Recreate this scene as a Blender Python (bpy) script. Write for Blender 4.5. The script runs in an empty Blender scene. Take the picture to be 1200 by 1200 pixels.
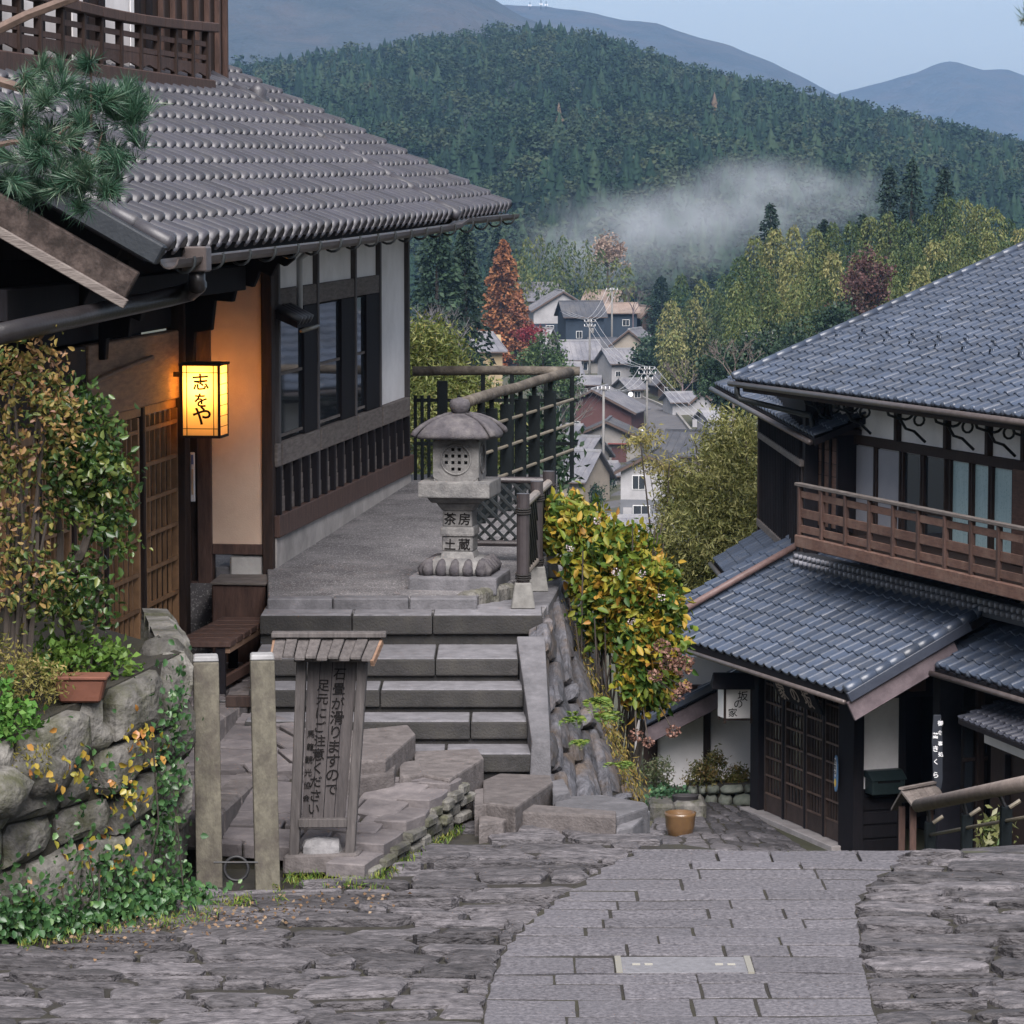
import bpy, bmesh, math, random
import numpy as np
from mathutils import Vector, Matrix

# ------------------------------------------------------------------ camera
SC = bpy.context.scene
COL = SC.collection
F, HZ, CZ = 4000.0, 222.0, 4.37          # focal length in photo pixels, horizon row, eye height
PITCH = math.atan((600 - HZ) / F)
cam_d = bpy.data.cameras.new('camera')
cam_d.sensor_width = 36.0
cam_d.lens = 36.0 * F / 1200.0
cam_d.clip_start = 0.3
cam_d.clip_end = 40000.0
cam_d.dof.use_dof = False
cam = bpy.data.objects.new('camera', cam_d)
COL.objects.link(cam)
cam.location = (0, 0, CZ)
cam.rotation_euler = (math.pi / 2 - PITCH, 0, 0)
SC.camera = cam

# ------------------------------------------------------------------ sky, sun, exposure
SUN_EL, SUN_AZ = math.radians(49), math.radians(176)   # azimuth measured from +Y towards +X
wd = bpy.data.worlds.new('World')
SC.world = wd
wd.use_nodes = True
wn = wd.node_tree
wn.nodes.clear()
sky = wn.nodes.new('ShaderNodeTexSky')
sky.sky_type = 'NISHITA'
sky.sun_disc = False
sky.sun_elevation = SUN_EL
sky.sun_rotation = SUN_AZ
sky.air_density = 1.0
sky.dust_density = 1.5
sky.ozone_density = 4.0
wbg = wn.nodes.new('ShaderNodeBackground')
wbg.inputs['Strength'].default_value = 0.05
wout = wn.nodes.new('ShaderNodeOutputWorld')
whs = wn.nodes.new('ShaderNodeHueSaturation')
whs.inputs['Saturation'].default_value = 0.34
wn.links.new(sky.outputs[0], whs.inputs['Color'])
wn.links.new(whs.outputs[0], wbg.inputs[0])
wn.links.new(wbg.outputs[0], wout.inputs[0])

sd = bpy.data.lights.new('sun', 'SUN')
sd.energy = 3.0
sd.angle = math.radians(48)
sd.color = (1.0, 0.945, 0.92)
sun = bpy.data.objects.new('sun', sd)
COL.objects.link(sun)
_sv = Vector((math.sin(SUN_AZ) * math.cos(SUN_EL), math.cos(SUN_AZ) * math.cos(SUN_EL), math.sin(SUN_EL)))
sun.rotation_euler = _sv.to_track_quat('Z', 'Y').to_euler()

SC.view_settings.view_transform = 'Standard'
SC.view_settings.look = 'None'
SC.view_settings.gamma = 1.0
SC.view_settings.exposure = 1.62
SC.render.engine = 'CYCLES'
SC.cycles.use_denoising = True
SC.cycles.max_bounces = 6
SC.cycles.diffuse_bounces = 3
SC.cycles.glossy_bounces = 3
SC.cycles.transmission_bounces = 5
SC.cycles.transparent_max_bounces = 8
SC.cycles.volume_bounces = 0
SC.cycles.volume_step_rate = 2.0
SC.cycles.caustics_reflective = False
SC.cycles.caustics_refractive = False

# ------------------------------------------------------------------ helpers
R = random.Random(11)
NR = np.random.default_rng(5)
def uni(a, b): return R.uniform(a, b)
def V(*a): return Vector(a)
def ray(x, y):
    a = (x - 600) / F; b = (600 - y) / F
    return Vector((a, math.cos(PITCH) + b * math.sin(PITCH), -math.sin(PITCH) + b * math.cos(PITCH)))
def U(x, y, D):
    r = ray(x, y); t = D / r.y
    return Vector((r.x * t, D, CZ + r.z * t))
def Uz(x, y, z):
    r = ray(x, y); t = (z - CZ) / r.z
    return Vector((r.x * t, r.y * t, z))
def hit(x, y, p, n):
    r = ray(x, y); c = Vector((0, 0, CZ))
    t = (p - c).dot(n) / r.dot(n)
    return c + r * t
class Frame:
    def __init__(s, o, ang_u, v):
        s.o = Vector((o[0], o[1], 0)); s.u = Vector((ang_u[0], ang_u[1], 0)).normalized(); s.v = Vector((v[0], v[1], 0)).normalized()
    def p(s, u, v, z): return s.o + s.u * u + s.v * v + Vector((0, 0, z))
    def uz(s, x, y, v=0.0):
        q = hit(x, y, s.o + s.v * v, s.v)
        return (q - s.o).dot(s.u), q.z
    def vz(s, x, y, u=0.0):
        q = hit(x, y, s.o + s.u * u, s.u)
        return (q - s.o).dot(s.v), q.z

def lin(c):
    return tuple((v / 12.92 if v <= 0.04045 else ((v + 0.055) / 1.055) ** 2.4) for v in c)

class MB:
    """collects shapes for ONE mesh"""
    def __init__(s): s.v = []; s.f = []
    def add(s, vs, fs):
        b = len(s.v)
        s.v.extend([tuple(q) for q in vs]); s.f.extend([tuple(b + i for i in f) for f in fs])
        return s
    def hexa(s, c):     # 8 corners: bottom 4 ccw, top 4 ccw
        return s.add(c, [(3, 2, 1, 0), (4, 5, 6, 7), (0, 1, 5, 4), (1, 2, 6, 5), (2, 3, 7, 6), (3, 0, 4, 7)])
    def box(s, c, sx, sy, sz, ax=V(1, 0, 0), ay=V(0, 1, 0), az=V(0, 0, 1)):
        c = Vector(c); X = ax * sx / 2; Y = ay * sy / 2; Z = az * sz / 2
        return s.hexa([c - X - Y - Z, c + X - Y - Z, c + X + Y - Z, c - X + Y - Z, c - X - Y + Z, c + X - Y + Z, c + X + Y + Z, c - X + Y + Z])
    def fbox(s, fr, u0, u1, v0, v1, z0, z1):
        P = fr.p
        return s.hexa([P(u0, v0, z0), P(u1, v0, z0), P(u1, v1, z0), P(u0, v1, z0), P(u0, v0, z1), P(u1, v0, z1), P(u1, v1, z1), P(u0, v1, z1)])
    def beam(s, a, b, w, h, up=V(0, 0, 1)):
        a = Vector(a); b = Vector(b); d = (b - a).normalized()
        sd_ = d.cross(up)
        if sd_.length < 1e-5: sd_ = d.cross(V(1, 0, 0))
        sd_.normalize(); u2 = sd_.cross(d)
        W = sd_ * w / 2; H = u2 * h / 2
        return s.hexa([a - W - H, a + W - H, b + W - H, b - W - H, a - W + H, a + W + H, b + W + H, b - W + H])
    def tube(s, pts, r, n=8, cap=True):
        pts = [Vector(q) for q in pts]; m = len(pts)
        rr = r if isinstance(r, (list, tuple)) else [r] * m
        vs = []; prev = None
        for i, q in enumerate(pts):
            d = (pts[min(i + 1, m - 1)] - pts[max(i - 1, 0)])
            if d.length < 1e-9: d = V(0, 0, 1)
            d.normalize()
            if prev is None:
                x = d.cross(V(0, 0, 1))
                if x.length < 1e-3: x = d.cross(V(1, 0, 0))
            else: x = prev - d * prev.dot(d)
            x.normalize(); prev = x; y = d.cross(x)
            for k in range(n):
                a = 2 * math.pi * k / n
                vs.append(q + (x * math.cos(a) + y * math.sin(a)) * rr[i])
        fs = []
        for i in range(m - 1):
            for k in range(n):
                fs.append((i * n + k, i * n + (k + 1) % n, (i + 1) * n + (k + 1) % n, (i + 1) * n + k))
        if cap:
            fs.append(tuple(range(n - 1, -1, -1))); fs.append(tuple((m - 1) * n + k for k in range(n)))
        return s.add(vs, fs)
    def lathe(s, c, prof, n=16, sq=0.0, rot=0.0, ax=1.0):
        """prof: list of (r,z); sq>0 blends the circle to a square"""
        c = Vector(c); vs = []; fs = []
        for r, z in prof:
            for k in range(n):
                a = 2 * math.pi * k / n + 1e-6
                q = 1.0 / max(abs(math.cos(a)), abs(math.sin(a)))
                m = r * (1 + (q - 1) * sq)
                x, y = m * math.cos(a), m * math.sin(a) * ax
                vs.append(c + V(x * math.cos(rot) - y * math.sin(rot), x * math.sin(rot) + y * math.cos(rot), z))
        for i in range(len(prof) - 1):
            for k in range(n):
                fs.append((i * n + k, i * n + (k + 1) % n, (i + 1) * n + (k + 1) % n, (i + 1) * n + k))
        fs.append(tuple(range(n - 1, -1, -1))); fs.append(tuple((len(prof) - 1) * n + k for k in range(n)))
        return s.add(vs, fs)
    def prism(s, poly, ext):
        """poly: planar list of points; ext: extrusion vector"""
        n = len(poly); ext = Vector(ext)
        vs = [Vector(q) for q in poly] + [Vector(q) + ext for q in poly]
        fs = [tuple(range(n - 1, -1, -1)), tuple(range(n, 2 * n))] + [(i, (i + 1) % n, n + (i + 1) % n, n + i) for i in range(n)]
        return s.add(vs, fs)
    def quad(s, a, b, c, d): return s.add([a, b, c, d], [(0, 1, 2, 3)])

def mesh_from(name, vs, fs, off=None, bevel=0.0, smooth=False, recalc=True, seg=1):
    me = bpy.data.meshes.new(name)
    if off is not None: vs = [(q[0] - off[0], q[1] - off[1], q[2] - off[2]) for q in vs]
    me.from_pydata([tuple(q) for q in vs], [], fs)
    if recalc or bevel:
        bm = bmesh.new(); bm.from_mesh(me)
        if bevel:
            bmesh.ops.bevel(bm, geom=list(bm.edges), offset=bevel, segments=seg, affect='EDGES', profile=0.6, clamp_overlap=True)
        bmesh.ops.recalc_face_normals(bm, faces=bm.faces)
        bm.to_mesh(me); bm.free()
    if smooth:
        for p in me.polygons: p.use_smooth = True
    return me

def setp(o, label=None, cat=None, group=None, kind=None):
    if label: o['label'] = label
    if cat: o['category'] = cat
    if group: o['group'] = group
    if kind: o['kind'] = kind
    return o
def thing(name, label, cat, loc, group=None):
    o = bpy.data.objects.new(name, None); COL.objects.link(o)
    o.empty_display_size = 0.1
    o.location = Vector(loc)
    return setp(o, label, cat, group)
def woff(parent):
    off = Vector((0, 0, 0))
    while parent is not None:
        off = off + parent.location; parent = parent.parent
    return off
def link_mesh(name, me, m, parent=None):
    o = bpy.data.objects.new(name, me); COL.objects.link(o)
    if m is not None and len(me.materials) == 0: me.materials.append(m)
    o.parent = parent
    return o
def part(name, mb, m, parent=None, bevel=0.0, smooth=False, label=None, kind=None, seg=1):
    """mesh object whose vertices were given in world coordinates"""
    off = woff(parent)
    me = mesh_from(name, mb.v, mb.f, off, bevel, smooth, True, seg)
    o = link_mesh(name, me, m, parent)
    return setp(o, label=label, kind=kind)
def solo(name, mb, m, label=None, cat=None, group=None, kind=None, bevel=0.0, smooth=False, loc=None):
    """top-level single mesh; origin at loc (world)"""
    if loc is None:
        a = np.array([tuple(q) for q in mb.v]); loc = Vector((a[:, 0].mean(), a[:, 1].mean(), a[:, 2].min()))
    me = mesh_from(name, mb.v, mb.f, loc, bevel, smooth)
    o = link_mesh(name, me, m); o.location = loc
    return setp(o, label, cat, group, kind)
def piece(name, me, parent, M4, m=None):
    """instance of shared mesh data at world matrix M4 under parent"""
    o = bpy.data.objects.new(name, me); COL.objects.link(o)
    if m is not None and len(me.materials) == 0: me.materials.append(m)
    o.parent = parent
    o.matrix_basis = Matrix.Translation(-woff(parent)) @ M4
    return o
def np_mesh(name, verts, faces, m, parent=None, tint=None, smooth=False, loc=None):
    """verts (N,3) world, faces (M,k) int array, all faces same size k"""
    verts = np.asarray(verts, dtype=np.float32)
    off = woff(parent) if parent is not None else (loc if loc is not None else Vector((0, 0, 0)))
    verts = verts - np.array(tuple(off), dtype=np.float32)
    faces = np.asarray(faces, dtype=np.int32); k = faces.shape[1]; n = faces.shape[0]
    me = bpy.data.meshes.new(name)
    me.vertices.add(len(verts)); me.vertices.foreach_set('co', verts.ravel())
    me.loops.add(n * k); me.loops.foreach_set('vertex_index', faces.ravel())
    me.polygons.add(n); me.polygons.foreach_set('loop_start', np.arange(0, n * k, k, dtype=np.int32))
    if smooth: me.polygons.foreach_set('use_smooth', np.ones(n, dtype=bool))
    me.update(calc_edges=True)
    if tint is not None:
        at = me.attributes.new('tint', 'FLOAT', 'POINT')
        at.data.foreach_set('value', np.asarray(tint, dtype=np.float32))
    o = link_mesh(name, me, m, parent)
    if parent is None and loc is not None: o.location = loc
    return o

# ------------------------------------------------------------------ materials
_MC = {}
def M(name, c1, c2=None, scale=4.0, rough=0.8, bump=0.25, bscale=40.0, stretch=(1, 1, 1), rand=0.12, spec=0.3, metal=0.0,
      stain=None, stain_amt=0.5, stain_scale=1.2, det=6.0, bdist=0.01, coat=0.0, speck=None, speck_scale=300.0, local=False):
    """base colour c1..c2 by noise, optional stain colour, bump; colours are linear"""
    if name in _MC: return _MC[name]
    m = bpy.data.materials.new(name); _MC[name] = m
    m.use_nodes = True; nt = m.node_tree; N = nt.nodes; L = nt.links; N.clear()
    out = N.new('ShaderNodeOutputMaterial'); bs = N.new('ShaderNodeBsdfPrincipled')
    L.new(bs.outputs[0], out.inputs[0])
    if local:
        tc = N.new('ShaderNodeTexCoord'); pos = tc.outputs['Object']
    else:
        geo = N.new('ShaderNodeNewGeometry'); pos = geo.outputs['Position']
    mp = N.new('ShaderNodeMapping'); mp.inputs['Scale'].default_value = stretch
    L.new(pos, mp.inputs['Vector'])
    nz = N.new('ShaderNodeTexNoise'); nz.inputs['Scale'].default_value = scale; nz.inputs['Detail'].default_value = det
    nz.inputs['Roughness'].default_value = 0.65
    L.new(mp.outputs[0], nz.inputs['Vector'])
    cr = N.new('ShaderNodeValToRGB'); cr.color_ramp.elements[0].position = 0.32; cr.color_ramp.elements[1].position = 0.68
    c2 = c2 or tuple(v * 0.7 for v in c1)
    cr.color_ramp.elements[0].color = (*c1, 1); cr.color_ramp.elements[1].color = (*c2, 1)
    L.new(nz.outputs['Fac'], cr.inputs[0])
    col = cr.outputs[0]
    if stain:
        n2 = N.new('ShaderNodeTexNoise'); n2.inputs['Scale'].default_value = stain_scale; n2.inputs['Detail'].default_value = 8; n2.inputs['Roughness'].default_value = 0.7
        L.new(pos, n2.inputs['Vector'])
        r2 = N.new('ShaderNodeValToRGB'); r2.color_ramp.elements[0].position = 0.46; r2.color_ramp.elements[1].position = 0.66
        L.new(n2.outputs['Fac'], r2.inputs[0])
        mu = N.new('ShaderNodeMath'); mu.operation = 'MULTIPLY'; mu.inputs[1].default_value = stain_amt
        L.new(r2.outputs[0], mu.inputs[0])
        mx = N.new('ShaderNodeMixRGB'); mx.inputs[2].default_value = (*stain, 1)
        L.new(mu.outputs[0], mx.inputs[0]); L.new(col, mx.inputs[1]); col = mx.outputs[0]
    if speck:
        n3 = N.new('ShaderNodeTexNoise'); n3.inputs['Scale'].default_value = speck_scale; n3.inputs['Detail'].default_value = 2
        L.new(pos, n3.inputs['Vector'])
        r3 = N.new('ShaderNodeValToRGB'); r3.color_ramp.elements[0].position = 0.55; r3.color_ramp.elements[1].position = 0.72
        L.new(n3.outputs['Fac'], r3.inputs[0])
        mx3 = N.new('ShaderNodeMixRGB'); mx3.inputs[2].default_value = (*speck, 1)
        L.new(r3.outputs[0], mx3.inputs[0]); L.new(col, mx3.inputs[1]); col = mx3.outputs[0]
    if rand:
        oi = N.new('ShaderNodeObjectInfo')
        mr = N.new('ShaderNodeMapRange'); mr.inputs['To Min'].default_value = 1 - rand; mr.inputs['To Max'].default_value = 1 + rand
        L.new(oi.outputs['Random'], mr.inputs['Value'])
        hs = N.new('ShaderNodeHueSaturation'); L.new(mr.outputs[0], hs.inputs['Value']); L.new(col, hs.inputs['Color']); col = hs.outputs[0]
    L.new(col, bs.inputs['Base Color'])
    bs.inputs['Roughness'].default_value = rough; bs.inputs['Specular IOR Level'].default_value = spec
    bs.inputs['Metallic'].default_value = metal
    if coat: bs.inputs['Coat Weight'].default_value = coat; bs.inputs['Coat Roughness'].default_value = 0.2
    if bump:
        nb = N.new('ShaderNodeTexNoise'); nb.inputs['Scale'].default_value = bscale; nb.inputs['Detail'].default_value = 5
        L.new(mp.outputs[0], nb.inputs['Vector'])
        bp = N.new('ShaderNodeBump'); bp.inputs['Strength'].default_value = bump; bp.inputs['Distance'].default_value = bdist
        L.new(nb.outputs['Fac'], bp.inputs['Height']); L.new(bp.outputs[0], bs.inputs['Normal'])
    return m

def LEAF(name, cols, rough=0.55, trans=0.3, spec=0.25, vary=0.0):
    """leaf material: colour picked by the per-leaf attribute 'tint'"""
    if name in _MC: return _MC[name]
    m = bpy.data.materials.new(name); _MC[name] = m
    m.use_nodes = True; nt = m.node_tree; N = nt.nodes; L = nt.links; N.clear()
    out = N.new('ShaderNodeOutputMaterial')
    at = N.new('ShaderNodeAttribute'); at.attribute_name = 'tint'
    cr = N.new('ShaderNodeValToRGB'); e = cr.color_ramp.elements
    while len(e) < len(cols): e.new(0.5)
    for i, c in enumerate(cols):
        e[i].position = i / (len(cols) - 1); e[i].color = (*c, 1)
    L.new(at.outputs['Fac'], cr.inputs[0]); col = cr.outputs[0]
    if vary:
        oi = N.new('ShaderNodeObjectInfo')
        mr = N.new('ShaderNodeMapRange'); mr.inputs['To Min'].default_value = 1 - vary; mr.inputs['To Max'].default_value = 1 + vary
        L.new(oi.outputs['Random'], mr.inputs['Value'])
        hs = N.new('ShaderNodeHueSaturation'); L.new(mr.outputs[0], hs.inputs['Value']); L.new(col, hs.inputs['Color']); col = hs.outputs[0]
    bs = N.new('ShaderNodeBsdfPrincipled'); bs.inputs['Roughness'].default_value = rough; bs.inputs['Specular IOR Level'].default_value = spec
    L.new(col, bs.inputs['Base Color'])
    if trans > 0:
        tr = N.new('ShaderNodeBsdfTranslucent'); L.new(col, tr.inputs[0])
        mx = N.new('ShaderNodeMixShader'); mx.inputs[0].default_value = trans
        L.new(bs.outputs[0], mx.inputs[1]); L.new(tr.outputs[0], mx.inputs[2]); L.new(mx.outputs[0], out.inputs[0])
    else: L.new(bs.outputs[0], out.inputs[0])
    return m

def plain(name, c, rough=0.5, spec=0.5, metal=0.0, emit=None, estr=0.0):
    if name in _MC: return _MC[name]
    m = bpy.data.materials.new(name); _MC[name] = m
    m.use_nodes = True; b = m.node_tree.nodes['Principled BSDF']
    b.inputs['Base Color'].default_value = (*c, 1); b.inputs['Roughness'].default_value = rough
    b.inputs['Specular IOR Level'].default_value = spec; b.inputs['Metallic'].default_value = metal
    if emit: b.inputs['Emission Color'].default_value = (*emit, 1); b.inputs['Emission Strength'].default_value = estr
    return m

GRANITE = M('granite paving', (0.040, 0.038, 0.044), (0.15, 0.143, 0.157), scale=30, rough=0.8, bump=0.6, bscale=60, rand=0.12, speck=(0.055, 0.053, 0.062), speck_scale=48, stain=(0.09, 0.088, 0.10), stain_amt=0.55, bdist=0.008)
COBBLE = M('cobble stone', (0.115, 0.107, 0.114), (0.020, 0.019, 0.022), scale=13, rough=0.75, bump=1.0, bscale=24, rand=0.42, stain=(0.055, 0.052, 0.056), stain_amt=0.75, stain_scale=5, bdist=0.025, stretch=(0.8, 1.7, 1.7))
SOIL = M('mortar soil', (0.030, 0.027, 0.023), (0.016, 0.015, 0.014), scale=14, rough=0.95, bump=0.7, bscale=60, rand=0, stain=(0.035, 0.034, 0.018), stain_amt=0.6)
TREAD = M('worn top-lit tread stone', (0.17, 0.166, 0.18), (0.09, 0.088, 0.096), scale=9, rough=0.85, bump=0.5, bscale=60, rand=0.12, stain=(0.09, 0.088, 0.095), stain_amt=0.6, stain_scale=3, speck=(0.10, 0.10, 0.11), speck_scale=70)  # foot wear plus light from above, put into the tread colour
STEPD = M('mossy shade-dark step stone', (0.036, 0.034, 0.034), (0.015, 0.015, 0.015), scale=12, rough=0.9, bump=0.7, bscale=60, rand=0.2, stain=(0.062, 0.058, 0.052), stain_amt=0.5, stain_scale=6)  # moss plus painted shade, so step fronts stay dark under frontal sun
STEP = M('step stone', (0.14, 0.136, 0.147), (0.078, 0.076, 0.083), scale=9, rough=0.85, bump=0.6, bscale=60, rand=0.15, stain=(0.055, 0.055, 0.06), stain_amt=0.75, stain_scale=2.5, speck=(0.10, 0.10, 0.11), speck_scale=120)
PINKST = M('pinkish step stone', (0.135, 0.12, 0.118), (0.06, 0.053, 0.052), scale=11, rough=0.85, bump=0.7, bscale=55, rand=0.15, stain=(0.08, 0.07, 0.07), stain_amt=0.7, stain_scale=3)
FLAG = M('flagstone', (0.15, 0.134, 0.135), (0.068, 0.061, 0.064), scale=5, rough=0.8, bump=0.5, bscale=45, rand=0.18, stain=(0.10, 0.09, 0.095), stain_amt=0.6, stain_scale=2.5)
LANT = M('lantern stone', (0.20, 0.195, 0.19), (0.105, 0.10, 0.10), scale=10, rough=0.9, bump=0.6, bscale=70, rand=0.05, stain=(0.055, 0.055, 0.06), stain_amt=0.85, stain_scale=4.5, speck=(0.12, 0.12, 0.12), speck_scale=180)
LANTD = M('dark weathered lantern stone', (0.075, 0.069, 0.077), (0.038, 0.035, 0.040), scale=9, rough=0.9, bump=0.6, bscale=60, rand=0.05, stain=(0.16, 0.148, 0.145), stain_amt=0.5, stain_scale=6)
WALLST = M('wall stone', (0.155, 0.148, 0.136), (0.045, 0.043, 0.040), scale=6, rough=0.9, bump=0.9, bscale=28, rand=0.35, stain=(0.042, 0.044, 0.020), stain_amt=0.85, stain_scale=4.5, bdist=0.02)
SLATE = M('strata wall stone', (0.095, 0.095, 0.108), (0.030, 0.030, 0.035), scale=5, rough=0.75, bump=0.9, bscale=18, rand=0.35, stain=(0.10, 0.062, 0.028), stain_amt=0.5, stain_scale=3.0, bdist=0.02, stretch=(2.5, 2.5, 0.6))
CONC = M('terrace concrete', (0.145, 0.138, 0.143), (0.050, 0.047, 0.051), scale=2.6, rough=0.9, bump=0.5, bscale=35, rand=0, stain=(0.075, 0.072, 0.078), stain_amt=0.8, stain_scale=1.1, speck=(0.33, 0.32, 0.32), speck_scale=70)
POSTST = M('stone post', (0.135, 0.125, 0.098), (0.065, 0.059, 0.047), scale=14, rough=0.9, bump=0.6, bscale=70, rand=0.08, stain=(0.055, 0.047, 0.042), stain_amt=0.85, stain_scale=4.0, stretch=(1, 1, 0.5))
WOODD = M('dark wood', (0.040, 0.026, 0.022), (0.020, 0.014, 0.013), scale=6, rough=0.7, bump=0.4, bscale=30, stretch=(6, 6, 0.7), rand=0.2, spec=.15)
WOODB = M('black brown wood', (0.014, 0.012, 0.015), (0.008, 0.008, 0.010), scale=6, rough=0.8, bump=0.3, bscale=30, stretch=(6, 6, 0.7), rand=0.2, spec=.12)
WOODR = M('reddish brown wood', (0.080, 0.046, 0.037), (0.036, 0.021, 0.018), scale=5, rough=0.7, bump=0.5, bscale=25, stretch=(5, 5, 0.8), rand=0.2)
WOODG = M('weathered grey wood', (0.155, 0.135, 0.125), (0.075, 0.062, 0.058), scale=5, rough=0.85, bump=0.6, bscale=22, stretch=(1.2, 1.2, 8), rand=0.15)
WOODT = M('tan weathered wood', (0.23, 0.145, 0.098), (0.12, 0.072, 0.05), scale=4, rough=0.75, bump=0.5, bscale=22, stretch=(1.2, 1.2, 8), rand=0.12)
LATW = M('lattice wood', (0.27, 0.155, 0.082), (0.15, 0.085, 0.047), scale=6, rough=0.65, bump=0.3, bscale=30, rand=0.15)
PLASTER = M('white plaster', (0.74, 0.72, 0.73), (0.62, 0.60, 0.61), scale=1.5, rough=0.9, bump=0.15, bscale=60, rand=0, stain=(0.42, 0.40, 0.40), stain_amt=0.4)
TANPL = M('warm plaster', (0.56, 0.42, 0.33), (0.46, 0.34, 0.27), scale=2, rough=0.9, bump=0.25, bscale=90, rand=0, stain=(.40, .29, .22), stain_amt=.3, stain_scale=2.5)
TILEL = M('grey roof tile', (0.046, 0.045, 0.056), (0.026, 0.026, 0.033), scale=7, rough=0.45, bump=0.12, bscale=50, rand=0.22, spec=0.5, stain=(0.085, 0.082, 0.085), stain_amt=0.45, stain_scale=7)
TILER = M('blue grey roof tile', (0.042, 0.055, 0.083), (0.023, 0.032, 0.052), scale=6, rough=0.36, bump=0.1, bscale=50, rand=0.25, spec=0.5, stain=(0.09, 0.098, 0.115), stain_amt=0.45, stain_scale=6)
GUTTER = M('brown metal gutter', (0.10, 0.082, 0.078), (0.062, 0.05, 0.048), scale=8, rough=0.4, bump=0.05, rand=0.05, spec=0.5, metal=0.3)
BLACKM = M('black painted metal', (0.022, 0.026, 0.028), (0.012, 0.014, 0.016), scale=10, rough=0.5, bump=0.1, rand=0.15)
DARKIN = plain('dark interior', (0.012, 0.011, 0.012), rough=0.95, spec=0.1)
GLASS = plain('window glass', (0.02, 0.024, 0.03), rough=0.04, spec=0.9)
INK = plain('black ink', (0.010, 0.009, 0.009), rough=0.9, spec=0.1)
WHITEP = plain('white paint', (0.70, 0.70, 0.72), rough=0.7)
IRON = M('cast iron', (0.018, 0.018, 0.020), (0.010, 0.010, 0.011), scale=20, rough=0.5, bump=0.1, rand=0)

# ------------------------------------------------------------------ writing
def glyph_mesh(ch, size, depth=0.002, weight=0.0):
    cu = bpy.data.curves.new('glyph', 'FONT'); cu.body = ch; cu.size = size; cu.extrude = depth; cu.offset = weight
    cu.align_x = 'CENTER'; cu.align_y = 'CENTER'; cu.resolution_u = 3
    ob = bpy.data.objects.new('glyph', cu); COL.objects.link(ob)
    dg = bpy.context.evaluated_depsgraph_get(); dg.update()
    me = bpy.data.meshes.new_from_object(ob.evaluated_get(dg))
    bpy.data.objects.remove(ob); bpy.data.curves.remove(cu)
    return me
def write(text, origin, right, up, normal, size, step, m, parent, weight=0.0, name='lettering', sx=1.0, jitter=0.0):
    """vertical column of characters joined into one flat part; origin = centre of first glyph"""
    vs = []; fs = []
    right = Vector(right).normalized(); up = Vector(up).normalized(); normal = Vector(normal).normalized()
    for i, ch in enumerate(text):
        if ch == ' ': continue
        me = glyph_mesh(ch, size, 0.0015, weight)
        b = len(vs)
        if len(me.vertices):
            a = np.array([tuple(q.co) for q in me.vertices]); cx = (a[:, 0].max() + a[:, 0].min()) / 2; cy = (a[:, 1].max() + a[:, 1].min()) / 2
            rot = uni(-jitter, jitter); dx = uni(-jitter, jitter) * size * 0.4; k = 1 + uni(-jitter, jitter)
            c_, s_ = math.cos(rot), math.sin(rot)
            for q in me.vertices:
                x = (q.co.x - cx) * sx * k; y = (q.co.y - cy) * k
                x, y = x * c_ - y * s_ + dx, x * s_ + y * c_
                vs.append(Vector(origin) + right * x + up * (y - i * step) + normal * (q.co.z + 0.002))
            fs.extend([tuple(b + k2 for k2 in p.vertices) for p in me.polygons])
        bpy.data.meshes.remove(me)
    if not vs: return None
    me = mesh_from(name, vs, fs, woff(parent), recalc=False)
    return link_mesh(name, me, m, parent)

# ------------------------------------------------------------------ stones
def stone_poly(name, pts, top, thick, m, parent, n=V(0, 0, 1), dome=0.012, inset=0.02, rough=0.004, tilt=(0, 0), lip=0.006, smooth=False):
    """paving stone from a plan polygon (world points on the surface); top = height of its face along n"""
    n = Vector(n); c = sum((Vector(p) for p in pts), V(0, 0, 0)) / len(pts); k = len(pts)
    vs = []
    for p in pts: vs.append(Vector(p) - n * thick)
    e = max((Vector(p) - c).length for p in pts)
    def h(p):
        d = Vector(p) - c
        return d.x * tilt[0] + d.y * tilt[1]
    for p in pts: vs.append(Vector(p) + n * (top - dome - lip + h(p)))
    for p in pts:
        d = c - Vector(p); f = min(0.45, inset / max(d.length, 1e-4))
        q = Vector(p) + d * f
        vs.append(q + n * (top + uni(-rough, rough) + h(q)))
    for p in pts:
        d = c - Vector(p); q = Vector(p) + d * 0.55
        vs.append(q + n * (top + dome * 0.6 + uni(-rough, rough) + h(q)))
    vs.append(c + n * (top + dome * 0.7))
    fs = []
    for i in range(k):
        j = (i + 1) % k
        fs.append((i, j, k + j, k + i)); fs.append((k + i, k + j, 2 * k + j, 2 * k + i)); fs.append((2 * k + i, 2 * k + j, 3 * k + j, 3 * k + i))
        fs.append((3 * k + i, 3 * k + j, 4 * k))
    me = mesh_from(name, vs, fs, woff(parent))
    for p in me.polygons: p.use_smooth = smooth
    return link_mesh(name, me, m, parent)
def bilin(a, b, c, d, s, t): return (a * (1 - s) + b * s) * (1 - t) + (d * (1 - s) + c * s) * t
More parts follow.
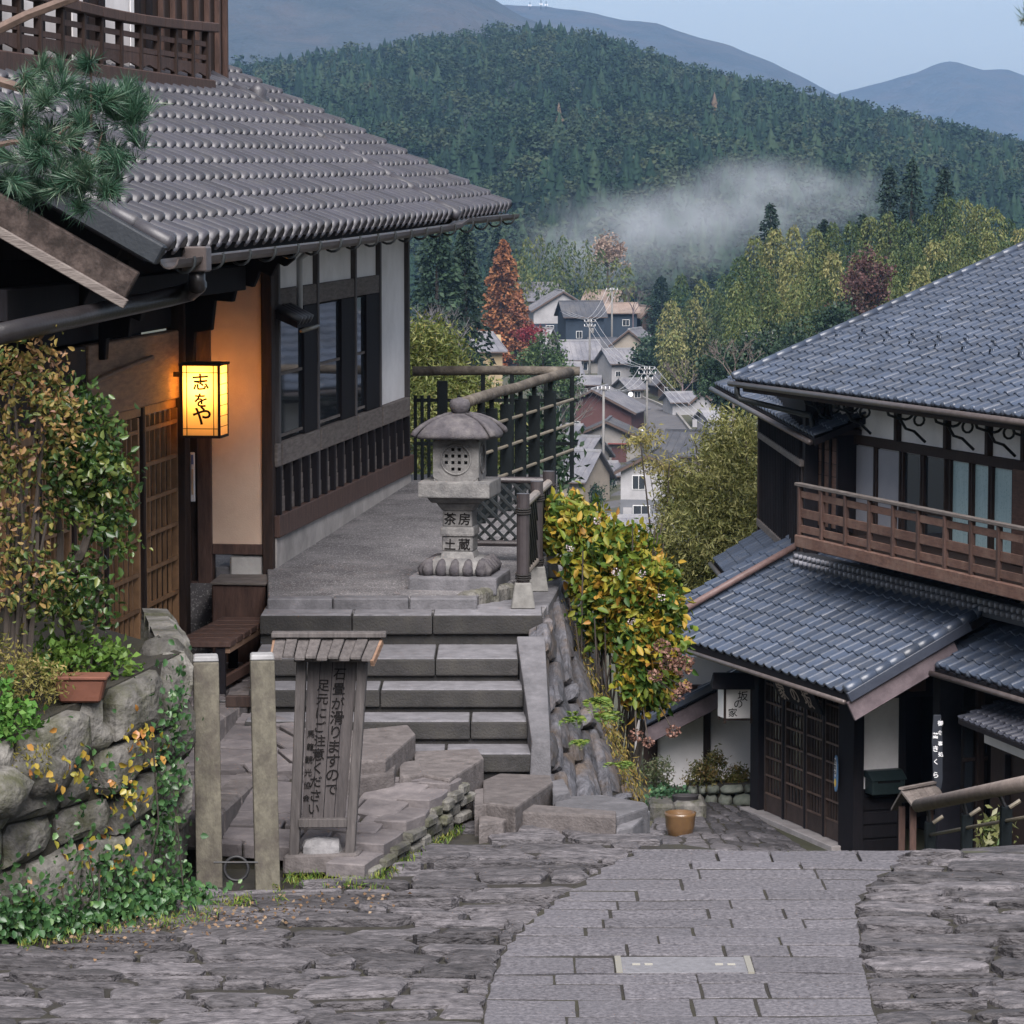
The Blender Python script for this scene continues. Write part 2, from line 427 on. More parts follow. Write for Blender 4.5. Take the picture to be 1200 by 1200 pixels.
def stone_field(pname, parent, m, A, B, C, D, rows, cols, n, cut=1.0, jit=0.28, top=(0.0, 0.03), thick=0.1, dome=0.02, gap=0.012, rowjit=0.25, skip=None, tilt=0.0, inset=0.025, stagger=True, smooth=False):
    """irregular coursed stones over the quad A,B,C,D (A-B bottom edge); n = outward normal"""
    out = []
    A, B, C, D = [Vector(q) for q in (A, B, C, D)]
    tb = [0.0]
    for r in range(rows): tb.append(tb[-1] + uni(1 - rowjit, 1 + rowjit))
    tb = [t / tb[-1] for t in tb]
    wav = [[uni(-1, 1) * rowjit * 0.5 / rows if 0 < r < rows else 0 for _ in range(12)] for r in range(rows + 1)]
    def tv(r, s):
        x = min(max(s, 0), 1) * 10.999; i = int(x); f = x - i
        return tb[r] + wav[r][i] * (1 - f) + wav[r][i + 1] * f
    for r in range(rows):
        k = cols(r) if callable(cols) else cols
        ws = [uni(1 - jit * 1.6, 1 + jit * 1.6) for _ in range(k)]
        if stagger and r % 2: ws[0] *= 0.5; ws.append(0.6)
        tot = sum(ws); s0 = 0.0
        for w in ws:
            s1 = s0 + w / tot
            sm = (s0 + s1) / 2; tm = (tv(r, sm) + tv(r + 1, sm)) / 2
            if skip and skip(bilin(A, B, C, D, sm, tm)): s0 = s1; continue
            lw = (B - A).length; lh = (D - A).length
            gs = gap / lw; gt = gap / lh
            a, b2 = s0 + gs, s1 - gs
            if b2 <= a + 2 * gs: s0 = s1; continue
            cs = (b2 - a); pts = []
            t0a, t0b, t1a, t1b = tv(r, a) + gt, tv(r, b2) + gt, tv(r + 1, a) - gt, tv(r + 1, b2) - gt
            ch = (t1a - t0a)
            k_ = cut
            for (s_, t_) in [(a + cs * uni(.02, .16) * k_, t0a + ch * uni(0, .06)), (sm, tv(r, sm) + gt), (b2 - cs * uni(.02, .16) * k_, t0b + ch * uni(0, .06)), (b2, t0b + ch * uni(.2, .4) * k_), (b2 - cs * uni(0, .05), t1b - ch * uni(.15, .35) * k_),
                             (b2 - cs * uni(.06, .2) * k_, t1b), (sm + cs * uni(-.1, .1), tv(r + 1, sm) - gt), (a + cs * uni(.06, .2) * k_, t1a), (a, t1a - ch * uni(.2, .4) * k_), (a + cs * uni(0, .05), t0a + ch * uni(.2, .35) * k_)]:
                pts.append(bilin(A, B, C, D, s_, t_))
            o = stone_poly(pname, pts, uni(*top), thick, m, parent, n, dome * uni(.6, 1.3), inset, 0.004, (uni(-tilt, tilt), uni(-tilt, tilt)), smooth=smooth)
            out.append(o); s0 = s1
    return out
# ================================================================== TERRAIN
def fbm(x, y, s, seed, oct=4, ridged=False):
    g = np.random.default_rng(seed); t = np.zeros_like(x, dtype=float); a = 1.0; tot = 0
    for o in range(oct):
        acc = 0
        for _ in range(3):
            th = g.uniform(0, 2 * math.pi); ph = g.uniform(0, 2 * math.pi)
            acc = acc + np.sin((x * math.cos(th) + y * math.sin(th)) * s * (2 ** o) * g.uniform(.8, 1.25) + ph)
        acc = acc / 3
        if ridged: acc = 1 - 2 * np.abs(acc)
        t = t + a * acc; tot += a; a *= 0.5
    return t / tot
GY = [-300, -60, -20, 0, 8, 14, 17, 22.5, 24.0, 46, 56, 62, 100, 200, 300, 400, 430, 470, 520, 560, 600, 650, 700, 760, 850, 1000, 9500]
GZ_ = [34, 10, 5.2, 2.7, 1.0, .15, -.032, -.032, -.45, -4.97, -4.97, -7.0, -13, -22.5, -29, -34, -33.6, -33, -31.5, -29, -26.5, -24, -22.5, -24, -34, -36, -36]
def gz(X, Y):
    s_ = np.clip((1.3 - X) / 1.0, 0, 1)
    z = np.interp(Y - 1.3 * s_ * np.exp(-((Y - 24) / 5) ** 2), GY, GZ_)
    z = z + 18 * np.exp(-(((X - 60) / 30) ** 2 + ((Y - 370) / 75) ** 2))
    z = z + 11 * np.exp(-(((X + 28) / 16) ** 2 + ((Y - 380) / 70) ** 2))
    return z
def gzf(X, Y): return float(gz(np.array(float(X)), np.array(float(Y))))

GROUND = M('ground earth', (0.055, 0.055, 0.035), (0.035, 0.04, 0.025), scale=0.6, rough=0.95, bump=0.3, bscale=6, rand=0, stain=(0.075, 0.062, 0.045), stain_amt=0.5, stain_scale=0.15)
ys = np.array(sorted(set(list(np.linspace(-60, 17, 16)) + list(np.linspace(17, 70, 50)) + list(np.linspace(70, 400, 40)) + list(np.linspace(400, 900, 50)) + list(np.linspace(900, 9500, 20)) + GY)))
ys = ys[ys >= -300]
ss = np.linspace(-1, 1, 61)
Yg, Sg = np.meshgrid(ys, ss, indexing='ij')
Xg = Sg * (30 + 0.55 * np.abs(Yg))
Zg = gz(Xg, Yg)
nv = len(ss); idx = np.arange(len(ys) * nv).reshape(len(ys), nv)
fc = np.stack([idx[:-1, :-1].ravel(), idx[:-1, 1:].ravel(), idx[1:, 1:].ravel(), idx[1:, :-1].ravel()], 1)
ground = np_mesh('ground', np.stack([Xg.ravel(), Yg.ravel(), Zg.ravel()], 1), fc, GROUND, smooth=True)
setp(ground, kind='structure')

# ------------------------------------------------------------------ forested hill across the valley
def pz(y, D): return CZ + (HZ - y) * D / F
HILLD = 2000.0
hx = [-900, 0, 180, 270, 340, 450, 560, 640, 700, 800, 900, 1000, 1100, 1200, 1500, 2200]
hy = [150, 118, 110, 102, 92, 76, 64, 57, 66, 101, 126, 150, 170, 195, 250, 300]
HXW = [(a - 600) / F * HILLD for a in hx]; HZW = [pz(b, HILLD) for b in hy]
def hill_z(X, Y):
    rz = np.interp(X * HILLD / np.maximum(Y, 1200) * 0.55 + X * 0.45, HXW, HZW)
    t = np.clip((HILLD - Y) / 1150.0, 0, 1)
    f = (1 - t) ** 1.0 * (1 + 0.42 * t)
    back = np.clip((Y - HILLD) / 700.0, 0, 1)
    z = -36 + (rz + 36) * f * (1 - back ** 1.5)
    z = z + fbm(X, Y, 0.012, 3, 3) * 7 * np.sin(np.pi * np.clip(t, 0, 1)) ** 0.7
    return z
hX, hY = np.meshgrid(np.linspace(-520, 620, 64), np.linspace(850, 2700, 60), indexing='ij')
hZ = hill_z(hX, hY)
ix = np.arange(hX.size).reshape(hX.shape)
fc = np.stack([ix[:-1, :-1].ravel(), ix[1:, :-1].ravel(), ix[1:, 1:].ravel(), ix[:-1, 1:].ravel()], 1)
HILLM = M('forest floor', (0.018, 0.028, 0.022), (0.012, 0.02, 0.016), scale=0.05, rough=0.95, bump=0, rand=0)
hill = np_mesh('hill', np.stack([hX.ravel(), hY.ravel(), hZ.ravel()], 1), fc, HILLM, smooth=True)
setp(hill, kind='structure')

# ------------------------------------------------------------------ far mountains
def mountain(name, D, pxs, pys, depth, seed, amp, m, nx=340, ny=64, x0=-1500, x1=1800):
    xs = np.linspace(x0, x1, nx); tt = np.linspace(0, 1, ny)
    Xp, T = np.meshgrid(xs, tt, indexing='ij')
    Xw = (Xp - 600) / F * D
    Yw = D - depth * T + 0 * Xw
    rz = np.interp(Xp, pxs, [pz(b, D) for b in pys])
    rid = fbm(Xw, Yw * 0.25, 0.0035, seed, 5, True)
    rid2 = fbm(Xw, Yw, 0.006, seed + 1, 4, True)
    z = -40 + (rz + 40) * (1 - T) ** 0.85 + ((rid - 1.0) * amp * .8 + (rid2 - 1.0) * amp * .4) * np.sin(np.pi * np.clip(T, 0, 1)) * np.clip(T * 4, 0, 1) + fbm(Xw, Yw, 0.022, seed + 2, 4) * 6.0
    z[:, -1] = -45
    # back slope
    Xw = np.concatenate([Xw[:, :1], Xw], 1); Yw = np.concatenate([Yw[:, :1] + depth * .8, Yw], 1); z = np.concatenate([np.full((nx, 1), -45.0), z], 1)
    ixx = np.arange(Xw.size).reshape(Xw.shape)
    fcc = np.stack([ixx[:-1, :-1].ravel(), ixx[1:, :-1].ravel(), ixx[1:, 1:].ravel(), ixx[:-1, 1:].ravel()], 1)
    o = np_mesh(name, np.stack([Xw.ravel(), Yw.ravel(), z.ravel()], 1), fcc, m, smooth=True)
    return setp(o, kind='structure')
MTM = M('mountain woods', (0.034, 0.040, 0.044), (0.015, 0.022, 0.026), scale=0.014, rough=0.95, bump=0.6, bscale=0.05, rand=0, stain=(0.055, 0.045, 0.042), stain_amt=0.6, stain_scale=0.009, bdist=20, det=9)
mountain('mountain_near', 4300, [-1500, 0, 200, 300, 420, 520, 575, 610, 660, 760, 900, 1050, 1800], [60, -60, -75, -62, -50, -28, 2, 22, 40, 62, 105, 160, 200], 1700, 21, 95, MTM)
mountain('mountain_ridge', 6200, [-1500, 300, 560, 590, 640, 700, 730, 770, 800, 850, 900, 940, 975, 1060, 1200, 1800], [60, 30, 10, 8, 11, 20, 27, 30, 41, 55, 72, 92, 112, 150, 190, 220], 2000, 22, 110, MTM)
mountain('mountain_far', 7600, [-1500, 700, 900, 960, 985, 1030, 1070, 1095, 1112, 1130, 1150, 1175, 1200, 1300, 1800], [240, 190, 140, 119, 108, 97, 86, 76, 73, 78, 84, 83, 92, 70, 60], 2200, 23, 110, MTM)
mb = MB()
for px, h in ((621, 14), (634, 18), (640, 16)):
    q = U(px, 12, 6150); mb.tube([q - V(0, 0, 30), q + V(0, 0, h)], [1.6, .7], 5)
    o = thing('radio_mast', 'thin radio mast on the far mountain ridge', 'mast', q - V(0, 0, 30), 'radio masts on the ridge')
    p2 = MB(); p2.tube([q - V(0, 0, 30), q + V(0, 0, h)], [1.8, .8], 5); part('mast', p2, BLACKM, o)
    p3 = MB(); p3.box(q + V(0, 0, h * .6), 5, 1, 3); part('antenna', p3, WHITEP, o)
# ================================================================== ROAD AND PAVING
# bedding strip under the stones
rv = []; rf = []
xs_ = np.linspace(-4.6, 6.5, 30); yy_ = np.linspace(12.5, 24.2, 40)
for y in yy_:
    for x in xs_: rv.append((x, y, gzf(x, y) + 0.008))
for j in range(len(yy_) - 1):
    for i in range(len(xs_) - 1):
        a = j * len(xs_) + i; rf.append((a, a + 1, a + 1 + len(xs_), a + len(xs_)))
mb = MB(); mb.v = rv; mb.f = rf
road = part('road', mb, SOIL, None, smooth=True, kind='structure')

pl = [(565, 1200), (570, 1160), (590, 1110), (640, 1060), (700, 1020), (748, 992), (775, 985)]
pr = [(1030, 1200), (1015, 1140), (1008, 1090), (1005, 1062), (1025, 1035), (1072, 997), (1110, 985)]
PL = [Uz(a, b, 0) for a, b in pl]; PR = [Uz(a, b, 0) for a, b in pr]
def edge(P, y):
    return float(np.interp(y, [q.y for q in P], [q.x for q in P]))
def XL(y): return edge(PL, y) if y > PL[0].y else PL[0].x + 0.05 * (PL[0].y - y)
def XR(y): return edge(PR, y) if y > PR[0].y else PR[0].x + 0.22 * (PR[0].y - y)
# granite carriageway slabs
y = 16.6; row = 0
man = None
m0 = Uz(722, 1141, 0); m1 = Uz(885, 1141, 0); m2 = Uz(885, 1121, 0)
MX0, MX1, MY0, MY1 = m0.x, m1.x, m0.y, m2.y
def crest(y, x=2.0):
    s_ = min(max((1.3 - x) / 1.0, 0), 1)
    return -0.33 * max(0.0, y - 22.35 - 1.3 * s_) ** 1.12
while y < 23.2:
    h = uni(0.22, 0.40); y1 = y + h
    if y < MY0 < y1: y1 = MY0; h = y1 - y
    if abs(y - MY0) < 1e-6: y1 = MY1; h = y1 - y
    ym = (y + y1) / 2
    xl, xr = XL(ym), XR(ym)
    x = xl - 0.02
    while x < xr - 0.12:
        w = uni(0.34, .9)
        if xr - (x + w) < 0.3: w = xr - x + uni(-.05, .06)
        a, b = x, x + w
        inrow = abs(y - MY0) < 1e-6
        if inrow:
            if a < MX0 < b or abs(a - MX0) < .05: b = MX0
            if a < MX0 + 1e-3 and b <= MX0 + 1e-3:
                pass
            if abs(a - MX0) < 1e-3: x = MX1; continue
            if a < MX1 and a > MX0: x = MX1; continue
            w = b - a
            if w < .1: x = MX0; continue
        g = uni(0.005, 0.011); gy = uni(.009, .018)
        sk = uni(-.02, .02)
        lx0 = a if a > xl else XL(y); lx1 = a if a > xl else XL(y1)
        rx0 = b if b < xr - .1 else XR(y); rx1 = b if b < xr - .1 else XR(y1)
        zc = crest(ym)
        z0_, z1_ = crest(y), crest(y1)
        c4 = [V(lx0 + g, y + gy, z0_), V((lx0 + rx0) / 2, y + gy + uni(-.005, .005), z0_), V(rx0 - g, y + gy, z0_), V(rx0 - g + sk * .3, ym, zc), V(rx1 - g, y1 - gy, z1_), V((lx1 + rx1) / 2, y1 - gy + uni(-.005, .005), z1_), V(lx1 + g, y1 - gy, z1_), V(lx1 + g - sk * .2, ym, zc)]
        for q in c4: q.y += .022 * math.sin(1.9 * q.x + 2.3 * q.y) + .012 * math.sin(5.1 * q.x - 3 * q.y) if not inrow else 0
        stone_poly('granite_slab', c4, uni(-.003, .005), 0.08, GRANITE, road, V(0, 0, 1), 0.001, 0.006, 0.0015, (uni(-.003, .003), uni(-.003, .003)), lip=.002)
        x = b
    y = y1; row += 1
mb = MB(); yy2 = np.linspace(16.6, 23.2, 40)
for a, b in zip(yy2[:-1], yy2[1:]): za, zb = crest(a) - (.005 if a < 22 else .03), crest(b) - (.005 if b < 22 else .03); mb.quad(V(XL(a), a, za), V(XR(a), a, za), V(XR(b), b, zb), V(XL(b), b, zb))
part('joint_bedding', mb, SOIL, road)
# inset steel-edged access cover
mb = MB(); mb.box(((MX0 + MX1) / 2, (MY0 + MY1) / 2, -0.02), MX1 - MX0 - .03, MY1 - MY0 - .03, 0.045)
cover = part('access_cover', mb, M('cover infill', (0.16, 0.16, 0.175), (0.11, 0.11, 0.12), scale=20, rough=0.8, bump=0.4, bscale=90, rand=0), road, bevel=0.003)
mb = MB()
for x in (MX0 + .02, MX1 - .02): mb.box((x, (MY0 + MY1) / 2, 0.0), 0.035, MY1 - MY0 - .02, 0.016)
part('cover_rim', mb, plain('dull steel', (0.22, 0.21, 0.18), rough=0.5, metal=0.2), cover)
mb = MB()
for s, x in ((1, MX0 + .10), (-1, MX1 - .10)):
    mb.box((x + s * .02, (MY0 + MY1) / 2, 0.004), 0.045, 0.03, 0.006); mb.box((x + s * .09, (MY0 + MY1) / 2, 0.005), 0.045, 0.03, 0.006)
part('cover_mark', mb, plain('pale marking', (0.26, 0.25, 0.22), rough=0.8), cover)

# rough cobbles on both sides of the slabs
def cobbles(x0f, x1f, ya, yb, dmean, wmean, lim=None):
    y = ya
    while y < yb:
        h = dmean * uni(.6, 1.6); ym = y + h / 2
        a = x0f(ym) + (uni(-.25, .0) if x0f(ym) < -2 else uni(0, .015)); e = x1f(ym); ph = uni(0, 6); am = uni(.1, .35) * h
        while a < e:
            w = wmean * uni(.4, 1.8); b = a + w
            if b > e - .08: b = e - uni(0, .02)
            if b - a < 0.06: break
            g = uni(.001, .010); P = []; L = b - a - 2 * g; hh = h * uni(.80, 1.0)
            lo = [-.5 * uni(.8, 1.05), -.5 * uni(.95, 1.1), -.5 * uni(.75, 1.1)]; hi = [.5 * uni(.75, 1.05), .5 * uni(.9, 1.1), .5 * uni(.7, 1.1)]
            xs3 = [uni(.02, .12), uni(.35, .65), 1 - uni(.02, .14)]
            prof = [(xs3[0], lo[0]), (xs3[1], lo[1]), (xs3[2], lo[2]), (1.0, uni(-.2, .2)), (xs3[2] - uni(0, .06), hi[2]), (xs3[1] + uni(-.12, .12), hi[1]), (xs3[0] + uni(0, .06), hi[0]), (0.0, uni(-.2, .2))]
            for s, t in prof:
                x = a + g + L * s; P.append(V(x, ym + t * hh + am * math.sin(x * 2.2 + ph), crest(ym, x)))
            if not (lim and lim(V((a + b) / 2, ym, 0))):
                stone_poly('cobble', P, uni(-.010, .032), 0.10, COBBLE, road, V(0, 0, 1), uni(.001, .008), min(.022, h * .12), 0.007, (uni(-.05, .05), uni(-.26, .16)))
            a = b
        y += h * .97
RAMP = [Uz(262, 1052, 0), Uz(415, 1034, 0), Uz(566, 948, 0)]
def leftlim(q):
    # inside the raised pavement or the planted wall
    wall = np.interp(q.x, [-3.2, -2.95, -2.0, -1.0, -.3, .9], [19.4, 19.5, 21.0, 21.45, 23.2, 24.0])
    return q.y > wall
cobbles(lambda y: -3.3, lambda y: XL(y) + .03, 16.7, 23.9, 0.19, 0.50, leftlim)
cobbles(lambda y: XR(y) - .035, lambda y: 3.75, 16.7, 23.0, 0.18, 0.46)
# ================================================================== TERRACE, STAIRS
TZ = 1.18
def tz(y): return TZ + max(0, y - 26.7) * 0.023
mb = MB()
mb.prism([V(-1.93, 26.4, -9), V(.245, 26.4, -9), V(.42, 28.6, -9), V(.55, 36, -9), V(-6, 36, -9), V(-6, 28.35, -9), V(-1.96, 28.35, -9)], V(0, 0, 10.09))
terrace = part('terrace', mb, CONC, None, kind='structure')
# upper paved surface, slightly sloping
mb = MB()
plan = [(-1.92, 26.66), (-.28, 26.72), (-.22, 27.1), (.0, 27.6), (.30, 28.5), (.48, 35.8), (-2.6, 35.8)]
mb.add([V(x, y, 1.0) for x, y in plan] + [V(x, y, tz(y) - .004) for x, y in plan], [tuple(range(6, -1, -1)), tuple(range(7, 14))] + [(i, (i + 1) % 7, 7 + (i + 1) % 7, 7 + i) for i in range(7)])
part('terrace_surface', mb, CONC, terrace, bevel=0.01)
# front edging stones of the upper surface
x = -1.92
while x < -.3:
    w = uni(.5, .8); b = min(x + w, -.27)
    mb = MB(); mb.box(((x + b) / 2, 26.62, TZ - .045 + uni(-.004, .004)), b - x - .008, .20, .10); part('edging_stone', mb, STEP, terrace, bevel=0.01); x = b
# broken rubble edge beside the lantern
for k in range(9):
    t = k / 8; c = V(-.36 + .30 * t + uni(-.03, .03), 26.78 + .42 * t, TZ - .005 + .02 * t)
    P = [c + V(math.cos(a) * uni(.05, .09), math.sin(a) * uni(.04, .06), 0) for a in np.linspace(0, 2 * math.pi, 8)[:-1]]
    stone_poly('rubble_stone', P, .02, .09, WALLST, terrace, dome=.015, inset=.02)

stairs = thing('stone_stairs', 'flight of dark granite steps up to the terrace', 'stairs', (-.9, 24.2, 0.0))
lev = [(24.2, .335), (24.6, .508), (25.0, .683), (25.4, .858), (26.16, 1.092)]   # front edge Y, top z
for i, (yf, z) in enumerate(lev):
    yb = (lev[i + 1][0] + .12) if i < 4 else 27.2
    xr = [.15, .115, .085, .05, .24][i]; xl = -1.95
    th = .125 if i < 4 else .145
    x = xl; 
    while x < xr - .02:
        w = uni(.62, 1.05); b = x + w
        if xr - b < .4: b = xr
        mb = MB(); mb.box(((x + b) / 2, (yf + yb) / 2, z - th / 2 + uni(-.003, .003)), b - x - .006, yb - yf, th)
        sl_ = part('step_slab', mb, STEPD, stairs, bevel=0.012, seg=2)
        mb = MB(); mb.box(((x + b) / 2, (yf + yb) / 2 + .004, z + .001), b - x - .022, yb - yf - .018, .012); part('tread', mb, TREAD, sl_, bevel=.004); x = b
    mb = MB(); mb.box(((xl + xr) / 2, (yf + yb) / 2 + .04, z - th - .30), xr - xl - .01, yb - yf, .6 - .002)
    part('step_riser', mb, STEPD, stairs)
mb = MB()
mb.hexa([V(.12, 24.12, 0), V(.285, 24.12, 0), V(.262, 26.15, 0), V(.02, 26.15, 0), V(.14, 24.2, .44), V(.275, 24.2, .44), V(.25, 25.75, .99), V(.035, 25.75, .99)])
part('cheek_stone', mb, STEP, stairs, bevel=0.014, seg=2)

# lower turning steps made of big squared blocks
def blockpoly(name, pts, z, h, m, parent, bevel=.015):
    P = [Uz(a, b, z) for a, b in pts]
    mb = MB(); mb.prism([q - V(0, 0, h) for q in P], V(0, 0, h)); return part(name, mb, m, parent, bevel=bevel, seg=2)
lower = thing('lower_steps', 'low turning steps of big worn squared blocks at the foot of the stairs', 'steps', (-.1, 23.5, 0))
blockpoly('block', [(398, 857), (478, 849), (487, 860), (452, 890), (400, 893)], .50, .5, PINKST, lower)
blockpoly('block', [(400, 893), (452, 882), (466, 886), (462, 905), (400, 912)], .41, .5, PINKST, lower)
blockpoly('block', [(468, 893), (492, 890), (496, 906), (468, 910)], .37, .4, PINKST, lower)
blockpoly('block', [(485, 880), (560, 877), (567, 888), (527, 913), (487, 906)], .36, .45, PINKST, lower)
blockpoly('block', [(556, 925), (580, 921), (581, 941), (556, 944)], .19, .35, PINKST, lower, .008)
blockpoly('block', [(566, 914), (585, 906), (645, 908), (648, 916), (604, 946), (566, 940)], .20, .35, PINKST, lower)
blockpoly('block', [(600, 947), (610, 941), (722, 950), (722, 956), (606, 951)], .135, .3, PINKST, lower)
blockpoly('block', [(561, 951), (600, 946), (605, 951), (590, 962), (561, 966)], .11, .25, PINKST, lower)
blockpoly('block', [(650, 934), (705, 931), (756, 940), (760, 945), (724, 957), (650, 949)], .11, .3, STEP, lower)
blockpoly('block', [(722, 958), (756, 947), (762, 950), (742, 968), (722, 972)], .05, .25, STEP, lower)
blockpoly('block', [(646, 915), (660, 912), (668, 928), (648, 932)], .16, .3, STEP, lower, .01)
# slab fill behind the blocks
mb = MB(); mb.prism([V(-2.4, 23.2, -.3), V(.0, 23.7, -.3), V(.12, 24.3, -.3), V(-2.4, 24.7, -.3)], V(0, 0, .42)); part('core', mb, STEP, lower)

# ------------------------------------------------------------------ raised flagstone pavement by the notice board
def pvz(y): return min(.08 + max(0, y - 21.3) * .135, .52)
mb = MB()
plan = [(-2.35, 21.85), (-1.14, 21.85), (-1.02, 21.38), (-.40, 23.28), (-.85, 23.5), (-1.3, 24.3), (-1.95, 25.0), (-1.95, 28.6), (-4.2, 28.6), (-4.2, 21.85)]
n_ = len(plan)
mb.add([V(x, y, -.4) for x, y in plan] + [V(x, y, pvz(y) - .035) for x, y in plan], [tuple(range(n_ - 1, -1, -1)), tuple(range(n_, 2 * n_))] + [(i, (i + 1) % n_, n_ + (i + 1) % n_, n_ + i) for i in range(n_)])
pav = part('pavement', mb, SOIL, None, kind='structure')
def PV(x, y): return V(x, y, pvz(y) - .035)
nrm = V(0, -.13, 1).normalized()
stone_field('flagstone', pav, FLAG, PV(-2.25, 21.9), PV(-1.02, 21.62), PV(-.50, 23.25), PV(-2.25, 23.3), 7, 3, nrm, cut=.35, top=(.030, .042), thick=.05, dome=.001, gap=.006, inset=.008, rowjit=.5, jit=.5)
stone_field('flagstone', pav, FLAG, PV(-2.9, 23.34), PV(-.85, 23.40), PV(-1.7, 24.8), PV(-2.9, 25.3), 5, 4, nrm, cut=.35, top=(.030, .045), thick=.05, dome=.001, gap=.006, inset=.008, rowjit=.5, jit=.5)
stone_field('flagstone', pav, FLAG, PV(-2.9, 25.32), PV(-1.95, 25.3), PV(-1.95, 28.3), PV(-2.9, 28.3), 7, 2, V(0, 0, 1), cut=.35, top=(.030, .045), thick=.05, dome=.001, gap=.006, inset=.008)
# stone edge along the right-hand side, two rough courses
e0, e1 = V(-1.03, 21.34, 0), V(-.42, 23.26, 0)
d = (e1 - e0).normalized(); sdv = V(d.y, -d.x, 0); LE = (e1 - e0).length; x = 0
while x < LE:
    w = min(uni(.22, .5), LE - x); c = e0 + d * (x + w / 2) + sdv * uni(-.06, -.02); zz = pvz(c.y)
    P = [c + d * (w / 2 * a) + sdv * (.13 * b) + V(0, 0, zz - .035) for a, b in ((-.97, -1), (0, -1), (.95, -1), (1, -.1), (.93, uni(.7, 1.0)), (uni(-.3, .3), uni(.85, 1.1)), (-.93, uni(.7, 1.0)), (-1, 0))]
    stone_poly('edge_stone', P, .038, .055, FLAG, pav, V(0, 0, 1), .002, .012, .003, (0, .02)); x += w + .004
zc_ = 0
for lay in range(4):
    x = uni(-.1, 0)
    while x < LE:
        w = uni(.14, .34); c = e0 + d * (x + w / 2); zt_ = pvz(c.y) - .035 - lay * .085
        if zt_ > -.06:
            h = .075; mb = MB(); mb.box(c + sdv * (uni(.0, .05)) + V(0, 0, zt_ - h / 2 - .012), w * .96, .18, h * uni(.8, 1.05), (d + V(0, uni(-.05, .05), uni(-.03, .03))).normalized(), sdv); part('edge_course_stone', mb, WALLST, pav, bevel=.014)
        x += w
# two shallow kerb steps that lead towards the bench
for (pa, pb, z, h) in (((262, 838), (330, 793), .60, .12), ((262, 948), (330, 885), .34, .10)):
    a = Uz(*pa, z); b = Uz(*pb, z); d = (b - a).normalized(); sdv = V(-d.y, d.x, 0); L_ = (b - a).length; x = 0
    b2 = a + d * (L_ * 1.9); a = a - d * .4; L_ = (b2 - a).length
    while x < L_:
        w = uni(.35, .6); mb = MB(); c = a + d * (x + w / 2) + sdv * .09; mb.box(c - V(0, 0, h), w - .01, .2, h * 2, d, sdv); part('kerb_stone', mb, PINKST, pav, bevel=.02); x += w

# ------------------------------------------------------------------ battered retaining wall right of the stairs
rw = thing('retaining_wall', 'leaning wall of dark split slate stones beside the stairs', 'wall', (.5, 25.5, 0))
BL, BR, TR, TL = V(.285, 24.35, -.02), U(752, 940, 26.0), V(.44, 28.6, 1.06), V(.245, 25.95, 1.06)
nq = ((BR - BL).cross(TL - BL)).normalized()
if nq.y > 0: nq = -nq
mb = MB(); ins = -nq * .07
mb.quad(BL + ins, BR + ins, TR + ins, TL + ins)
BR2, TR2 = V(1.55, 36, -3.2), V(.56, 36, 1.06)
mb.quad(BR + ins, BR2 + ins, TR2 + ins, TR + ins); mb.quad(BL + ins, V(.2, 26.5, -.4), V(.2, 26.5, 1), TL + ins)
part('backing', mb, SOIL, rw)
def sfield(A, B, C, D, rows, cols, nn):
    # tall slivers: run the courses across the face so that the stones stand on end
    return stone_field('wall_stone', rw, SLATE, A, D, C, B, rows, cols, nn, top=(-.07, .02), thick=.14, dome=.028, gap=.003, inset=.02, rowjit=.5, jit=.5, tilt=.05)
sfield(BL, BR, TR, TL, 9, 4, nq)
nq2 = ((BR2 - BR).cross(TR - BR)).normalized(); nq2 = nq2 if nq2.x > 0 else -nq2
sfield(BR, BR2, TR2, TR, 10, 4, nq2)
# coping on which the fence stands
cp = [V(.235, 26.1, 0), V(.43, 28.55, 0), V(.12, 28.6, 0), V(-.28, 26.75, 0), V(-.26, 26.2, 0)]
for (ya, yb) in ((26.75, 27.5), (27.5, 28.3)):
    mb = MB(); xa = lambda y: .235 + (y - 26.1) * .079
    mb.hexa([V(xa(ya) - .30, ya, 1.0), V(xa(ya), ya, 1.0), V(xa(yb), yb, 1.0), V(xa(yb) - .28, yb, 1.0), V(xa(ya) - .30, ya, 1.100), V(xa(ya), ya, 1.100), V(xa(yb), yb, 1.100), V(xa(yb) - .28, yb, 1.100)])
    part('coping_stone', mb, STEP, rw, bevel=.008)

# ------------------------------------------------------------------ stone lantern
LC = U(539, 690, 27.4); LC = V(LC.x, LC.y, tz(27.4) - .05); LR = math.radians(-9)
lan = thing('stone_lantern', 'weathered stone lantern with domed cap and round pierced window on the terrace', 'stone lantern', LC)
def Lh(yz): return (1045 - yz) / 626.0
axx = V(math.cos(LR), math.sin(LR), 0); ayy = V(-math.sin(LR), math.cos(LR), 0)
def lp(x, y, z): return LC + axx * x + ayy * y + V(0, 0, z)
def lbox(w, z0, z1, w2=None, taper=None):
    mb = MB(); w2 = w2 or w; a = w / 2; b = (taper or w) / 2
    mb.hexa([lp(-a, -a, z0), lp(a, -a, z0), lp(a, a, z0), lp(-a, a, z0), lp(-b, -b, z1), lp(b, -b, z1), lp(b, b, z1), lp(-b, b, z1)]); return mb
part('plinth', lbox(.72, 0, Lh(955)), STEP, lan, bevel=.02, seg=2)
mb = MB(); mb.lathe(lp(0, 0, 0), [(.26, Lh(958)), (.275, Lh(930)), (.25, Lh(895)), (.19, Lh(872))], 24, .55, LR)
lotus = part('lotus_base', mb, LANT, lan, smooth=True)
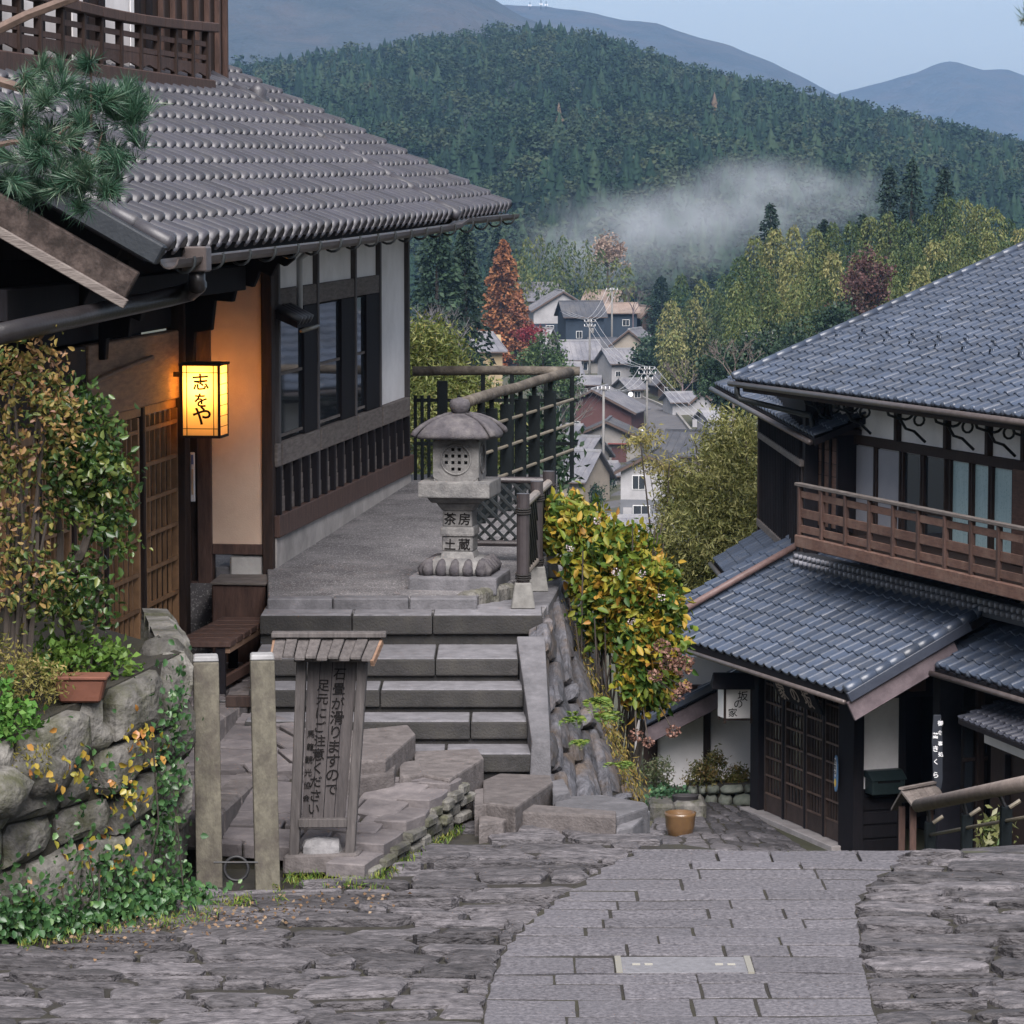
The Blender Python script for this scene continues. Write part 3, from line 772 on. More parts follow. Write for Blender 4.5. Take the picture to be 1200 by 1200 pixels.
for sdx in range(4):
    ca = LR + sdx * math.pi / 2; dx = V(math.sin(ca), -math.cos(ca), 0); tx = V(math.cos(ca), math.sin(ca), 0)
    for k in range(5):
        c = LC + dx * .245 + tx * (-.216 + k * .108); mb = MB()
        mb.tube([c + V(0, 0, Lh(956)), c + dx * .018 + V(0, 0, Lh(925)), c - dx * .02 + V(0, 0, Lh(893)), c - dx * .055 + V(0, 0, Lh(880))], [.044, .047, .036, .016], 7)
        part('petal', mb, LANTD, lotus, smooth=True)
post = part('post', lbox(.30, Lh(895), Lh(838), taper=.245), LANT, lan, bevel=.01)
part('post_block', lbox(.25, Lh(840), Lh(762)), LANT, lan, bevel=.008)
part('post_band', lbox(.285, Lh(764), Lh(714), taper=.27), LANT, lan, bevel=.02, seg=2)
part('post_block', lbox(.24, Lh(716), Lh(636)), LANT, lan, bevel=.008)
part('post_head', lbox(.24, Lh(638), Lh(590), taper=.34), LANT, lan, bevel=.01)
part('platform_underside', lbox(.40, Lh(592), Lh(558), taper=.47), LANT, lan, bevel=.008)
part('platform', lbox(.58, Lh(562), Lh(482)), LANT, lan, bevel=.012, seg=2)
# firebox with hollow inside
z0, z1 = Lh(484), Lh(262); w = .37; h = w / 2
fire = part('firebox', lbox(.36, z0, z0 + .035), LANT, lan)
fire_cz = (z0 + z1) / 2 + .01
def face_with_window(ca):
    dx = V(math.sin(ca), -math.cos(ca), 0); tx = V(math.cos(ca), math.sin(ca), 0)
    rr = .118; n = 24; t = .035
    outer = []; inner = []
    for k in range(n):
        a = 2 * math.pi * (k + .5) / n; c_, s_ = math.cos(a), math.sin(a); q = 1 / max(abs(c_) / h, abs(s_) / ((z1 - z0) / 2))
        outer.append((c_ * q, s_ * q)); inner.append((c_ * rr, s_ * rr))
    mb = MB()
    def P(x, z, d): return LC + tx * x + V(0, 0, fire_cz - .01 + z) + dx * (h - d)
    vs = [P(*o, 0) for o in outer] + [P(*i, 0) for i in inner] + [P(*o, t) for o in outer] + [P(*i, t) for i in inner]
    fs = []
    for k in range(n):
        j = (k + 1) % n
        fs += [(k, j, n + j, n + k), (n + k, n + j, 3 * n + j, 3 * n + k), (2 * n + j, 2 * n + k, 3 * n + k, 3 * n + j)]
    mb.add(vs, fs); pn = part('panel', mb, LANT, fire)
    # pierced disc
    mb = MB(); s = .0255; pts = [-.098, -.072, -.046, -.020, .020 - .0, .046, .072, .098]
    grid = np.linspace(-.118, .118, 10)
    holes = {(c, r) for c in (1, 3, 5, 7) for r in (1, 3, 5, 7)} - {(1, 1), (1, 7), (7, 1), (7, 7)}
    for c in range(9):
        for r in range(9):
            x0, x1, y0, y1 = grid[c], grid[c + 1], grid[r], grid[r + 1]
            if math.hypot((x0 + x1) / 2, (y0 + y1) / 2) > .122: continue
            if (c, r) in holes: continue
            mb.hexa([P(x0, y0, .03), P(x1, y0, .03), P(x1, y1, .03), P(x0, y1, .03), P(x0, y0, .012), P(x1, y0, .012), P(x1, y1, .012), P(x0, y1, .012)])
    part('window_lattice', mb, LANT, fire)
    mb = MB(); ring = [P(math.cos(a) * .121, math.sin(a) * .121, -.002) for a in np.linspace(0, 2 * math.pi, 25)]; mb.tube(ring, .008, 5, cap=False); part('window_rim', mb, LANT, fire, smooth=True)
for s_ in range(4): face_with_window(LR + s_ * math.pi / 2)
# cap
mb = MB(); mb.lathe(lp(0, 0, 0), [(.20, Lh(262)), (.335, Lh(268)), (.345, Lh(250)), (.325, Lh(232)), (.285, Lh(205)), (.23, Lh(178)), (.15, Lh(160)), (.07, Lh(148))], 32, .55, LR)
cap = part('cap', mb, LANTD, lan, smooth=True)
for s_ in range(4):
    ca = LR + math.pi / 4 + s_ * math.pi / 2; d = V(math.cos(ca), math.sin(ca), 0); mb = MB()
    mb.tube([LC + d * r + V(0, 0, z) for r, z in ((.09, Lh(150)), (.20, Lh(163)), (.30, Lh(185)), (.38, Lh(210)), (.435, Lh(236)), (.455, Lh(252)))], [.015, .018, .02, .022, .026, .026], 6)
    part('cap_ridge', mb, LANTD, cap, smooth=True)
mb = MB(); mb.lathe(lp(0, 0, 0), [(.05, Lh(152)), (.065, Lh(140)), (.082, Lh(120)), (.083, Lh(98)), (.07, Lh(80)), (.03, Lh(72)), (.01, Lh(68))], 14)
part('jewel', mb, LANTD, lan, smooth=True)
fd = V(math.sin(LR), -math.cos(LR), 0)
for t, zc_, w_ in (('茶', 675, -.058), ('房', 675, .058), ('土', 803, -.058), ('蔵', 803, .058)):
    write(t, lp(w_, 0, Lh(zc_)) + fd * (.121 if zc_ < 700 else .1265), axx, V(0, 0, 1), fd, .10, 0, INK, lan, weight=.0012, name='carved_character', jitter=.04)

# ------------------------------------------------------------------ dark pipe fence on the coping with lattice
PIPE = M('dark brown pipe', (0.045, 0.038, 0.040), (0.026, 0.022, 0.024), scale=10, rough=0.38, bump=0.1, rand=0.08, spec=.5)
ROPE = M('black rope', (0.012, 0.011, 0.011), (0.02, 0.018, 0.017), scale=60, rough=.9, rand=0)
CONCB = M('pale concrete block', (0.20, 0.195, 0.185), (0.12, 0.117, 0.112), scale=12, rough=.9, bump=.3, rand=.08, stain=(.14, .13, .12), stain_amt=.5, stain_scale=5)
fp = [Uz(613, 712, 1.10), Uz(629, 692, 1.10), Uz(643, 676, 1.10)]
lf = thing('lattice_fence', 'brown pipe fence with black diagonal lattice beside the stone lantern', 'fence', fp[0])
ftop = [2.0, 2.0, 2.0]
for q in fp:
    mb = MB(); mb.hexa([q + V(-.095, -.095, 0), q + V(.095, -.095, 0), q + V(.095, .095, 0), q + V(-.095, .095, 0), q + V(-.065, -.065, .20), q + V(.065, -.065, .20), q + V(.065, .065, .20), q + V(-.065, .065, .20)]); part('post_footing', mb, CONCB, lf, bevel=.008)
    mb = MB(); mb.tube([q + V(0, 0, .18), q + V(0, 0, .90)], .052, 14); po = part('post', mb, PIPE, lf, smooth=False)
    for zz in (.23, .75):
        for kk in range(3):
            mb = MB(); mb.tube([q + V(math.cos(a) * .057, math.sin(a) * .057, zz + kk * .018 + .008 * math.sin(a)) for a in np.linspace(0, 2 * math.pi, 13)], .0085, 5, cap=False); part('rope_tie', mb, ROPE, po)
for zz, r in ((.80, .034), (.25, .026)):
    for a, b in ((fp[0], fp[1]), (fp[1], fp[2])):
        mb = MB(); mb.tube([a + V(0, 0, zz), b + V(0, 0, zz)], r, 10); part('rail', mb, M('bamboo rail', (.22, .19, .17), (.13, .115, .105), scale=14, rough=.5, rand=.1), lf)
ql, qr = V(-.55, 28.9, 1.10), fp[2]
for zz in (.82, .28): 
    mb = MB(); mb.tube([ql + V(0, 0, zz), qr + V(0, 0, zz)], .028, 9); part('rail', mb, PIPE, lf)
def lattice(a, b, z0, z1, step, parent):
    d = (b - a); Lh_ = d.length; d.normalize(); H = z1 - z0; nrm_ = V(-d.y, d.x, 0)
    for sg in (1, -1):
        s = -H
        while s < Lh_ + H:
            x0, x1 = s, s + H
            za, zb = (0, H) if sg > 0 else (H, 0)
            # clip to 0..L
            t0 = max(0, (0 - x0) / (x1 - x0)); t1 = min(1, (Lh_ - x0) / (x1 - x0))
            if t1 > t0 + .02:
                pa = a + d * (x0 + (x1 - x0) * t0) + V(0, 0, z0 - a.z + za + (zb - za) * t0) + nrm_ * .008 * sg
                pb = a + d * (x0 + (x1 - x0) * t1) + V(0, 0, z0 - a.z + za + (zb - za) * t1) + nrm_ * .008 * sg
                mb = MB(); mb.beam(pa, pb, .014, .024, nrm_.cross(pb - pa)); part('lattice_bar', mb, BLACKM, parent)
            s += step
lattice(ql, qr, 1.38, 1.92, .108, lf)
lattice(fp[0], fp[1], 1.36, 1.88, .16, lf)
lattice(fp[1], fp[2], 1.36, 1.88, .16, lf)

# ------------------------------------------------------------------ black slat fence with log handrails at the back of the terrace
LOGM = M('log rail', (0.10, 0.085, 0.07), (0.038, 0.031, 0.027), scale=9, rough=.85, bump=.9, bscale=30, rand=.05, stretch=(1, 1, 1), stain=(.22, .195, .165), stain_amt=.4, stain_scale=5, bdist=.012)
SLATB = M('black fence slat', (0.007, 0.010, 0.012), (0.004, 0.006, 0.007), scale=6, rough=.75, bump=.3, rand=.2, spec=.12)
BAMB = M('pale bamboo rail', (.20, .175, .135), (.12, .105, .082), scale=12, rough=.5, rand=.1)
bf = thing('slat_fence', 'black slat fence with thick log handrail across the terrace end', 'fence', (0, 35, tz(35)))
la, lb = V(-1.03, 35.25, 2.50), V(.70, 35.25, 2.50)
mb = MB(); mb.tube([la, la.lerp(lb, .5) + V(0, 0, .01), lb], [.05, .048, .047], 12); part('handrail_log', mb, LOGM, bf, smooth=True, label='long level log along the far edge')
d0, d1 = U(668, 436, 35.1), U(535, 474, 30.7)
mb = MB(); mb.tube([d0.lerp(d1, t) + V(0, uni(-.01, .01), uni(-.008, .008)) for t in np.linspace(0, 1, 7)], [.05, .048, .051, .05, .053, .054, .055], 12); part('handrail_log', mb, LOGM, bf, smooth=True, label='sloping weathered log')
dd = (d1 - d0); 
for px in (645, 626, 610, 593, 576, 562, 548):
    t = None
    # find the point on the rail under this column of the photograph
    lo, hi = 0.0, 1.0
    for _ in range(30):
        mid = (lo + hi) / 2; q = d0 + dd * mid
        xx = 600 + F * q.x / (q.y * math.cos(PITCH) + (CZ - q.z) * math.sin(PITCH))
        if xx > px: lo = mid
        else: hi = mid
    q = d0 + dd * lo; g = tz(q.y)
    d2 = V(dd.x, dd.y, 0).normalized()
    mb = MB(); mb.box(V(q.x, q.y, (g + q.z - .13) / 2), .115, .035, q.z - .13 - g, V(1, 0, 0), V(0, 1, 0)); sl = part('slat', mb, SLATB, bf, bevel=.004)
    mb = MB(); mb.box(V(q.x, q.y + .01, q.z - .08), .045, .03, .14); part('slat_peg', mb, SLATB, sl)
for zz in (2.22, 1.97, 1.70):
    a = V(d0.x + .03, d0.y, zz); b = a.lerp(V(d1.x, d1.y, zz - (d0.z - d1.z)), .86)
    mb = MB(); mb.tube([a, b], .016, 7); part('bamboo_rail', mb, BAMB, bf)
for x in (-1.0, -.93, -.86, -.72, -.55):
    w_ = .11 if x == -.72 else .035
    mb = MB(); mb.box(V(x, 35.25, (1.38 + 2.40) / 2 - (.1 if w_ < .1 else 0)), w_, .04, 1.02 - (.1 if w_ < .1 else 0)); part('slat', mb, SLATB, bf, bevel=.004)
for x in (-.3, .0, .35, .62):
    mb = MB(); mb.box(V(x, 35.25, 1.93), .045, .04, 1.08); part('slat', mb, SLATB, bf, bevel=.004)
for zz in (2.2, 1.75):
    mb = MB(); mb.box(V(-.17, 35.25, zz), 1.70, .03, .035); part('cross_rail', mb, SLATB, bf)
# ================================================================== ROOF TILES
def tile_mesh(name, w, l, kind, m):
    """one pantile; x across (0..w), y up the slope (0 = front), z normal. kind 'roll' = fat round roll, 'wave' = gentle S"""
    if kind == 'roll':
        prof = [(0, -.004), (.10 * w, -.026), (.30 * w, -.030), (.46 * w, -.016)]
        c, r = .73 * w, .285 * w
        for a in (165, 135, 105, 75, 45, 12): prof.append((c + r * math.cos(math.radians(a)), r * 1.0 * math.sin(math.radians(a)) - .002))
    else:
        prof = [(0, .020), (.10 * w, .004), (.28 * w, -.010), (.50 * w, -.008), (.66 * w, .010), (.78 * w, .033), (.88 * w, .042), (.97 * w, .032), (1.03 * w, .010)]
    n = len(prof); t = .028
    rows = [(0.0, -.020, .80), (.014, -.004, .95), (.035, .0, 1.0), (l, -.034, .94)] if kind == 'roll' else [(0.0, -.004, 1), (.02, .0, 1), (l, -.026, 1)]
    vs = []
    nr = len(rows)
    for y, dz, k in rows:
        for x, z in prof: vs.append((x, y, z * k + dz + .02))
    for x, z in prof: vs.append((x, 0.004, z - t + .012))
    fs = []
    for j in range(nr - 1):
        for i in range(n - 1): a = j * n + i; fs.append((a, a + 1, a + n + 1, a + n))
    for i in range(n - 1): fs.append((i + 1, i, nr * n + i, nr * n + i + 1))
    if kind == 'roll':   # closed nose of the roll
        fs.append(tuple(range(nr * n + 4, (nr + 1) * n))[::-1])
    me = mesh_from(name, vs, fs, None, recalc=False, smooth=True)
    for p in me.polygons:
        if p.index >= (nr - 1) * (n - 1): p.use_smooth = False
    me.materials.append(m)
    return me
def inframe(p, mar=0):
    d = p - V(0, 0, CZ); fwd = d.y * math.cos(PITCH) - d.z * math.sin(PITCH); upc = d.y * math.sin(PITCH) + d.z * math.cos(PITCH)
    if fwd <= 0: return None
    x, y = 600 + F * d.x / fwd, 600 - F * upc / fwd
    if -mar < x < 1200 + mar and -mar < y < 1200 + mar: return x, y
    return None
def tile_roof(parent, me, tile_name, E0, E1, up, w, e, nrows, vis=None, verge=None, jit=.004, limit=300):
    """E0->E1 eave line, up = function(t)->unit up-slope vector, tiles laid in courses"""
    ev = E1 - E0; L = ev.length; n = int(round(L / w)); ws = L / n; ud = ev.normalized(); items = []
    for j in range(nrows):
        for i in range(n):
            t = (i + .5) / n; s = up(t); nn = ud.cross(s).normalized()
            if nn.z < 0: nn = -nn
            p = E0 + ud * (i * ws) + s * (j * e) + nn * (.01 + uni(-jit, jit) * .6) + ud * uni(-jit, jit)
            if verge and not verge(i, j, n, p): continue
            x = ud if ud.cross(s).z > 0 else -ud
            if x != ud: p = p + ud * ws
            M4 = Matrix(((x.x, s.x, nn.x, p.x), (x.y, s.y, nn.y, p.y), (x.z, s.z, nn.z, p.z), (0, 0, 0, 1)))
            c = p + s * e * .5
            items.append((c, M4))
    # nearest visible ones become tiles of their own, the others one joined part
    scored = []
    for c, M4 in items:
        f_ = inframe(c, 10); v_ = f_ is not None and (vis is None or vis(*f_))
        scored.append(((1.0 / (c - V(0, 0, CZ)).length) if v_ else -1.0, M4))
    scored.sort(key=lambda q: -q[0])
    own = [q for q in scored[:limit] if q[0] > 0]; rest = [q for q in scored if q not in own] if len(own) < len(scored) else []
    for _, M4 in own: piece(tile_name, me, parent, M4)
    if len(own) < len(scored):
        rest = scored[len(own):]
        co = np.array([tuple(v.co) for v in me.vertices]); polys = [tuple(p.vertices) for p in me.polygons]
        vs = []; fs = []
        for _, M4 in rest:
            A = np.array(M4); q = co @ A[:3, :3].T + A[:3, 3]; b = len(vs)
            vs.extend(map(tuple, q)); fs.extend([tuple(b + k for k in f) for f in polys])
        m2 = mesh_from('more_' + tile_name + 's', vs, fs, woff(parent), recalc=False, smooth=True)
        o = link_mesh('roof_tile_field', m2, me.materials[0], parent); o['kind'] = 'stuff'

# ================================================================== LEFT HOUSE
LO = U(322, 672, 28.4)
LB = Frame((LO.x, LO.y), (.139, 1), (1, -.139))
lh = thing('inn_house', 'old inn with grey tiled roof, lattice doors and a row of dark framed windows', 'house', (LO.x, LO.y, TZ))
def Lbox(name, u0, u1, v0, v1, z0, z1, m, parent=None, bevel=.006, label=None):
    mb = MB(); mb.fbox(LB, u0, u1, v0, v1, z0, z1); return part(name, mb, m, parent or lh, bevel=bevel, label=label)
def lu(px, v=0.0, y=450): return LB.uz(px, y, v)[0]
# --- window wall
UE = lu(479)
Lbox('foundation', 0, UE, -.30, .02, .9, 1.47, M('foundation plaster', (.34, .32, .31), (.24, .225, .22), scale=3, rough=.9, rand=0, stain=(.12, .115, .115), stain_amt=.6), bevel=.004)
Lbox('sill_board', -.02, UE + .02, -.2, .05, 1.47, 1.655, WOODR)
wall = Lbox('wall', 0.0, UE, -.30, -.03, 1.6, 4.15, PLASTER, bevel=0)
Lbox('lower_board', 0.02, UE - .02, -.10, -.022, 1.655, 2.06, WOODG, bevel=0)
u = .05; k = 0
while u < UE - .06:
    Lbox('batten', u, u + .06, -.03, .045, 1.655, 2.06, WOODB, bevel=.004)
    # short overlapping boards between the battens
    for q in range(3): Lbox('clapboard', u + .062, min(u + .398, UE - .03), -.03 + .003, -.002 - .006 * q, 1.655 + q * .135, 1.655 + (q + 1) * .135 - .004, WOODG, bevel=.003)
    u += .40
postpx = [326, 372, 416, 445, 478]
pu = [lu(p) for p in postpx]
edges_ = [0.0] + pu
for i in range(len(pu)):
    a = 0 if i == 0 else pu[i - 1] + .035
    b = pu[i] - .035
    if b - a > .1: Lbox('sill_beam', a, b, -.06, .03, 2.06, 2.25, WOODG)
for i, q in enumerate(pu): Lbox('wall_post', q - .036, q + .036, -.08, .018, 1.655, 4.1, M('grey post', (.075, .068, .07), (.045, .04, .042), scale=5, rough=.7, bump=.3, rand=.1, stretch=(5, 5, .8)))
for a, b in ((pu[0], pu[1]), (pu[1], pu[2]), (pu[2], pu[3])):
    Lbox('lintel_beam', a + .036, b - .036, -.08, .005, 3.37, 3.54, WOODG)
def window(a, b, sh0, sh1):
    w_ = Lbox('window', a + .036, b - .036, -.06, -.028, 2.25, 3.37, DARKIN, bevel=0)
    Lbox('pane', a + .06, b - .04, -.027, -.022, 2.27, 3.35, GLASS, w_, bevel=0)
    Lbox('shutter', sh0, sh1, -.027, .006, 2.252, 3.37, WOODB, w_)
    for z in (2.30, 2.82): Lbox('glazing_bar', a + .045, b - .06, -.022, -.012, z - .012, z + .012, WOODG, w_, bevel=0)
window(pu[0], pu[1], lu(356), pu[1] - .037)
window(pu[1], pu[2], lu(400), pu[2] - .037)
window(pu[2], pu[3], lu(429), pu[3] - .037)
# low inside things seen through the first window
# --- eave soffit and boards
Lbox('eave_beam', -.1, UE + .3, -.02, .08, 3.90, 4.02, WOODB)
# --- wing wall facing the street
vw0, _z = LB.vz(250, 500, 0); vw1 = -.085
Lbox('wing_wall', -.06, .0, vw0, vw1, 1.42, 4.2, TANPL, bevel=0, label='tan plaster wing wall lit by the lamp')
Lbox('wing_post', -.09, .04, -.085, .005, 1.12, 4.2, WOODD)
Lbox('wing_post', -.10, .05, vw0 - .12, vw0, .95, 4.2, WOODR)
Lbox('wing_rail', -.08, .02, vw0, -.085, 1.33, 1.42, WOODR)
Lbox('base_stone', -.06, .3, vw0 + .14, -.085, .9, 1.32, M('pale base stone', (.42, .41, .40), (.30, .29, .285), scale=7, rough=.9, rand=.05), bevel=.02)
Lbox('base_stone', -.02, .3, vw0 + .01, vw0 + .138, .9, 1.22, STEP, bevel=.01)
Lbox('return_wall', -.02, .02, -.78, vw0 - .12, .65, 4.2, WOODD)
Lbox('return_plaster', -.045, -.022, -.74, vw0 - .15, .74, .98, PLASTER, bevel=.003)
Lbox('return_sill', -.10, .0, -.76, vw0 - .12, .98, 1.10, WOODR)
# --- lattice front
VD = -.75
Lbox('front_post', -.42, -.26, VD - .06, VD + .09, .5, 4.2, WOODD)
Lbox('front_post', -.24, -.10, VD - .06, VD + .06, .5, 4.2, WOODR)
Lbox('threshold', -9.5, -.3, VD - .12, VD + .08, .50, .68, WOODD)
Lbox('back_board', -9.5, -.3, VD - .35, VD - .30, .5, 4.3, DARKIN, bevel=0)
lint = Lbox('lintel_board', lu(97, VD, 440), -.43, VD - .05, VD + .05, 2.66, 3.22, WOODT, bevel=.01, label='broad tan board over the lattice doors')
Lbox('lintel_board', -9.5, lu(97, VD, 440) - .01, VD - .05, VD + .03, 2.66, 3.22, WOODD)
Lbox('upper_board', -9.5, -.43, VD - .06, VD - .01, 3.24, 4.4, WOODB)
Lbox('head_rail', -9.5, -.43, VD - .045, VD + .02, 2.585, 2.66, LATW)
mb = MB(); a = LB.p(lu(97, VD + .08, 440), VD + .09, 2.93); b = LB.p(lu(176, VD + .08, 416), VD + .09, 3.04); mb.tube([a, a.lerp(b, .5) + V(0, 0, .01), b], [.022, .026, .03], 8); part('hanging_pole', mb, WOODT, lh)
px_edges = [(206, 166), (160, 122), (117, 84), (79, 44), (40, 8), (4, -34)]
for a_, b_ in px_edges:
    u1, u0 = lu(a_, VD, 600), lu(b_, VD, 600); z0, z1 = .69, 2.58
    dr = Lbox('lattice_door', u0, u0 + .05, VD - .03, VD + .03, z0, z1, LATW, bevel=.004)
    Lbox('stile', u1 - .05, u1, VD - .03, VD + .03, z0, z1, LATW, dr, .004)
    Lbox('panel', u0 + .05, u1 - .05, VD - .03, VD - .022, z0 + .01, z1 - .01, M('amber-lit door panel', (.055, .030, .014), (.035, .02, .012), scale=4, rough=.5, rand=.1), dr, 0)  # dark door backing; the lamp's amber light is put into its colour
    nb = 6
    for k in range(1, nb):
        uu = u0 + .05 + (u1 - u0 - .1) * k / nb; Lbox('bar', uu - .014, uu + .014, VD - .012, VD + .014, z0 + .08, z1, LATW, dr, 0)
    z = z0 + .09
    while z < z1:
        Lbox('rail', u0 + .05, u1 - .05, VD + .014, VD + .032, z - .016, z + .016, LATW, dr, 0); z += .282
    Lbox('bottom_rail', u0 + .05, u1 - .05, VD - .02, VD + .03, z0, z0 + .07, LATW, dr, .003)
    Lbox('door_post', u0 - .075, u0 - .006, VD - .05, VD + .04, z0 - .1, 2.66, WOODD)
# --- carved brackets under the eave
def bracket(uc, vo, z_top, reach, drop, th):
    base = LB.p(uc, vo, z_top); prof = [(0, 0), (reach, 0), (reach, -.10), (reach * .92, -.16), (reach * .86, -.13), (reach * .80, -.24), (reach * .70, -.20), (reach * .64, -.33), (reach * .50, -.30), (reach * .46, -.45), (reach * .30, -.44), (reach * .27, -drop * .72), (reach * .12, -drop * .74), (reach * .10, -drop), (0, -drop)]
    mb = MB(); mb.prism([base + LB.v * x + V(0, 0, z) for x, z in prof], LB.u * th); return part('carved_bracket', mb, WOODB, lh, bevel=.006)
bracket(-.36, VD + .05, 3.90, .95, .95, .10)
bracket(-3.0, VD + .05, 3.72, .50, .62, .10)
bracket(-5.6, VD + .05, 3.90, .9, .9, .10)
# --- roof
slope = .557
def zE(u): return 3.99 + (u + 7.5) * .0085
s_up = (-LB.v + V(0, 0, slope)).normalized()
EA, EB = LB.p(-7.45, .88, zE(-7.45)), LB.p(3.90, .88, zE(3.9))
mb = MB()
topA, topB = LB.p(-7.45, -1.9, zE(-7.45) + 2.78 * slope), LB.p(3.9, -1.9, zE(3.9) + 2.78 * slope)
dn = V(0, 0, -.06)
EA_, EB_ = EA, EB; EA, EB = EA + s_up * .12, EB + s_up * .12
mb.hexa([EA + dn * 2, EB + dn * 2, topB + dn * 2, topA + dn * 2, EA + dn * .35, EB + dn * .35, topB + dn * .35, topA + dn * .35])
roofm = part('roof', mb, WOODB, lh); EA, EB = EA_, EB_
TL_ = tile_mesh('roof_tile', .30, .275, 'roll', TILEL)
tile_roof(roofm, TL_, 'roof_tile', EA, EB, lambda t: s_up, .30, .245, 11)
EC, ED = LB.p(3.95, .90, zE(3.95) + .01), LB.p(7.75, .90, zE(7.75) + .03)
s2 = (-LB.v + V(0, 0, .48)).normalized()
mb = MB(); tC, tD = EC + s2 * 3.9, ED + s2 * 3.9
e_ = s2 * .12
mb.hexa([EC + e_ + dn * 2, ED + e_ + dn * 2, tD + dn * 2, tC + dn * 2, EC + e_ + dn * .35, ED + e_ + dn * .35, tD + dn * .35, tC + dn * .35])
roof2 = part('end_roof', mb, WOODB, lh)
tile_roof(roof2, TL_, 'roof_tile', EC, ED, lambda t: s2, .30, .245, 15)
# verge tiles along the seam and at the near gable
for (u0, v0, zz, sl, nn_, rr) in ((3.92, .95, zE(3.9) + .04, s_up, 11, .06), (-7.5, .95, zE(-7.5) + .05, s_up, 11, .055)):
    p = LB.p(u0, v0, zz)
    for k in range(nn_):
        mb = MB(); a = p + sl * (k * .245); mb.tube([a - sl * .01, a + sl * .02, a + sl * .26], [rr * .8, rr, rr * .86], 9); part('verge_tile', mb, TILEL, roofm, smooth=True)
mb = MB(); a = LB.p(-7.62, .92, zE(-7.5) - .02); b = a + s_up * 3.2; mb.beam(a, b, .10, .13); part('verge_board', mb, M('verge slate', (.022, .026, .032), (.014, .017, .022), scale=5, rough=.5, rand=0), roofm, bevel=.01)
# bargeboard of the near gable
mb = MB(); a = LB.p(-7.58, .72, zE(-7.5) - .22); b = a + s_up * 3.4; mb.beam(a, b, .07, .22); part('bargeboard', mb, M('weathered bargeboard', (.026, .018, .016), (.011, .008, .007), scale=9, rough=.85, bump=.7, bscale=30, rand=0, stain=(.13, .10, .09), stain_amt=.5, stain_scale=5), lh, bevel=.008)
mb = MB(); a = LB.p(-7.63, .70, zE(-7.5) - .315); b = a + s_up * 3.4; mb.beam(a, b, .04, .06); part('bargeboard_trim', mb, WOODG, lh, bevel=.005)
# rafters
for k in range(24):
    u = -7.2 + k * .62
    if u > 7.6: break
    sl = s_up if u < 3.9 else s2
    a = LB.p(u, .55, zE(u) - .02); mb = MB(); mb.beam(a, a + sl * 1.6, .07, .08); part('rafter', mb, WOODB, lh)
# purlins deep in the shade below the near gable
Lbox('purlin', -7.3, -.4, -.30, -.14, 3.55, 3.75, WOODB)
Lbox('gable_wall', -6.75, -6.6, -3.2, VD - .06, .9, 5.2, WOODB)
# gutter
g0, g1, g2 = EA + V(0, 0, -.045) + LB.v * .045, EB + V(0, 0, -.04) + LB.v * .045, ED + V(0, 0, -.035) + LB.v * .05

def halfpipe(name, pts, r, m, parent):
    n = 7; vs = []; fs = []
    for q in pts:
        for k in range(n):
            a = math.pi * (k / (n - 1)) + math.pi
            vs.append(q + LB.v * (math.cos(a) * r) + V(0, 0, math.sin(a) * r))
        for k in range(n - 1, -1, -1):
            a = math.pi * (k / (n - 1)) + math.pi
            vs.append(q + LB.v * (math.cos(a) * (r - .008)) + V(0, 0, math.sin(a) * (r - .008)))
    m_ = 2 * n
    for i in range(len(pts) - 1):
        for k in range(m_): fs.append((i * m_ + k, i * m_ + (k + 1) % m_, (i + 1) * m_ + (k + 1) % m_, (i + 1) * m_ + k))
    fs.append(tuple(range(m_))); fs.append(tuple((len(pts) - 1) * m_ + k for k in range(m_)))
    mb = MB(); mb.add(vs, fs); return part(name, mb, m, parent, smooth=False)
gutter = halfpipe('gutter', [g0, g0.lerp(g1, .5) + V(0, 0, -.012), g1 + V(0, 0, .0), g1.lerp(g2, .12) + V(0, 0, .04), g2], .062, GUTTER, lh)
for k in range(18):
    q = g0.lerp(g1, (k + .5) / 14) if k < 14 else g1.lerp(g2, (k - 13.3) / 4.2)
    mb = MB(); mb.tube([q + LB.v * (math.cos(a) * .07) + V(0, 0, -.025 + math.sin(a) * .07) for a in np.linspace(math.pi * .9, 2.15 * math.pi, 10)], .010, 5); part('gutter_hook', mb, BLACKM, gutter)
hq = g0.lerp(g1, .065)
# rain-head and the long dark pipe running back under the eave
mb = MB(); mb.box(hq + V(0, 0, -.02), .16, .16, .16, LB.u, LB.v); rh = part('rain_head', mb, GUTTER, lh, bevel=.01)
rq = U(222, 342, hq.y + .3)
mb = MB(); mb.tube([hq + V(0, 0, -.08), hq + V(.0, 0, -.2), V(hq.x - .0, hq.y + .1, rq.z + .05), rq, rq + V(-.12, -.1, -.03), U(60, 378, hq.y - 1.2), U(-30, 398, hq.y - 2.0)], [.055, .055, .058, .062, .062, .064, .066], 12); part('drain_pipe', mb, M('dark drain pipe', (.018, .016, .017), (.012, .010, .011), scale=6, rough=.35, rand=0, spec=.5), lh, smooth=True)
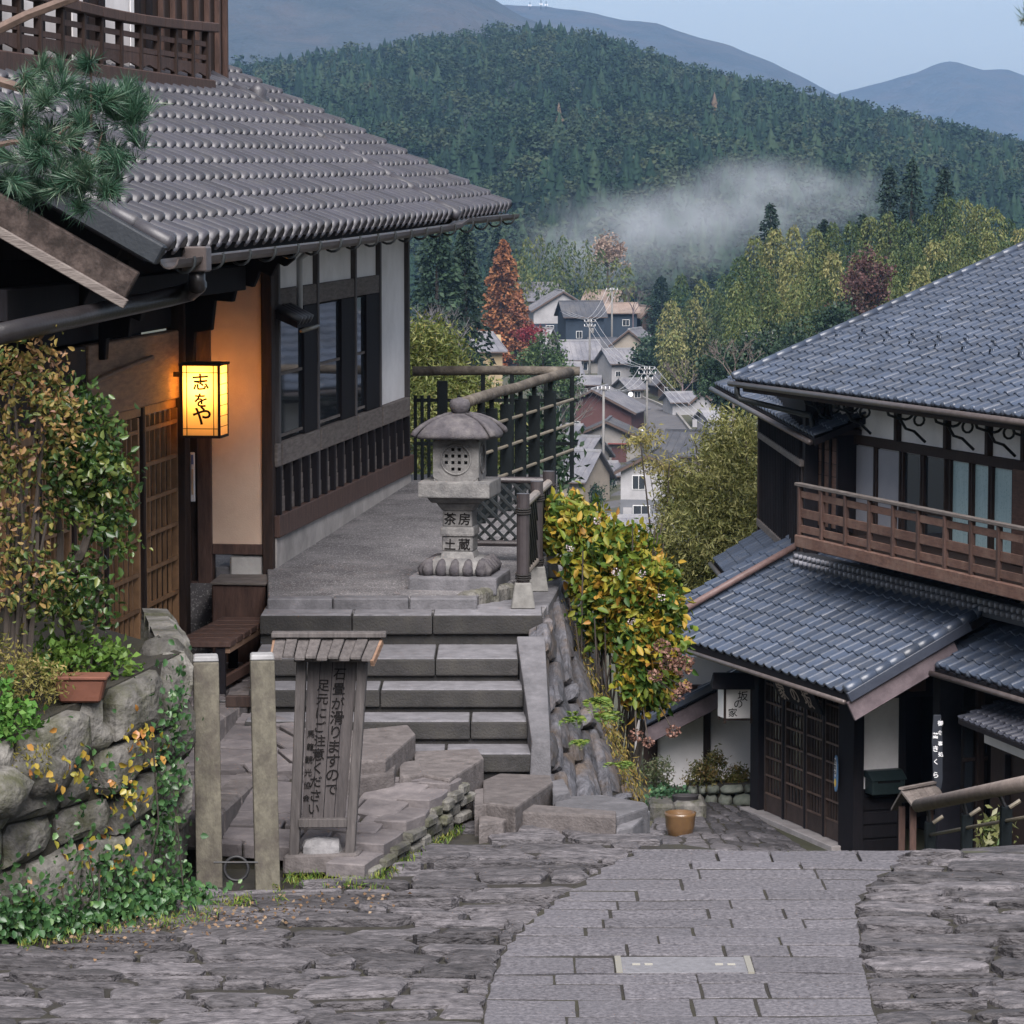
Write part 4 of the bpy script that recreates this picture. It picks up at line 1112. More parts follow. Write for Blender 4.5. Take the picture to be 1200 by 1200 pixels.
# small pent roof and white downpipe beside the first window
q = LB.p(.10, .12, 3.42)
mb = MB(); mb.tube([LB.p(.62, .16, 3.83), LB.p(.62, .10, 3.78), LB.p(.62, .10, 3.36)], .027, 8); part('down_pipe', mb, plain('grey pipe', (.42, .43, .46), rough=.45), lh, smooth=True)
mb = MB(); mb.hexa([LB.p(.02, .02, 3.30), LB.p(.6, .02, 3.30), LB.p(.6, .20, 3.22), LB.p(.02, .20, 3.22), LB.p(.02, .02, 3.36), LB.p(.6, .02, 3.36), LB.p(.6, .20, 3.27), LB.p(.02, .20, 3.27)]); pent = part('pent_roof', mb, WOODB, lh)
for k in range(4):
    mb = MB(); a = LB.p(.08 + k * .15, .22, 3.28); b = LB.p(.08 + k * .15, .02, 3.385); mb.tube([a, b], .04, 8); part('pent_tile', mb, TILEL, pent, smooth=True)
mb = MB(); mb.tube([LB.p(-.05, .25, 3.20), LB.p(.65, .25, 3.215)], .018, 7); part('bamboo_gutter', mb, BAMB, pent, smooth=True)
# --- upper storey with balcony
VB = -1.15; VW = -1.42
uw = lu(262, VW, 60)
up_ = Lbox('upper_wall', -9, uw, VW - .3, VW, 4.9, 7.0, WOODD, bevel=0)
def upx(p, v=VW, y=50): return lu(p, v, y)
for a, b, mm in ((-60, -8, PLASTER), (-4, 18, PLASTER), (23, 43, PLASTER), (48, 68, PLASTER), (84, 96, PLASTER), (118, 150, PLASTER), (152, 156, WHITEP)):
    Lbox('screen_panel', upx(a), upx(b), VW, VW + .012, 5.25, 7.0, mm, up_, 0)
for p in (-6, 20, 45, 70, 97, 116, 158, 172, 186, 200, 214, 228, 240, 252, 261):
    Lbox('upper_post', upx(p) - .03, upx(p) + .03, VW, VW + .05, 4.95, 7.0, WOODR if p > 180 else WOODB, up_, .004)
# gently curved railing
bal = Lbox('balcony', upx(-90, VB), upx(247, VB, 105), VB - .09, VB + .05, 5.20, 5.36, WOODR, bevel=.01)
Lbox('balcony_floor', upx(-90, VB), upx(247, VB, 105), VW, VB - .09, 5.18, 5.25, WOODR, bal, .005)
def crv(u): # sag of the handrail towards its middle
    a, b = upx(-90, VB), upx(250, VB, 28); t = (u - a) / (b - a)
    return -.10 * math.sin(math.pi * min(max(t, 0), 1)) ** 1 + .07 * (1 - t)
ub = [upx(p, VB) for p in (-86, -60, -35, -10, 20, 45, 71, 96, 117, 140, 163, 184, 204, 224, 241)]
for i in range(len(ub)):
    Lbox('baluster', ub[i] - .025, ub[i] + .025, VB - .03, VB + .03, 5.36, 5.80 + crv(ub[i]), WOODD, bal, .003)
    if i:
        for z in (5.56, 5.68):
            Lbox('mid_rail', ub[i - 1] + .025, ub[i] - .025, VB - .012, VB + .012, z - .022 + crv(ub[i]) * .6, z + .022 + crv(ub[i]) * .6, WOODR, bal, 0)
        # scalloped apron
        mb = MB(); a, b = ub[i - 1] + .025, ub[i] - .025; P = [LB.p(a, VB - .01, 5.50), LB.p(a, VB - .01, 5.40)]
        for t in (0, .2, .4, .5, .6, .8, 1): P.append(LB.p(a + (b - a) * t, VB - .01, 5.385 + .03 * (1 - abs(2 * t - 1))))
        P += [LB.p(b, VB - .01, 5.50)]; mb.prism(P, LB.v * .02); part('apron', mb, WOODR, bal)
pts = [LB.p(u, VB, 5.84 + crv(u)) for u in np.linspace(ub[0] - .4, upx(251, VB, 28), 14)]
for i in range(13):
    mb = MB(); mb.beam(pts[i], pts[i + 1] + (pts[i + 1] - pts[i]).normalized() * .002, .10, .085); part('handrail', mb, WOODR, bal, bevel=.008)
Lbox('ridge_flashing', -8.5, uw + .02, VB - .10, VB + .10, 5.10, 5.17, TILEL)
# demon-ridge tile at the wall corner
q = LB.p(uw + .05, VB + .05, 5.22)
mb = MB(); mb.lathe(q - V(0, 0, .05), [(.10, -.06), (.12, .03), (.08, .10), (.10, .15), (.03, .22)], 10); part('ridge_end_tile', mb, TILEL, lh, smooth=True)

# ------------------------------------------------------------------ lit box lamp
um = -.62; vm0, vm1 = VD + .14, VD + .47
c0 = LB.p(um, (vm0 + vm1) / 2, 0)
zl0, zl1 = 4.37 - (512 - 222) * 27.8 / F, 4.37 - (424 - 222) * 27.8 / F
blp = thing('box_lamp', 'glowing square paper lamp with black brush writing by the door', 'lamp', (c0.x, c0.y, zl0))
PAPER = bpy.data.materials.new('lamp paper'); PAPER.use_nodes = True; nt = PAPER.node_tree; nt.nodes.clear()
o_ = nt.nodes.new('ShaderNodeOutputMaterial'); tr = nt.nodes.new('ShaderNodeBsdfTranslucent'); tr.inputs[0].default_value = (.95, .74, .42, 1)
df = nt.nodes.new('ShaderNodeBsdfDiffuse'); df.inputs[0].default_value = (.75, .60, .40, 1); tp = nt.nodes.new('ShaderNodeBsdfTransparent'); tp.inputs[0].default_value = (1, .85, .5, 1)
m1_ = nt.nodes.new('ShaderNodeMixShader'); m1_.inputs[0].default_value = .35; m2_ = nt.nodes.new('ShaderNodeMixShader'); m2_.inputs[0].default_value = .10
nt.links.new(tr.outputs[0], m1_.inputs[1]); nt.links.new(df.outputs[0], m1_.inputs[2]); nt.links.new(m1_.outputs[0], m2_.inputs[1]); nt.links.new(tp.outputs[0], m2_.inputs[2]); nt.links.new(m2_.outputs[0], o_.inputs[0])
ul0, ul1 = um - .16, um + .16
def lbx(name, *a, m=WOODD, par=None, bevel=.002):
    mb = MB(); mb.fbox(LB, *a); return part(name, mb, m, par or blp, bevel=bevel)
fr = lbx('frame', ul0, ul1, vm0, vm1, zl0, zl0 + .022)
lbx('lid', ul0 - .01, ul1 + .01, vm0 - .01, vm1 + .01, zl1 - .022, zl1)
for uu in (ul0, ul1 - .02):
    for vv in (vm0, vm1 - .02): lbx('corner_strip', uu, uu + .02, vv, vv + .02, zl0 + .022, zl1 - .022)
lbx('paper', ul0 + .006, ul0 + .010, vm0 + .02, vm1 - .02, zl0 + .022, zl1 - .022, m=PAPER, bevel=0)
lbx('paper', ul1 - .010, ul1 - .006, vm0 + .02, vm1 - .02, zl0 + .022, zl1 - .022, m=PAPER, bevel=0)
lbx('paper', ul0 + .02, ul1 - .02, vm0 + .006, vm0 + .010, zl0 + .022, zl1 - .022, m=PAPER, bevel=0)
lbx('paper', ul0 + .02, ul1 - .02, vm1 - .010, vm1 - .006, zl0 + .022, zl1 - .022, m=PAPER, bevel=0)
for vv in (vm0 + .05, vm1 - .057): lbx('muntin', ul0 - .001, ul0 + .005, vv, vv + .007, zl0 + .022, zl1 - .022)
for zz in (zl0 + .075, zl1 - .08): lbx('muntin', ul0 - .002, ul0 + .005, vm0 + .02, vm1 - .02, zz, zz + .006)
for zz in np.linspace(zl0 + .09, zl1 - .09, 6): lbx('muntin', ul0 + .03, ul1 - .03, vm1 - .006, vm1 - .001, zz, zz + .006)
bc = LB.p(um, (vm0 + vm1) / 2 - .02, (zl0 + zl1) / 2 + .03)
mb = MB(); mb.lathe(bc, [(.01, -.06), (.045, -.04), (.06, 0), (.045, .04), (.02, .07)], 14); bulb = part('bulb', mb, plain('lit bulb', (1, .8, .5), emit=(1.0, .72, .36), estr=9), blp, smooth=True)
ld = bpy.data.lights.new('lamp_light', 'POINT'); ld.energy = 6.5; ld.color = (1.0, .66, .30); ld.shadow_soft_size = .05
lo = bpy.data.objects.new('lamp_light', ld); COL.objects.link(lo); lo.parent = blp; lo.location = bc + V(0, 0, .10) - blp.location
lbx('wall_bracket', um - .02, um + .02, VD - .02, vm0, zl1 - .12, zl1 - .08)
zc = zl1 - .15
for ch, dz, sz in (('志', 0, .15), ('を', .15, .12), ('や', .275, .16)):
    write(ch, LB.p(ul0 - .001, (vm0 + vm1) / 2 + .01, zc - dz), LB.v, V(0, 0, 1), -LB.u, sz, 0, INK, blp, weight=.003, name='brush_character', jitter=.09)

# thermometer plate on the post
mb = MB(); q = LB.p(-.30, VD + .10, 0)
z0, z1 = 4.37 - (592 - 222) * 28.0 / F, 4.37 - (533 - 222) * 28.0 / F
mb.fbox(LB, -.18, -.165, VD + .075, VD + .115, z0, z1)
tp_ = thing('thermometer', 'small pale narrow plate hanging on the door post below the lamp', 'thermometer', LB.p(-.17, VD + .09, z0))
part('plate', mb, plain('pale plate', (.55, .56, .60), rough=.4), tp_, bevel=.006)
mb = MB(); mb.fbox(LB, -.186, -.181, VD + .085, VD + .105, z1 - .10, z1 - .02); part('picture', mb, plain('blue print', (.08, .12, .30)), tp_)
mb = MB(); mb.fbox(LB, -.186, -.181, VD + .088, VD + .102, z0 + .06, z1 - .14); part('scale_strip', mb, plain('tan strip', (.40, .30, .22)), tp_)

# ------------------------------------------------------------------ bench and its end panel
bq = V(-2.35, 26.7, .47)
be = thing('slatted_bench', 'low dark slatted wooden bench beside the inn door', 'bench', bq)
sx0, sx1 = Uz(203, 752, .93), Uz(270, 752, .93); bx0, bx1 = Uz(262, 722, .93), Uz(318, 722, .93)
for k in range(6):
    t0, t1 = k / 6, (k + .82) / 6
    mb = MB(); L0, R0, L1, R1 = sx0.lerp(bx0, t0), sx1.lerp(bx1, t0), sx0.lerp(bx0, t1), sx1.lerp(bx1, t1)
    h = V(0, 0, -.045); mb.hexa([L0 + h, R0 + h, R1 + h, L1 + h, L0, R0, R1, L1]); part('slat', mb, WOODR, be, bevel=.005)
mb = MB(); mb.beam(sx1 + V(-.03, .03, -.07), bx1 + V(-.03, -.03, -.07), .045, .05); part('side_rail', mb, WOODT, be, bevel=.004)
mb = MB(); mb.beam(sx0 + V(.05, .03, -.07), bx0 + V(.05, -.03, -.07), .045, .05); part('side_rail', mb, WOODD, be, bevel=.004)
for q in (sx1 + V(-.08, .06, 0), bx1 + V(-.05, -.08, 0), sx0 + V(.08, .06, 0), bx0 + V(.08, -.06, 0)):
    mb = MB(); mb.box(V(q.x, q.y, (.45 + .885) / 2), .075, .075, .435); part('leg', mb, WOODB, be, bevel=.004)
mb = MB(); mb.beam(V(sx1.x - .08, sx1.y + .06, .60), V(bx1.x - .05, bx1.y - .08, .60), .04, .07); part('stretcher', mb, WOODR, be)
pn0 = U(248, 690, 27.75); pn1 = U(312, 690, 27.75)
pa = thing('end_panel', 'upright reddish brown plank panel behind the slatted bench', 'panel', V((pn0.x + pn1.x) / 2, 27.75, .45))
mb = MB(); mb.hexa([V(pn0.x, 27.75, .45), V(pn1.x, 27.62, .45), V(pn1.x + .07, 28.2, .45), V(pn0.x + .03, 28.3, .45), V(pn0.x, 27.75, 1.15), V(pn1.x, 27.62, 1.155), V(pn1.x + .07, 28.2, 1.16), V(pn0.x + .03, 28.3, 1.15)])
part('panel', mb, WOODR, pa, bevel=.012)
mb = MB(); mb.hexa([V(pn0.x - .01, 27.73, 1.152), V(pn1.x + .01, 27.60, 1.158), V(pn1.x + .09, 28.22, 1.163), V(pn0.x + .02, 28.32, 1.152), V(pn0.x - .01, 27.73, 1.172), V(pn1.x + .01, 27.60, 1.178), V(pn1.x + .09, 28.22, 1.183), V(pn0.x + .02, 28.32, 1.172)]); part('cap_board', mb, WOODG, pa, bevel=.004)

# ================================================================== FOREGROUND LEFT
W0, W1 = V(-3.35, 19.05, -.03), V(-2.03, 20.95, -.03)
T0, T1 = V(-3.30, 19.15, 1.02), V(-1.98, 21.05, 1.50)
sw = thing('planter_wall', 'rough mossy boulder wall with plants growing over it', 'wall', (-2.7, 20, 0))
nw = ((W1 - W0).cross(T0 - W0)).normalized(); nw = nw if nw.y < 0 else -nw
mb = MB(); ins = -nw * .10
mb.hexa([W0 + ins, W1 + ins, W1 + V(-1.4, 2.2, 0), W0 + V(-2, 2.2, 0), T0 + ins, T1 + ins, T1 + V(-1.4, 2.2, .05), T0 + V(-2, 2.2, .1)])
part('earth_core', mb, SOIL, sw)
stone_field('boulder', sw, WALLST, W0, W1, T1, T0, 4, 6, nw, top=(-.06, .05), thick=.20, dome=.03, gap=.008, inset=.045, rowjit=.35, jit=.35, tilt=.10)
nw2 = V(.9, -.2, 0).normalized()
stone_field('boulder', sw, WALLST, W1, W1 + V(-.35, 2.0, 0), T1 + V(-.35, 2.0, .05), T1, 4, 4, nw2, top=(-.05, .03), thick=.20, dome=.05, gap=.010, inset=.06, rowjit=.35, jit=.35, tilt=.06)
# capping boulders
for (px, py, D, rx, ry, rz_2) in ((190, 772, 21.3, .17, .18, .14), (30, 905, 20.0, .30, .26, .15), (95, 862, 20.55, .24, .24, .13), (150, 805, 20.95, .2, .2, .13), (-20, 930, 19.6, .3, .26, .16)):
    c = U(px, py, D); mb = MB(); n = 10
    prof = [(.3, -1), (.75, -.7), (1.0, -.1), (.92, .45), (.62, .85), (.2, 1.0)]
    for r, z in prof: pass
    vs = []; fs = []
    for r, z in prof:
        for k in range(n):
            a = 2 * math.pi * k / n; j = uni(.86, 1.12); vs.append(c + V(math.cos(a) * r * rx * j, math.sin(a) * r * ry * j, z * rz_2 * uni(.92, 1.08)))
    for i in range(len(prof) - 1):
        for k in range(n): fs.append((i * n + k, i * n + (k + 1) % n, (i + 1) * n + (k + 1) % n, (i + 1) * n + k))
    fs.append(tuple((len(prof) - 1) * n + k for k in range(n))); mb.add(vs, fs)
    part('cap_boulder', mb, WALLST, sw, bevel=0, smooth=True)

def stone_post(pxa, pxb, ybase, ytop, lean, label):
    D = Uz((pxa + pxb) / 2, ybase, -.02).y; a = U(pxa, ybase, D); b = U(pxb, ybase, D); w = b.x - a.x; zt = U(0, ytop, D).z
    c = V((a.x + b.x) / 2, D + w / 2, 0); t = thing('stone_post', label, 'post', V(c.x, c.y, -.03), 'stone gate posts')
    mb = MB(); h = w / 2 * .86; R_ = Matrix.Rotation(math.radians(6), 3, 'Z')
    cs = [R_ @ V(*q) for q in ((-h, -h, 0), (h, -h, 0), (h, h, 0), (-h, h, 0))]
    mb.hexa([c + q + V(0, 0, -.2) for q in cs] + [c + q * .97 + V(lean, 0, zt - .035) for q in cs]); part('shaft', mb, POSTST, t, bevel=.012, seg=2)
    mb = MB(); mb.hexa([c + q * .972 + V(lean, 0, zt - .036) for q in cs] + [c + q * .90 + V(lean, 0, zt) for q in cs]); part('top', mb, M('pale post top', (.26, .26, .265), (.17, .17, .175), scale=12, rough=.9, rand=0), t, bevel=.008)
    return c, zt, w
cA, zA, wA = stone_post(226, 262, 1040, 770, -.012, 'lichen grey square stone post next to the ivy covered wall')
cB, zB, wB = stone_post(296, 330, 1047, 768, -.028, 'dark streaked square stone post next to the notice board')
mb = MB(); zz = 4.37 - (829 - 222) * 21.2 / F; xa, xb = cA.x + wA / 2 - .02, cB.x - wB / 2 + .02
mb.box(V((xa + xb) / 2, cA.y, zz), xb - xa - .07, .05, .075); rb = thing('cross_bar', 'short wooden bar wired between the two stone posts', 'bar', V((xa + xb) / 2, cA.y, zz - .04)); part('bar', mb, WOODD, rb, bevel=.006)
mb = MB(); mb.tube([V(xa - .03, cA.y, zz), V(xb + .03, cA.y, zz)], .008, 6); part('pin', mb, IRON, rb)
rc = U(277, 1018, 21.0); mb = MB(); mb.tube([rc + V(math.cos(a) * .074, .01 * math.sin(a), math.sin(a) * .074) for a in np.linspace(0, 2 * math.pi, 25)], .011, 7, cap=False)
ri = thing('iron_ring', 'black iron ring hanging between the feet of the stone posts', 'ring', rc - V(0, 0, .08)); part('ring', mb, IRON, ri, smooth=True)
mb = MB(); mb.tube([V(xa - .02, rc.y, rc.z + .04), V(xb + .02, rc.y, rc.z + .04)], .007, 6); part('pin', mb, IRON, ri)

# ------------------------------------------------------------------ roofed notice board
SGP = Uz(376, 1022, .02); SY = SGP.y
def S(px, py, dd=0.0): return U(px, py, SY + dd)
sg = thing('notice_board', 'roofed wooden notice board with black vertical writing on a stone base', 'notice board', V(SGP.x, SY, 0))
DOW = M('dark board wood', (.070, .062, .062), (.034, .030, .031), scale=5, rough=.75, bump=.5, bscale=26, stretch=(7, 7, .6), rand=.08)
DOWG = M('grey frame wood', (.100, .090, .088), (.048, .043, .043), scale=5, rough=.8, bump=.6, bscale=26, stretch=(7, 7, .6), rand=.08)
mb = MB(); a, b = S(331, 1026), S(419, 1024); mb.hexa([a, b, b + V(.04, .30, 0), a + V(.04, .30, 0), a + V(0, .02, .125), b + V(0, .02, .13), b + V(.04, .30, .13), a + V(.04, .30, .125)]); part('base_stone', mb, PINKST, sg, bevel=.015)
def lean_post(p0, p1, w, dep):
    mb = MB(); X = V(w / 2, 0, 0); Y = V(.06 * w, dep, 0)
    mb.hexa([p0 - X, p0 + X, p0 + X + Y, p0 - X + Y, p1 - X, p1 + X, p1 + X + Y, p1 - X + Y]); return mb
part('leg', lean_post(S(344, 1006, .04), S(353, 772, .04), .062, .10), DOWG, sg, bevel=.005)
part('leg', lean_post(S(409, 1006, .04), S(425, 772, .04), .062, .10), DOWG, sg, bevel=.005)
A_, B_, C_, D_ = S(354, 960, .08), S(404, 960, .08), S(419, 773, .08), S(361, 773, .08)
y_ = V(0, .03, 0); mb = MB(); mb.hexa([A_, B_, B_ + y_, A_ + y_, D_, C_, C_ + y_, D_ + y_]); bd = part('board', mb, DOW, sg)
for t in (.25, .5, .75):   # plank joints
    mb = MB(); p0, p1 = A_.lerp(B_, t), D_.lerp(C_, t); mb.beam(p0 + V(0, -.001, .01), p1 + V(0, -.001, -.01), .004, .003, V(0, 1, 0)); part('joint', mb, WOODB, bd)
mb = MB(); a, b = S(350, 964, .05), S(407, 964, .05); mb.beam(a, b, .06, .055); part('cross_rail', mb, DOWG, sg, bevel=.004)
mb = MB(); a, b = S(345, 770, .06), S(430, 770, .06); mb.beam(a, b, .12, .05); part('head_rail', mb, DOWG, sg, bevel=.004)
# shingled little roof
RA, RB_, RC, RD = S(318, 772, -.13), S(436, 774, -.13), S(447, 749, .07), S(322, 749, .07)
nn_ = 9
for k in range(nn_):
    t0, t1 = k / nn_ + .004, (k + 1) / nn_ - .004; up2 = V(0, 0, .012 + .012 * (k % 2)); th = V(0, 0, -.022)
    a, b, c, d = RA.lerp(RB_, t0), RA.lerp(RB_, t1), RD.lerp(RC, t1), RD.lerp(RC, t0)
    mb = MB(); mb.hexa([a + th + up2, b + th + up2, c + th + up2, d + th + up2, a + up2, b + up2, c + up2, d + up2]); part('roof_shingle', mb, DOWG, sg, bevel=.004)
BK = V(0, .42, 0)
a, b, c, d = RD, RC, RB_ + BK, RA + BK; th = V(0, 0, -.03)
mb = MB(); mb.hexa([a + th, b + th, c + th, d + th, a, b, c, d]); part('roof_back', mb, DOWG, sg)
mb = MB(); mb.beam(RD + V(-.02, 0, .03), RC + V(.03, 0, .03), .10, .035); part('ridge_board', mb, DOWG, sg, bevel=.006)
for q, e in ((RA, RD), (RB_, RC)):
    mb = MB(); mb.beam(q + V(0, 0, -.02), e + V(0, 0, -.015), .025, .045); part('verge_strip', mb, WOODT, sg, bevel=.003)
# writing
upd = (D_ - A_).normalized(); upd2 = (C_ - B_).normalized(); rt = V(1, 0, 0); nf = V(0, -1, 0)
def col(text, p0, p1, size, jit=.08, wt=.0003):
    st = (p1 - p0).length / (len(text) - 1); write(text, p0, rt, (p0 - p1).normalized(), nf, size, st, INK, sg, weight=wt, name='writing', jitter=jit)
col('石畳が滑りますので', S(398.5, 790, .077), S(388, 925, .077), .090)
col('足元にご注意ください', S(379.5, 803, .077), S(368, 948, .077), .082)
col('馬籠観光協会', S(364.5, 860, .077), S(359, 935, .077), .050, wt=0)
# loose stone lying under the board
c = S(376, 993, .12); mb = MB(); n = 10; vs = []; fs = []
for r, z in ((.6, -1), (1, -.6), (1.0, .2), (.8, .85), (.3, 1)):
    for k in range(n):
        a = 2 * math.pi * k / n; j = uni(.85, 1.1); ex = math.copysign(abs(math.cos(a)) ** .6, math.cos(a)); ey = math.copysign(abs(math.sin(a)) ** .6, math.sin(a)); vs.append(c + V(ex * r * .135 * j, ey * r * .09 * j, z * .062 * uni(.9, 1.1)))
for i in range(4):
    for k in range(n): fs.append((i * n + k, i * n + (k + 1) % n, (i + 1) * n + (k + 1) % n, (i + 1) * n + k))
fs += [tuple(range(n - 1, -1, -1)), tuple(4 * n + k for k in range(n))]; mb.add(vs, fs)
solo('loose_stone', mb, M('pale loose stone', (.20, .195, .20), (.12, .117, .122), scale=14, rough=.85, bump=.6, rand=0), 'pale rounded stone lying on the base under the notice board', 'stone')
# ================================================================== RIGHT HOUSE
GF = -4.95
RO = Uz(880, 950, GF); _n = math.hypot(.35, 1)
RB = Frame((RO.x, RO.y), (.35 / _n, -1 / _n), (-1 / _n, -.35 / _n))
rh_ = thing('shop_house', 'two storey shop house with blue grey tiled roofs and brown balcony', 'house', (RO.x, RO.y, GF))
def Rbox(name, u0, u1, v0, v1, z0, z1, m, parent=None, bevel=.008, label=None):
    mb = MB(); mb.fbox(RB, u0, u1, v0, v1, z0, z1); return part(name, mb, m, parent or rh_, bevel=bevel, label=label)
def ru(px, v=0.0, y=800): return RB.uz(px, y, v)[0]
WOODM = M('brown mid wood', (0.12, 0.065, 0.048), (0.065, 0.035, 0.028), scale=5, rough=0.75, bump=0.5, bscale=22, stretch=(1.2, 1.2, 7), rand=0.18, stain=(.20, .14, .11), stain_amt=.4, stain_scale=3)
# --- ground floor
u5 = ru(1003)
Rbox('corner_post', 0, .30, -.28, .02, GF, -2.3, WOODB)
Rbox('corner_post', ru(985), u5, -.14, .02, GF, -2.3, WOODB)
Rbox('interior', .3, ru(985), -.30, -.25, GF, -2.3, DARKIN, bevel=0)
Rbox('door_sill', -.06, ru(985) + .1, -.2, .16, GF - .3, GF + .06, M('pale sill', (.30, .28, .28), (.20, .185, .185), scale=4, rough=.8, rand=0))
Rbox('lintel', .28, ru(985), -.16, .0, -2.86, -2.58, WOODG)
Rbox('upper_beam', .28, ru(985), -.2, -.02, -2.58, -2.1, WOODB)
LATD = M('door lattice wood', (.050, .034, .029), (.028, .019, .017), scale=6, rough=.7, bump=.3, rand=.15)
LATR = M('door rail wood', (.13, .085, .066), (.075, .048, .039), scale=6, rough=.7, bump=.3, rand=.15)
for a_, b_ in ((892.5, 914), (916.5, 939.5), (941, 961.5), (963, 982.5)):
    u0, u1 = ru(a_, 0, 870), ru(b_, 0, 870); z0, z1 = GF + .065, -2.86
    d = Rbox('lattice_door', u0, u0 + .05, -.10, -.04, z0, z1, LATD, bevel=.004)
    Rbox('stile', u1 - .05, u1, -.10, -.04, z0, z1, LATD, d, .004)
    Rbox('kick_board', u0 + .05, u1 - .05, -.09, -.055, z0, z0 + .26, LATD, d, .004)
    Rbox('pane', u0 + .05, u1 - .05, -.105, -.10, z0 + .26, z1, GLASS, d, 0)
    for k in range(1, 5):
        uu = u0 + .05 + (u1 - u0 - .1) * k / 5; Rbox('bar', uu - .012, uu + .012, -.085, -.062, z0 + .26, z1, LATD, d, 0)
    for k in range(7):
        zz = z0 + .28 + k * .275
        if zz < z1: Rbox('rail', u0 + .05, u1 - .05, -.062, -.045, zz - .014, zz + .014, LATR, d, 0)
    if a_ < 980: Rbox('door_post', u1 + .005, u1 + .06, -.14, -.03, GF + .05, -2.86, WOODB, None, .004)
# things inside seen through the panes
# --- end wall of the ground floor facing the street uphill
def rv(px, u, y=860): return RB.vz(px, y, u)[0]
ue = u5 - .03
va, vb = -.14, rv(1053, ue)
Rbox('end_wall', ue - .1, ue, vb, va, -4.02, -2.35, PLASTER, bevel=0)
Rbox('end_boards', ue - .12, ue - .02, vb, va, GF, -4.02, WOODB, bevel=.004)
for k in range(4): Rbox('board_strip', ue - .02, ue + .005, vb, va, GF + .2 * k + .02, GF + .2 * k + .19, WOODB, None, .006)
Rbox('end_post', ue - .1, ue + .02, vb - .12, vb, GF, -2.3, WOODB)
# dark entrance
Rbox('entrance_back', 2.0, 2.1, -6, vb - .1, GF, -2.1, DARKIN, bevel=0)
Rbox('entrance_beam', ue - .25, ue + .02, -4.6, vb + .3, -2.75, -2.45, WOODB)
Rbox('beam_head', ue - .1, ue + .35, vb - .25, vb - .02, -2.62, -2.30, WOODR)
Rbox('gable_panel', ue - .12, ue - .05, -4.6, vb, -2.44, -1.7, PLASTER, bevel=0)
vp0, vp1 = rv(1128, 4.6), rv(1100, 4.6)
Rbox('pillar', 4.4, 4.62, vp0, vp1, GF - .5, -2.2, M('blue black pillar', (.018, .018, .026), (.011, .011, .016), scale=5, rough=.6, rand=.1))
# --- main wall right of the entrance
ux = 4.9
Rbox('side_wall', 4.2, 9.5, -3.9, -3.7, GF - 1, -1.2, WOODB, bevel=0)
for a, b in ((1128, 1143), (1146, 1157)):
    w_ = Rbox('window', 5.0, 5.05, rv(b, 5.05), rv(a, 5.05), -4.3, -2.7, DARKIN, bevel=.004)
    Rbox('pane', 5.05, 5.06, rv(b, 5.05) + .04, rv(a, 5.05) - .04, -4.2, -2.75, GLASS, w_, 0)
    Rbox('glazing_bar', 5.06, 5.075, rv(b, 5.05), rv(a, 5.05), -3.45, -3.40, WOODD, w_, 0)
Rbox('window_post', 5.0, 5.1, rv(1150, 5.05) - .03, rv(1144, 5.05), GF - .5, -2.4, WOODD)
# small tiled canopy over the side entry
CE0, CE1 = U(1123, 843, 44.6), U(1212, 879, 41.9)
mb = MB(); bk = V(.9, .5, .28)
mb.hexa([CE0 + V(0, 0, -.06), CE1 + V(0, 0, -.06), CE1 + bk + V(0, 0, -.06), CE0 + bk + V(0, 0, -.06), CE0, CE1, CE1 + bk, CE0 + bk]); can = part('canopy', mb, WOODB, rh_)
TR_s = tile_mesh('canopy_tile', .22, .22, 'wave', M('dark canopy tile', (.04, .042, .055), (.025, .027, .036), scale=6, rough=.4, rand=.2))
tile_roof(can, TR_s, 'canopy_tile', CE0, CE1, lambda t: bk.normalized(), .22, .2, 5)
mb = MB(); mb.hexa([CE0 + V(.35, .05, -.32), CE1 + V(.35, .05, -.32), CE1 + V(.40, .12, -.32), CE0 + V(.40, .12, -.32), CE0 + V(.35, .05, -.10), CE1 + V(.35, .05, -.10), CE1 + V(.40, .12, -.10), CE0 + V(.40, .12, -.10)]); part('canopy_fascia', mb, PLASTER, rh_, bevel=.004)
mb = MB(); mb.hexa([CE0 + V(.45, .1, -1.9), CE1 + V(.45, .1, -1.9), CE1 + V(.6, .3, -1.9), CE0 + V(.6, .3, -1.9), CE0 + V(.45, .1, -.33), CE1 + V(.45, .1, -.33), CE1 + V(.6, .3, -.33), CE0 + V(.6, .3, -.33)]); part('side_panel', mb, WOODD, rh_)
for k in range(3):
    a = CE0.lerp(CE1, .25 + .28 * k) + V(.42, .06, -.38); mb = MB(); mb.beam(a, a + V(0, 0, -1.3), .07, .07); part('side_post', mb, WOODB, rh_)

# --- lower roof over the lattice doors
LS = .5
s_r = (-RB.v + V(0, 0, LS)).normalized()
def lz(v): return -2.33 + (1.0 - v) * LS
mb = MB(); a0, a1 = -2.1, 5.62
mb.hexa([RB.p(a0, 1.0, lz(1) - .14), RB.p(a1, 1.0, lz(1) - .14), RB.p(a1, -1.6, lz(-1.6) - .14), RB.p(a0, -1.6, lz(-1.6) - .14), RB.p(a0, 1.0, lz(1) - .02), RB.p(a1, 1.0, lz(1) - .02), RB.p(a1, -1.6, lz(-1.6) - .02), RB.p(a0, -1.6, lz(-1.6) - .02)])
lr = part('lower_roof', mb, WOODB, rh_)
TRm = tile_mesh('roof_tile', .29, .285, 'wave', TILER)
tile_roof(lr, TRm, 'roof_tile', RB.p(a0, 1.03, lz(1.03)), RB.p(5.55, 1.03, lz(1.03)), lambda t: s_r, .29, .255, 12)
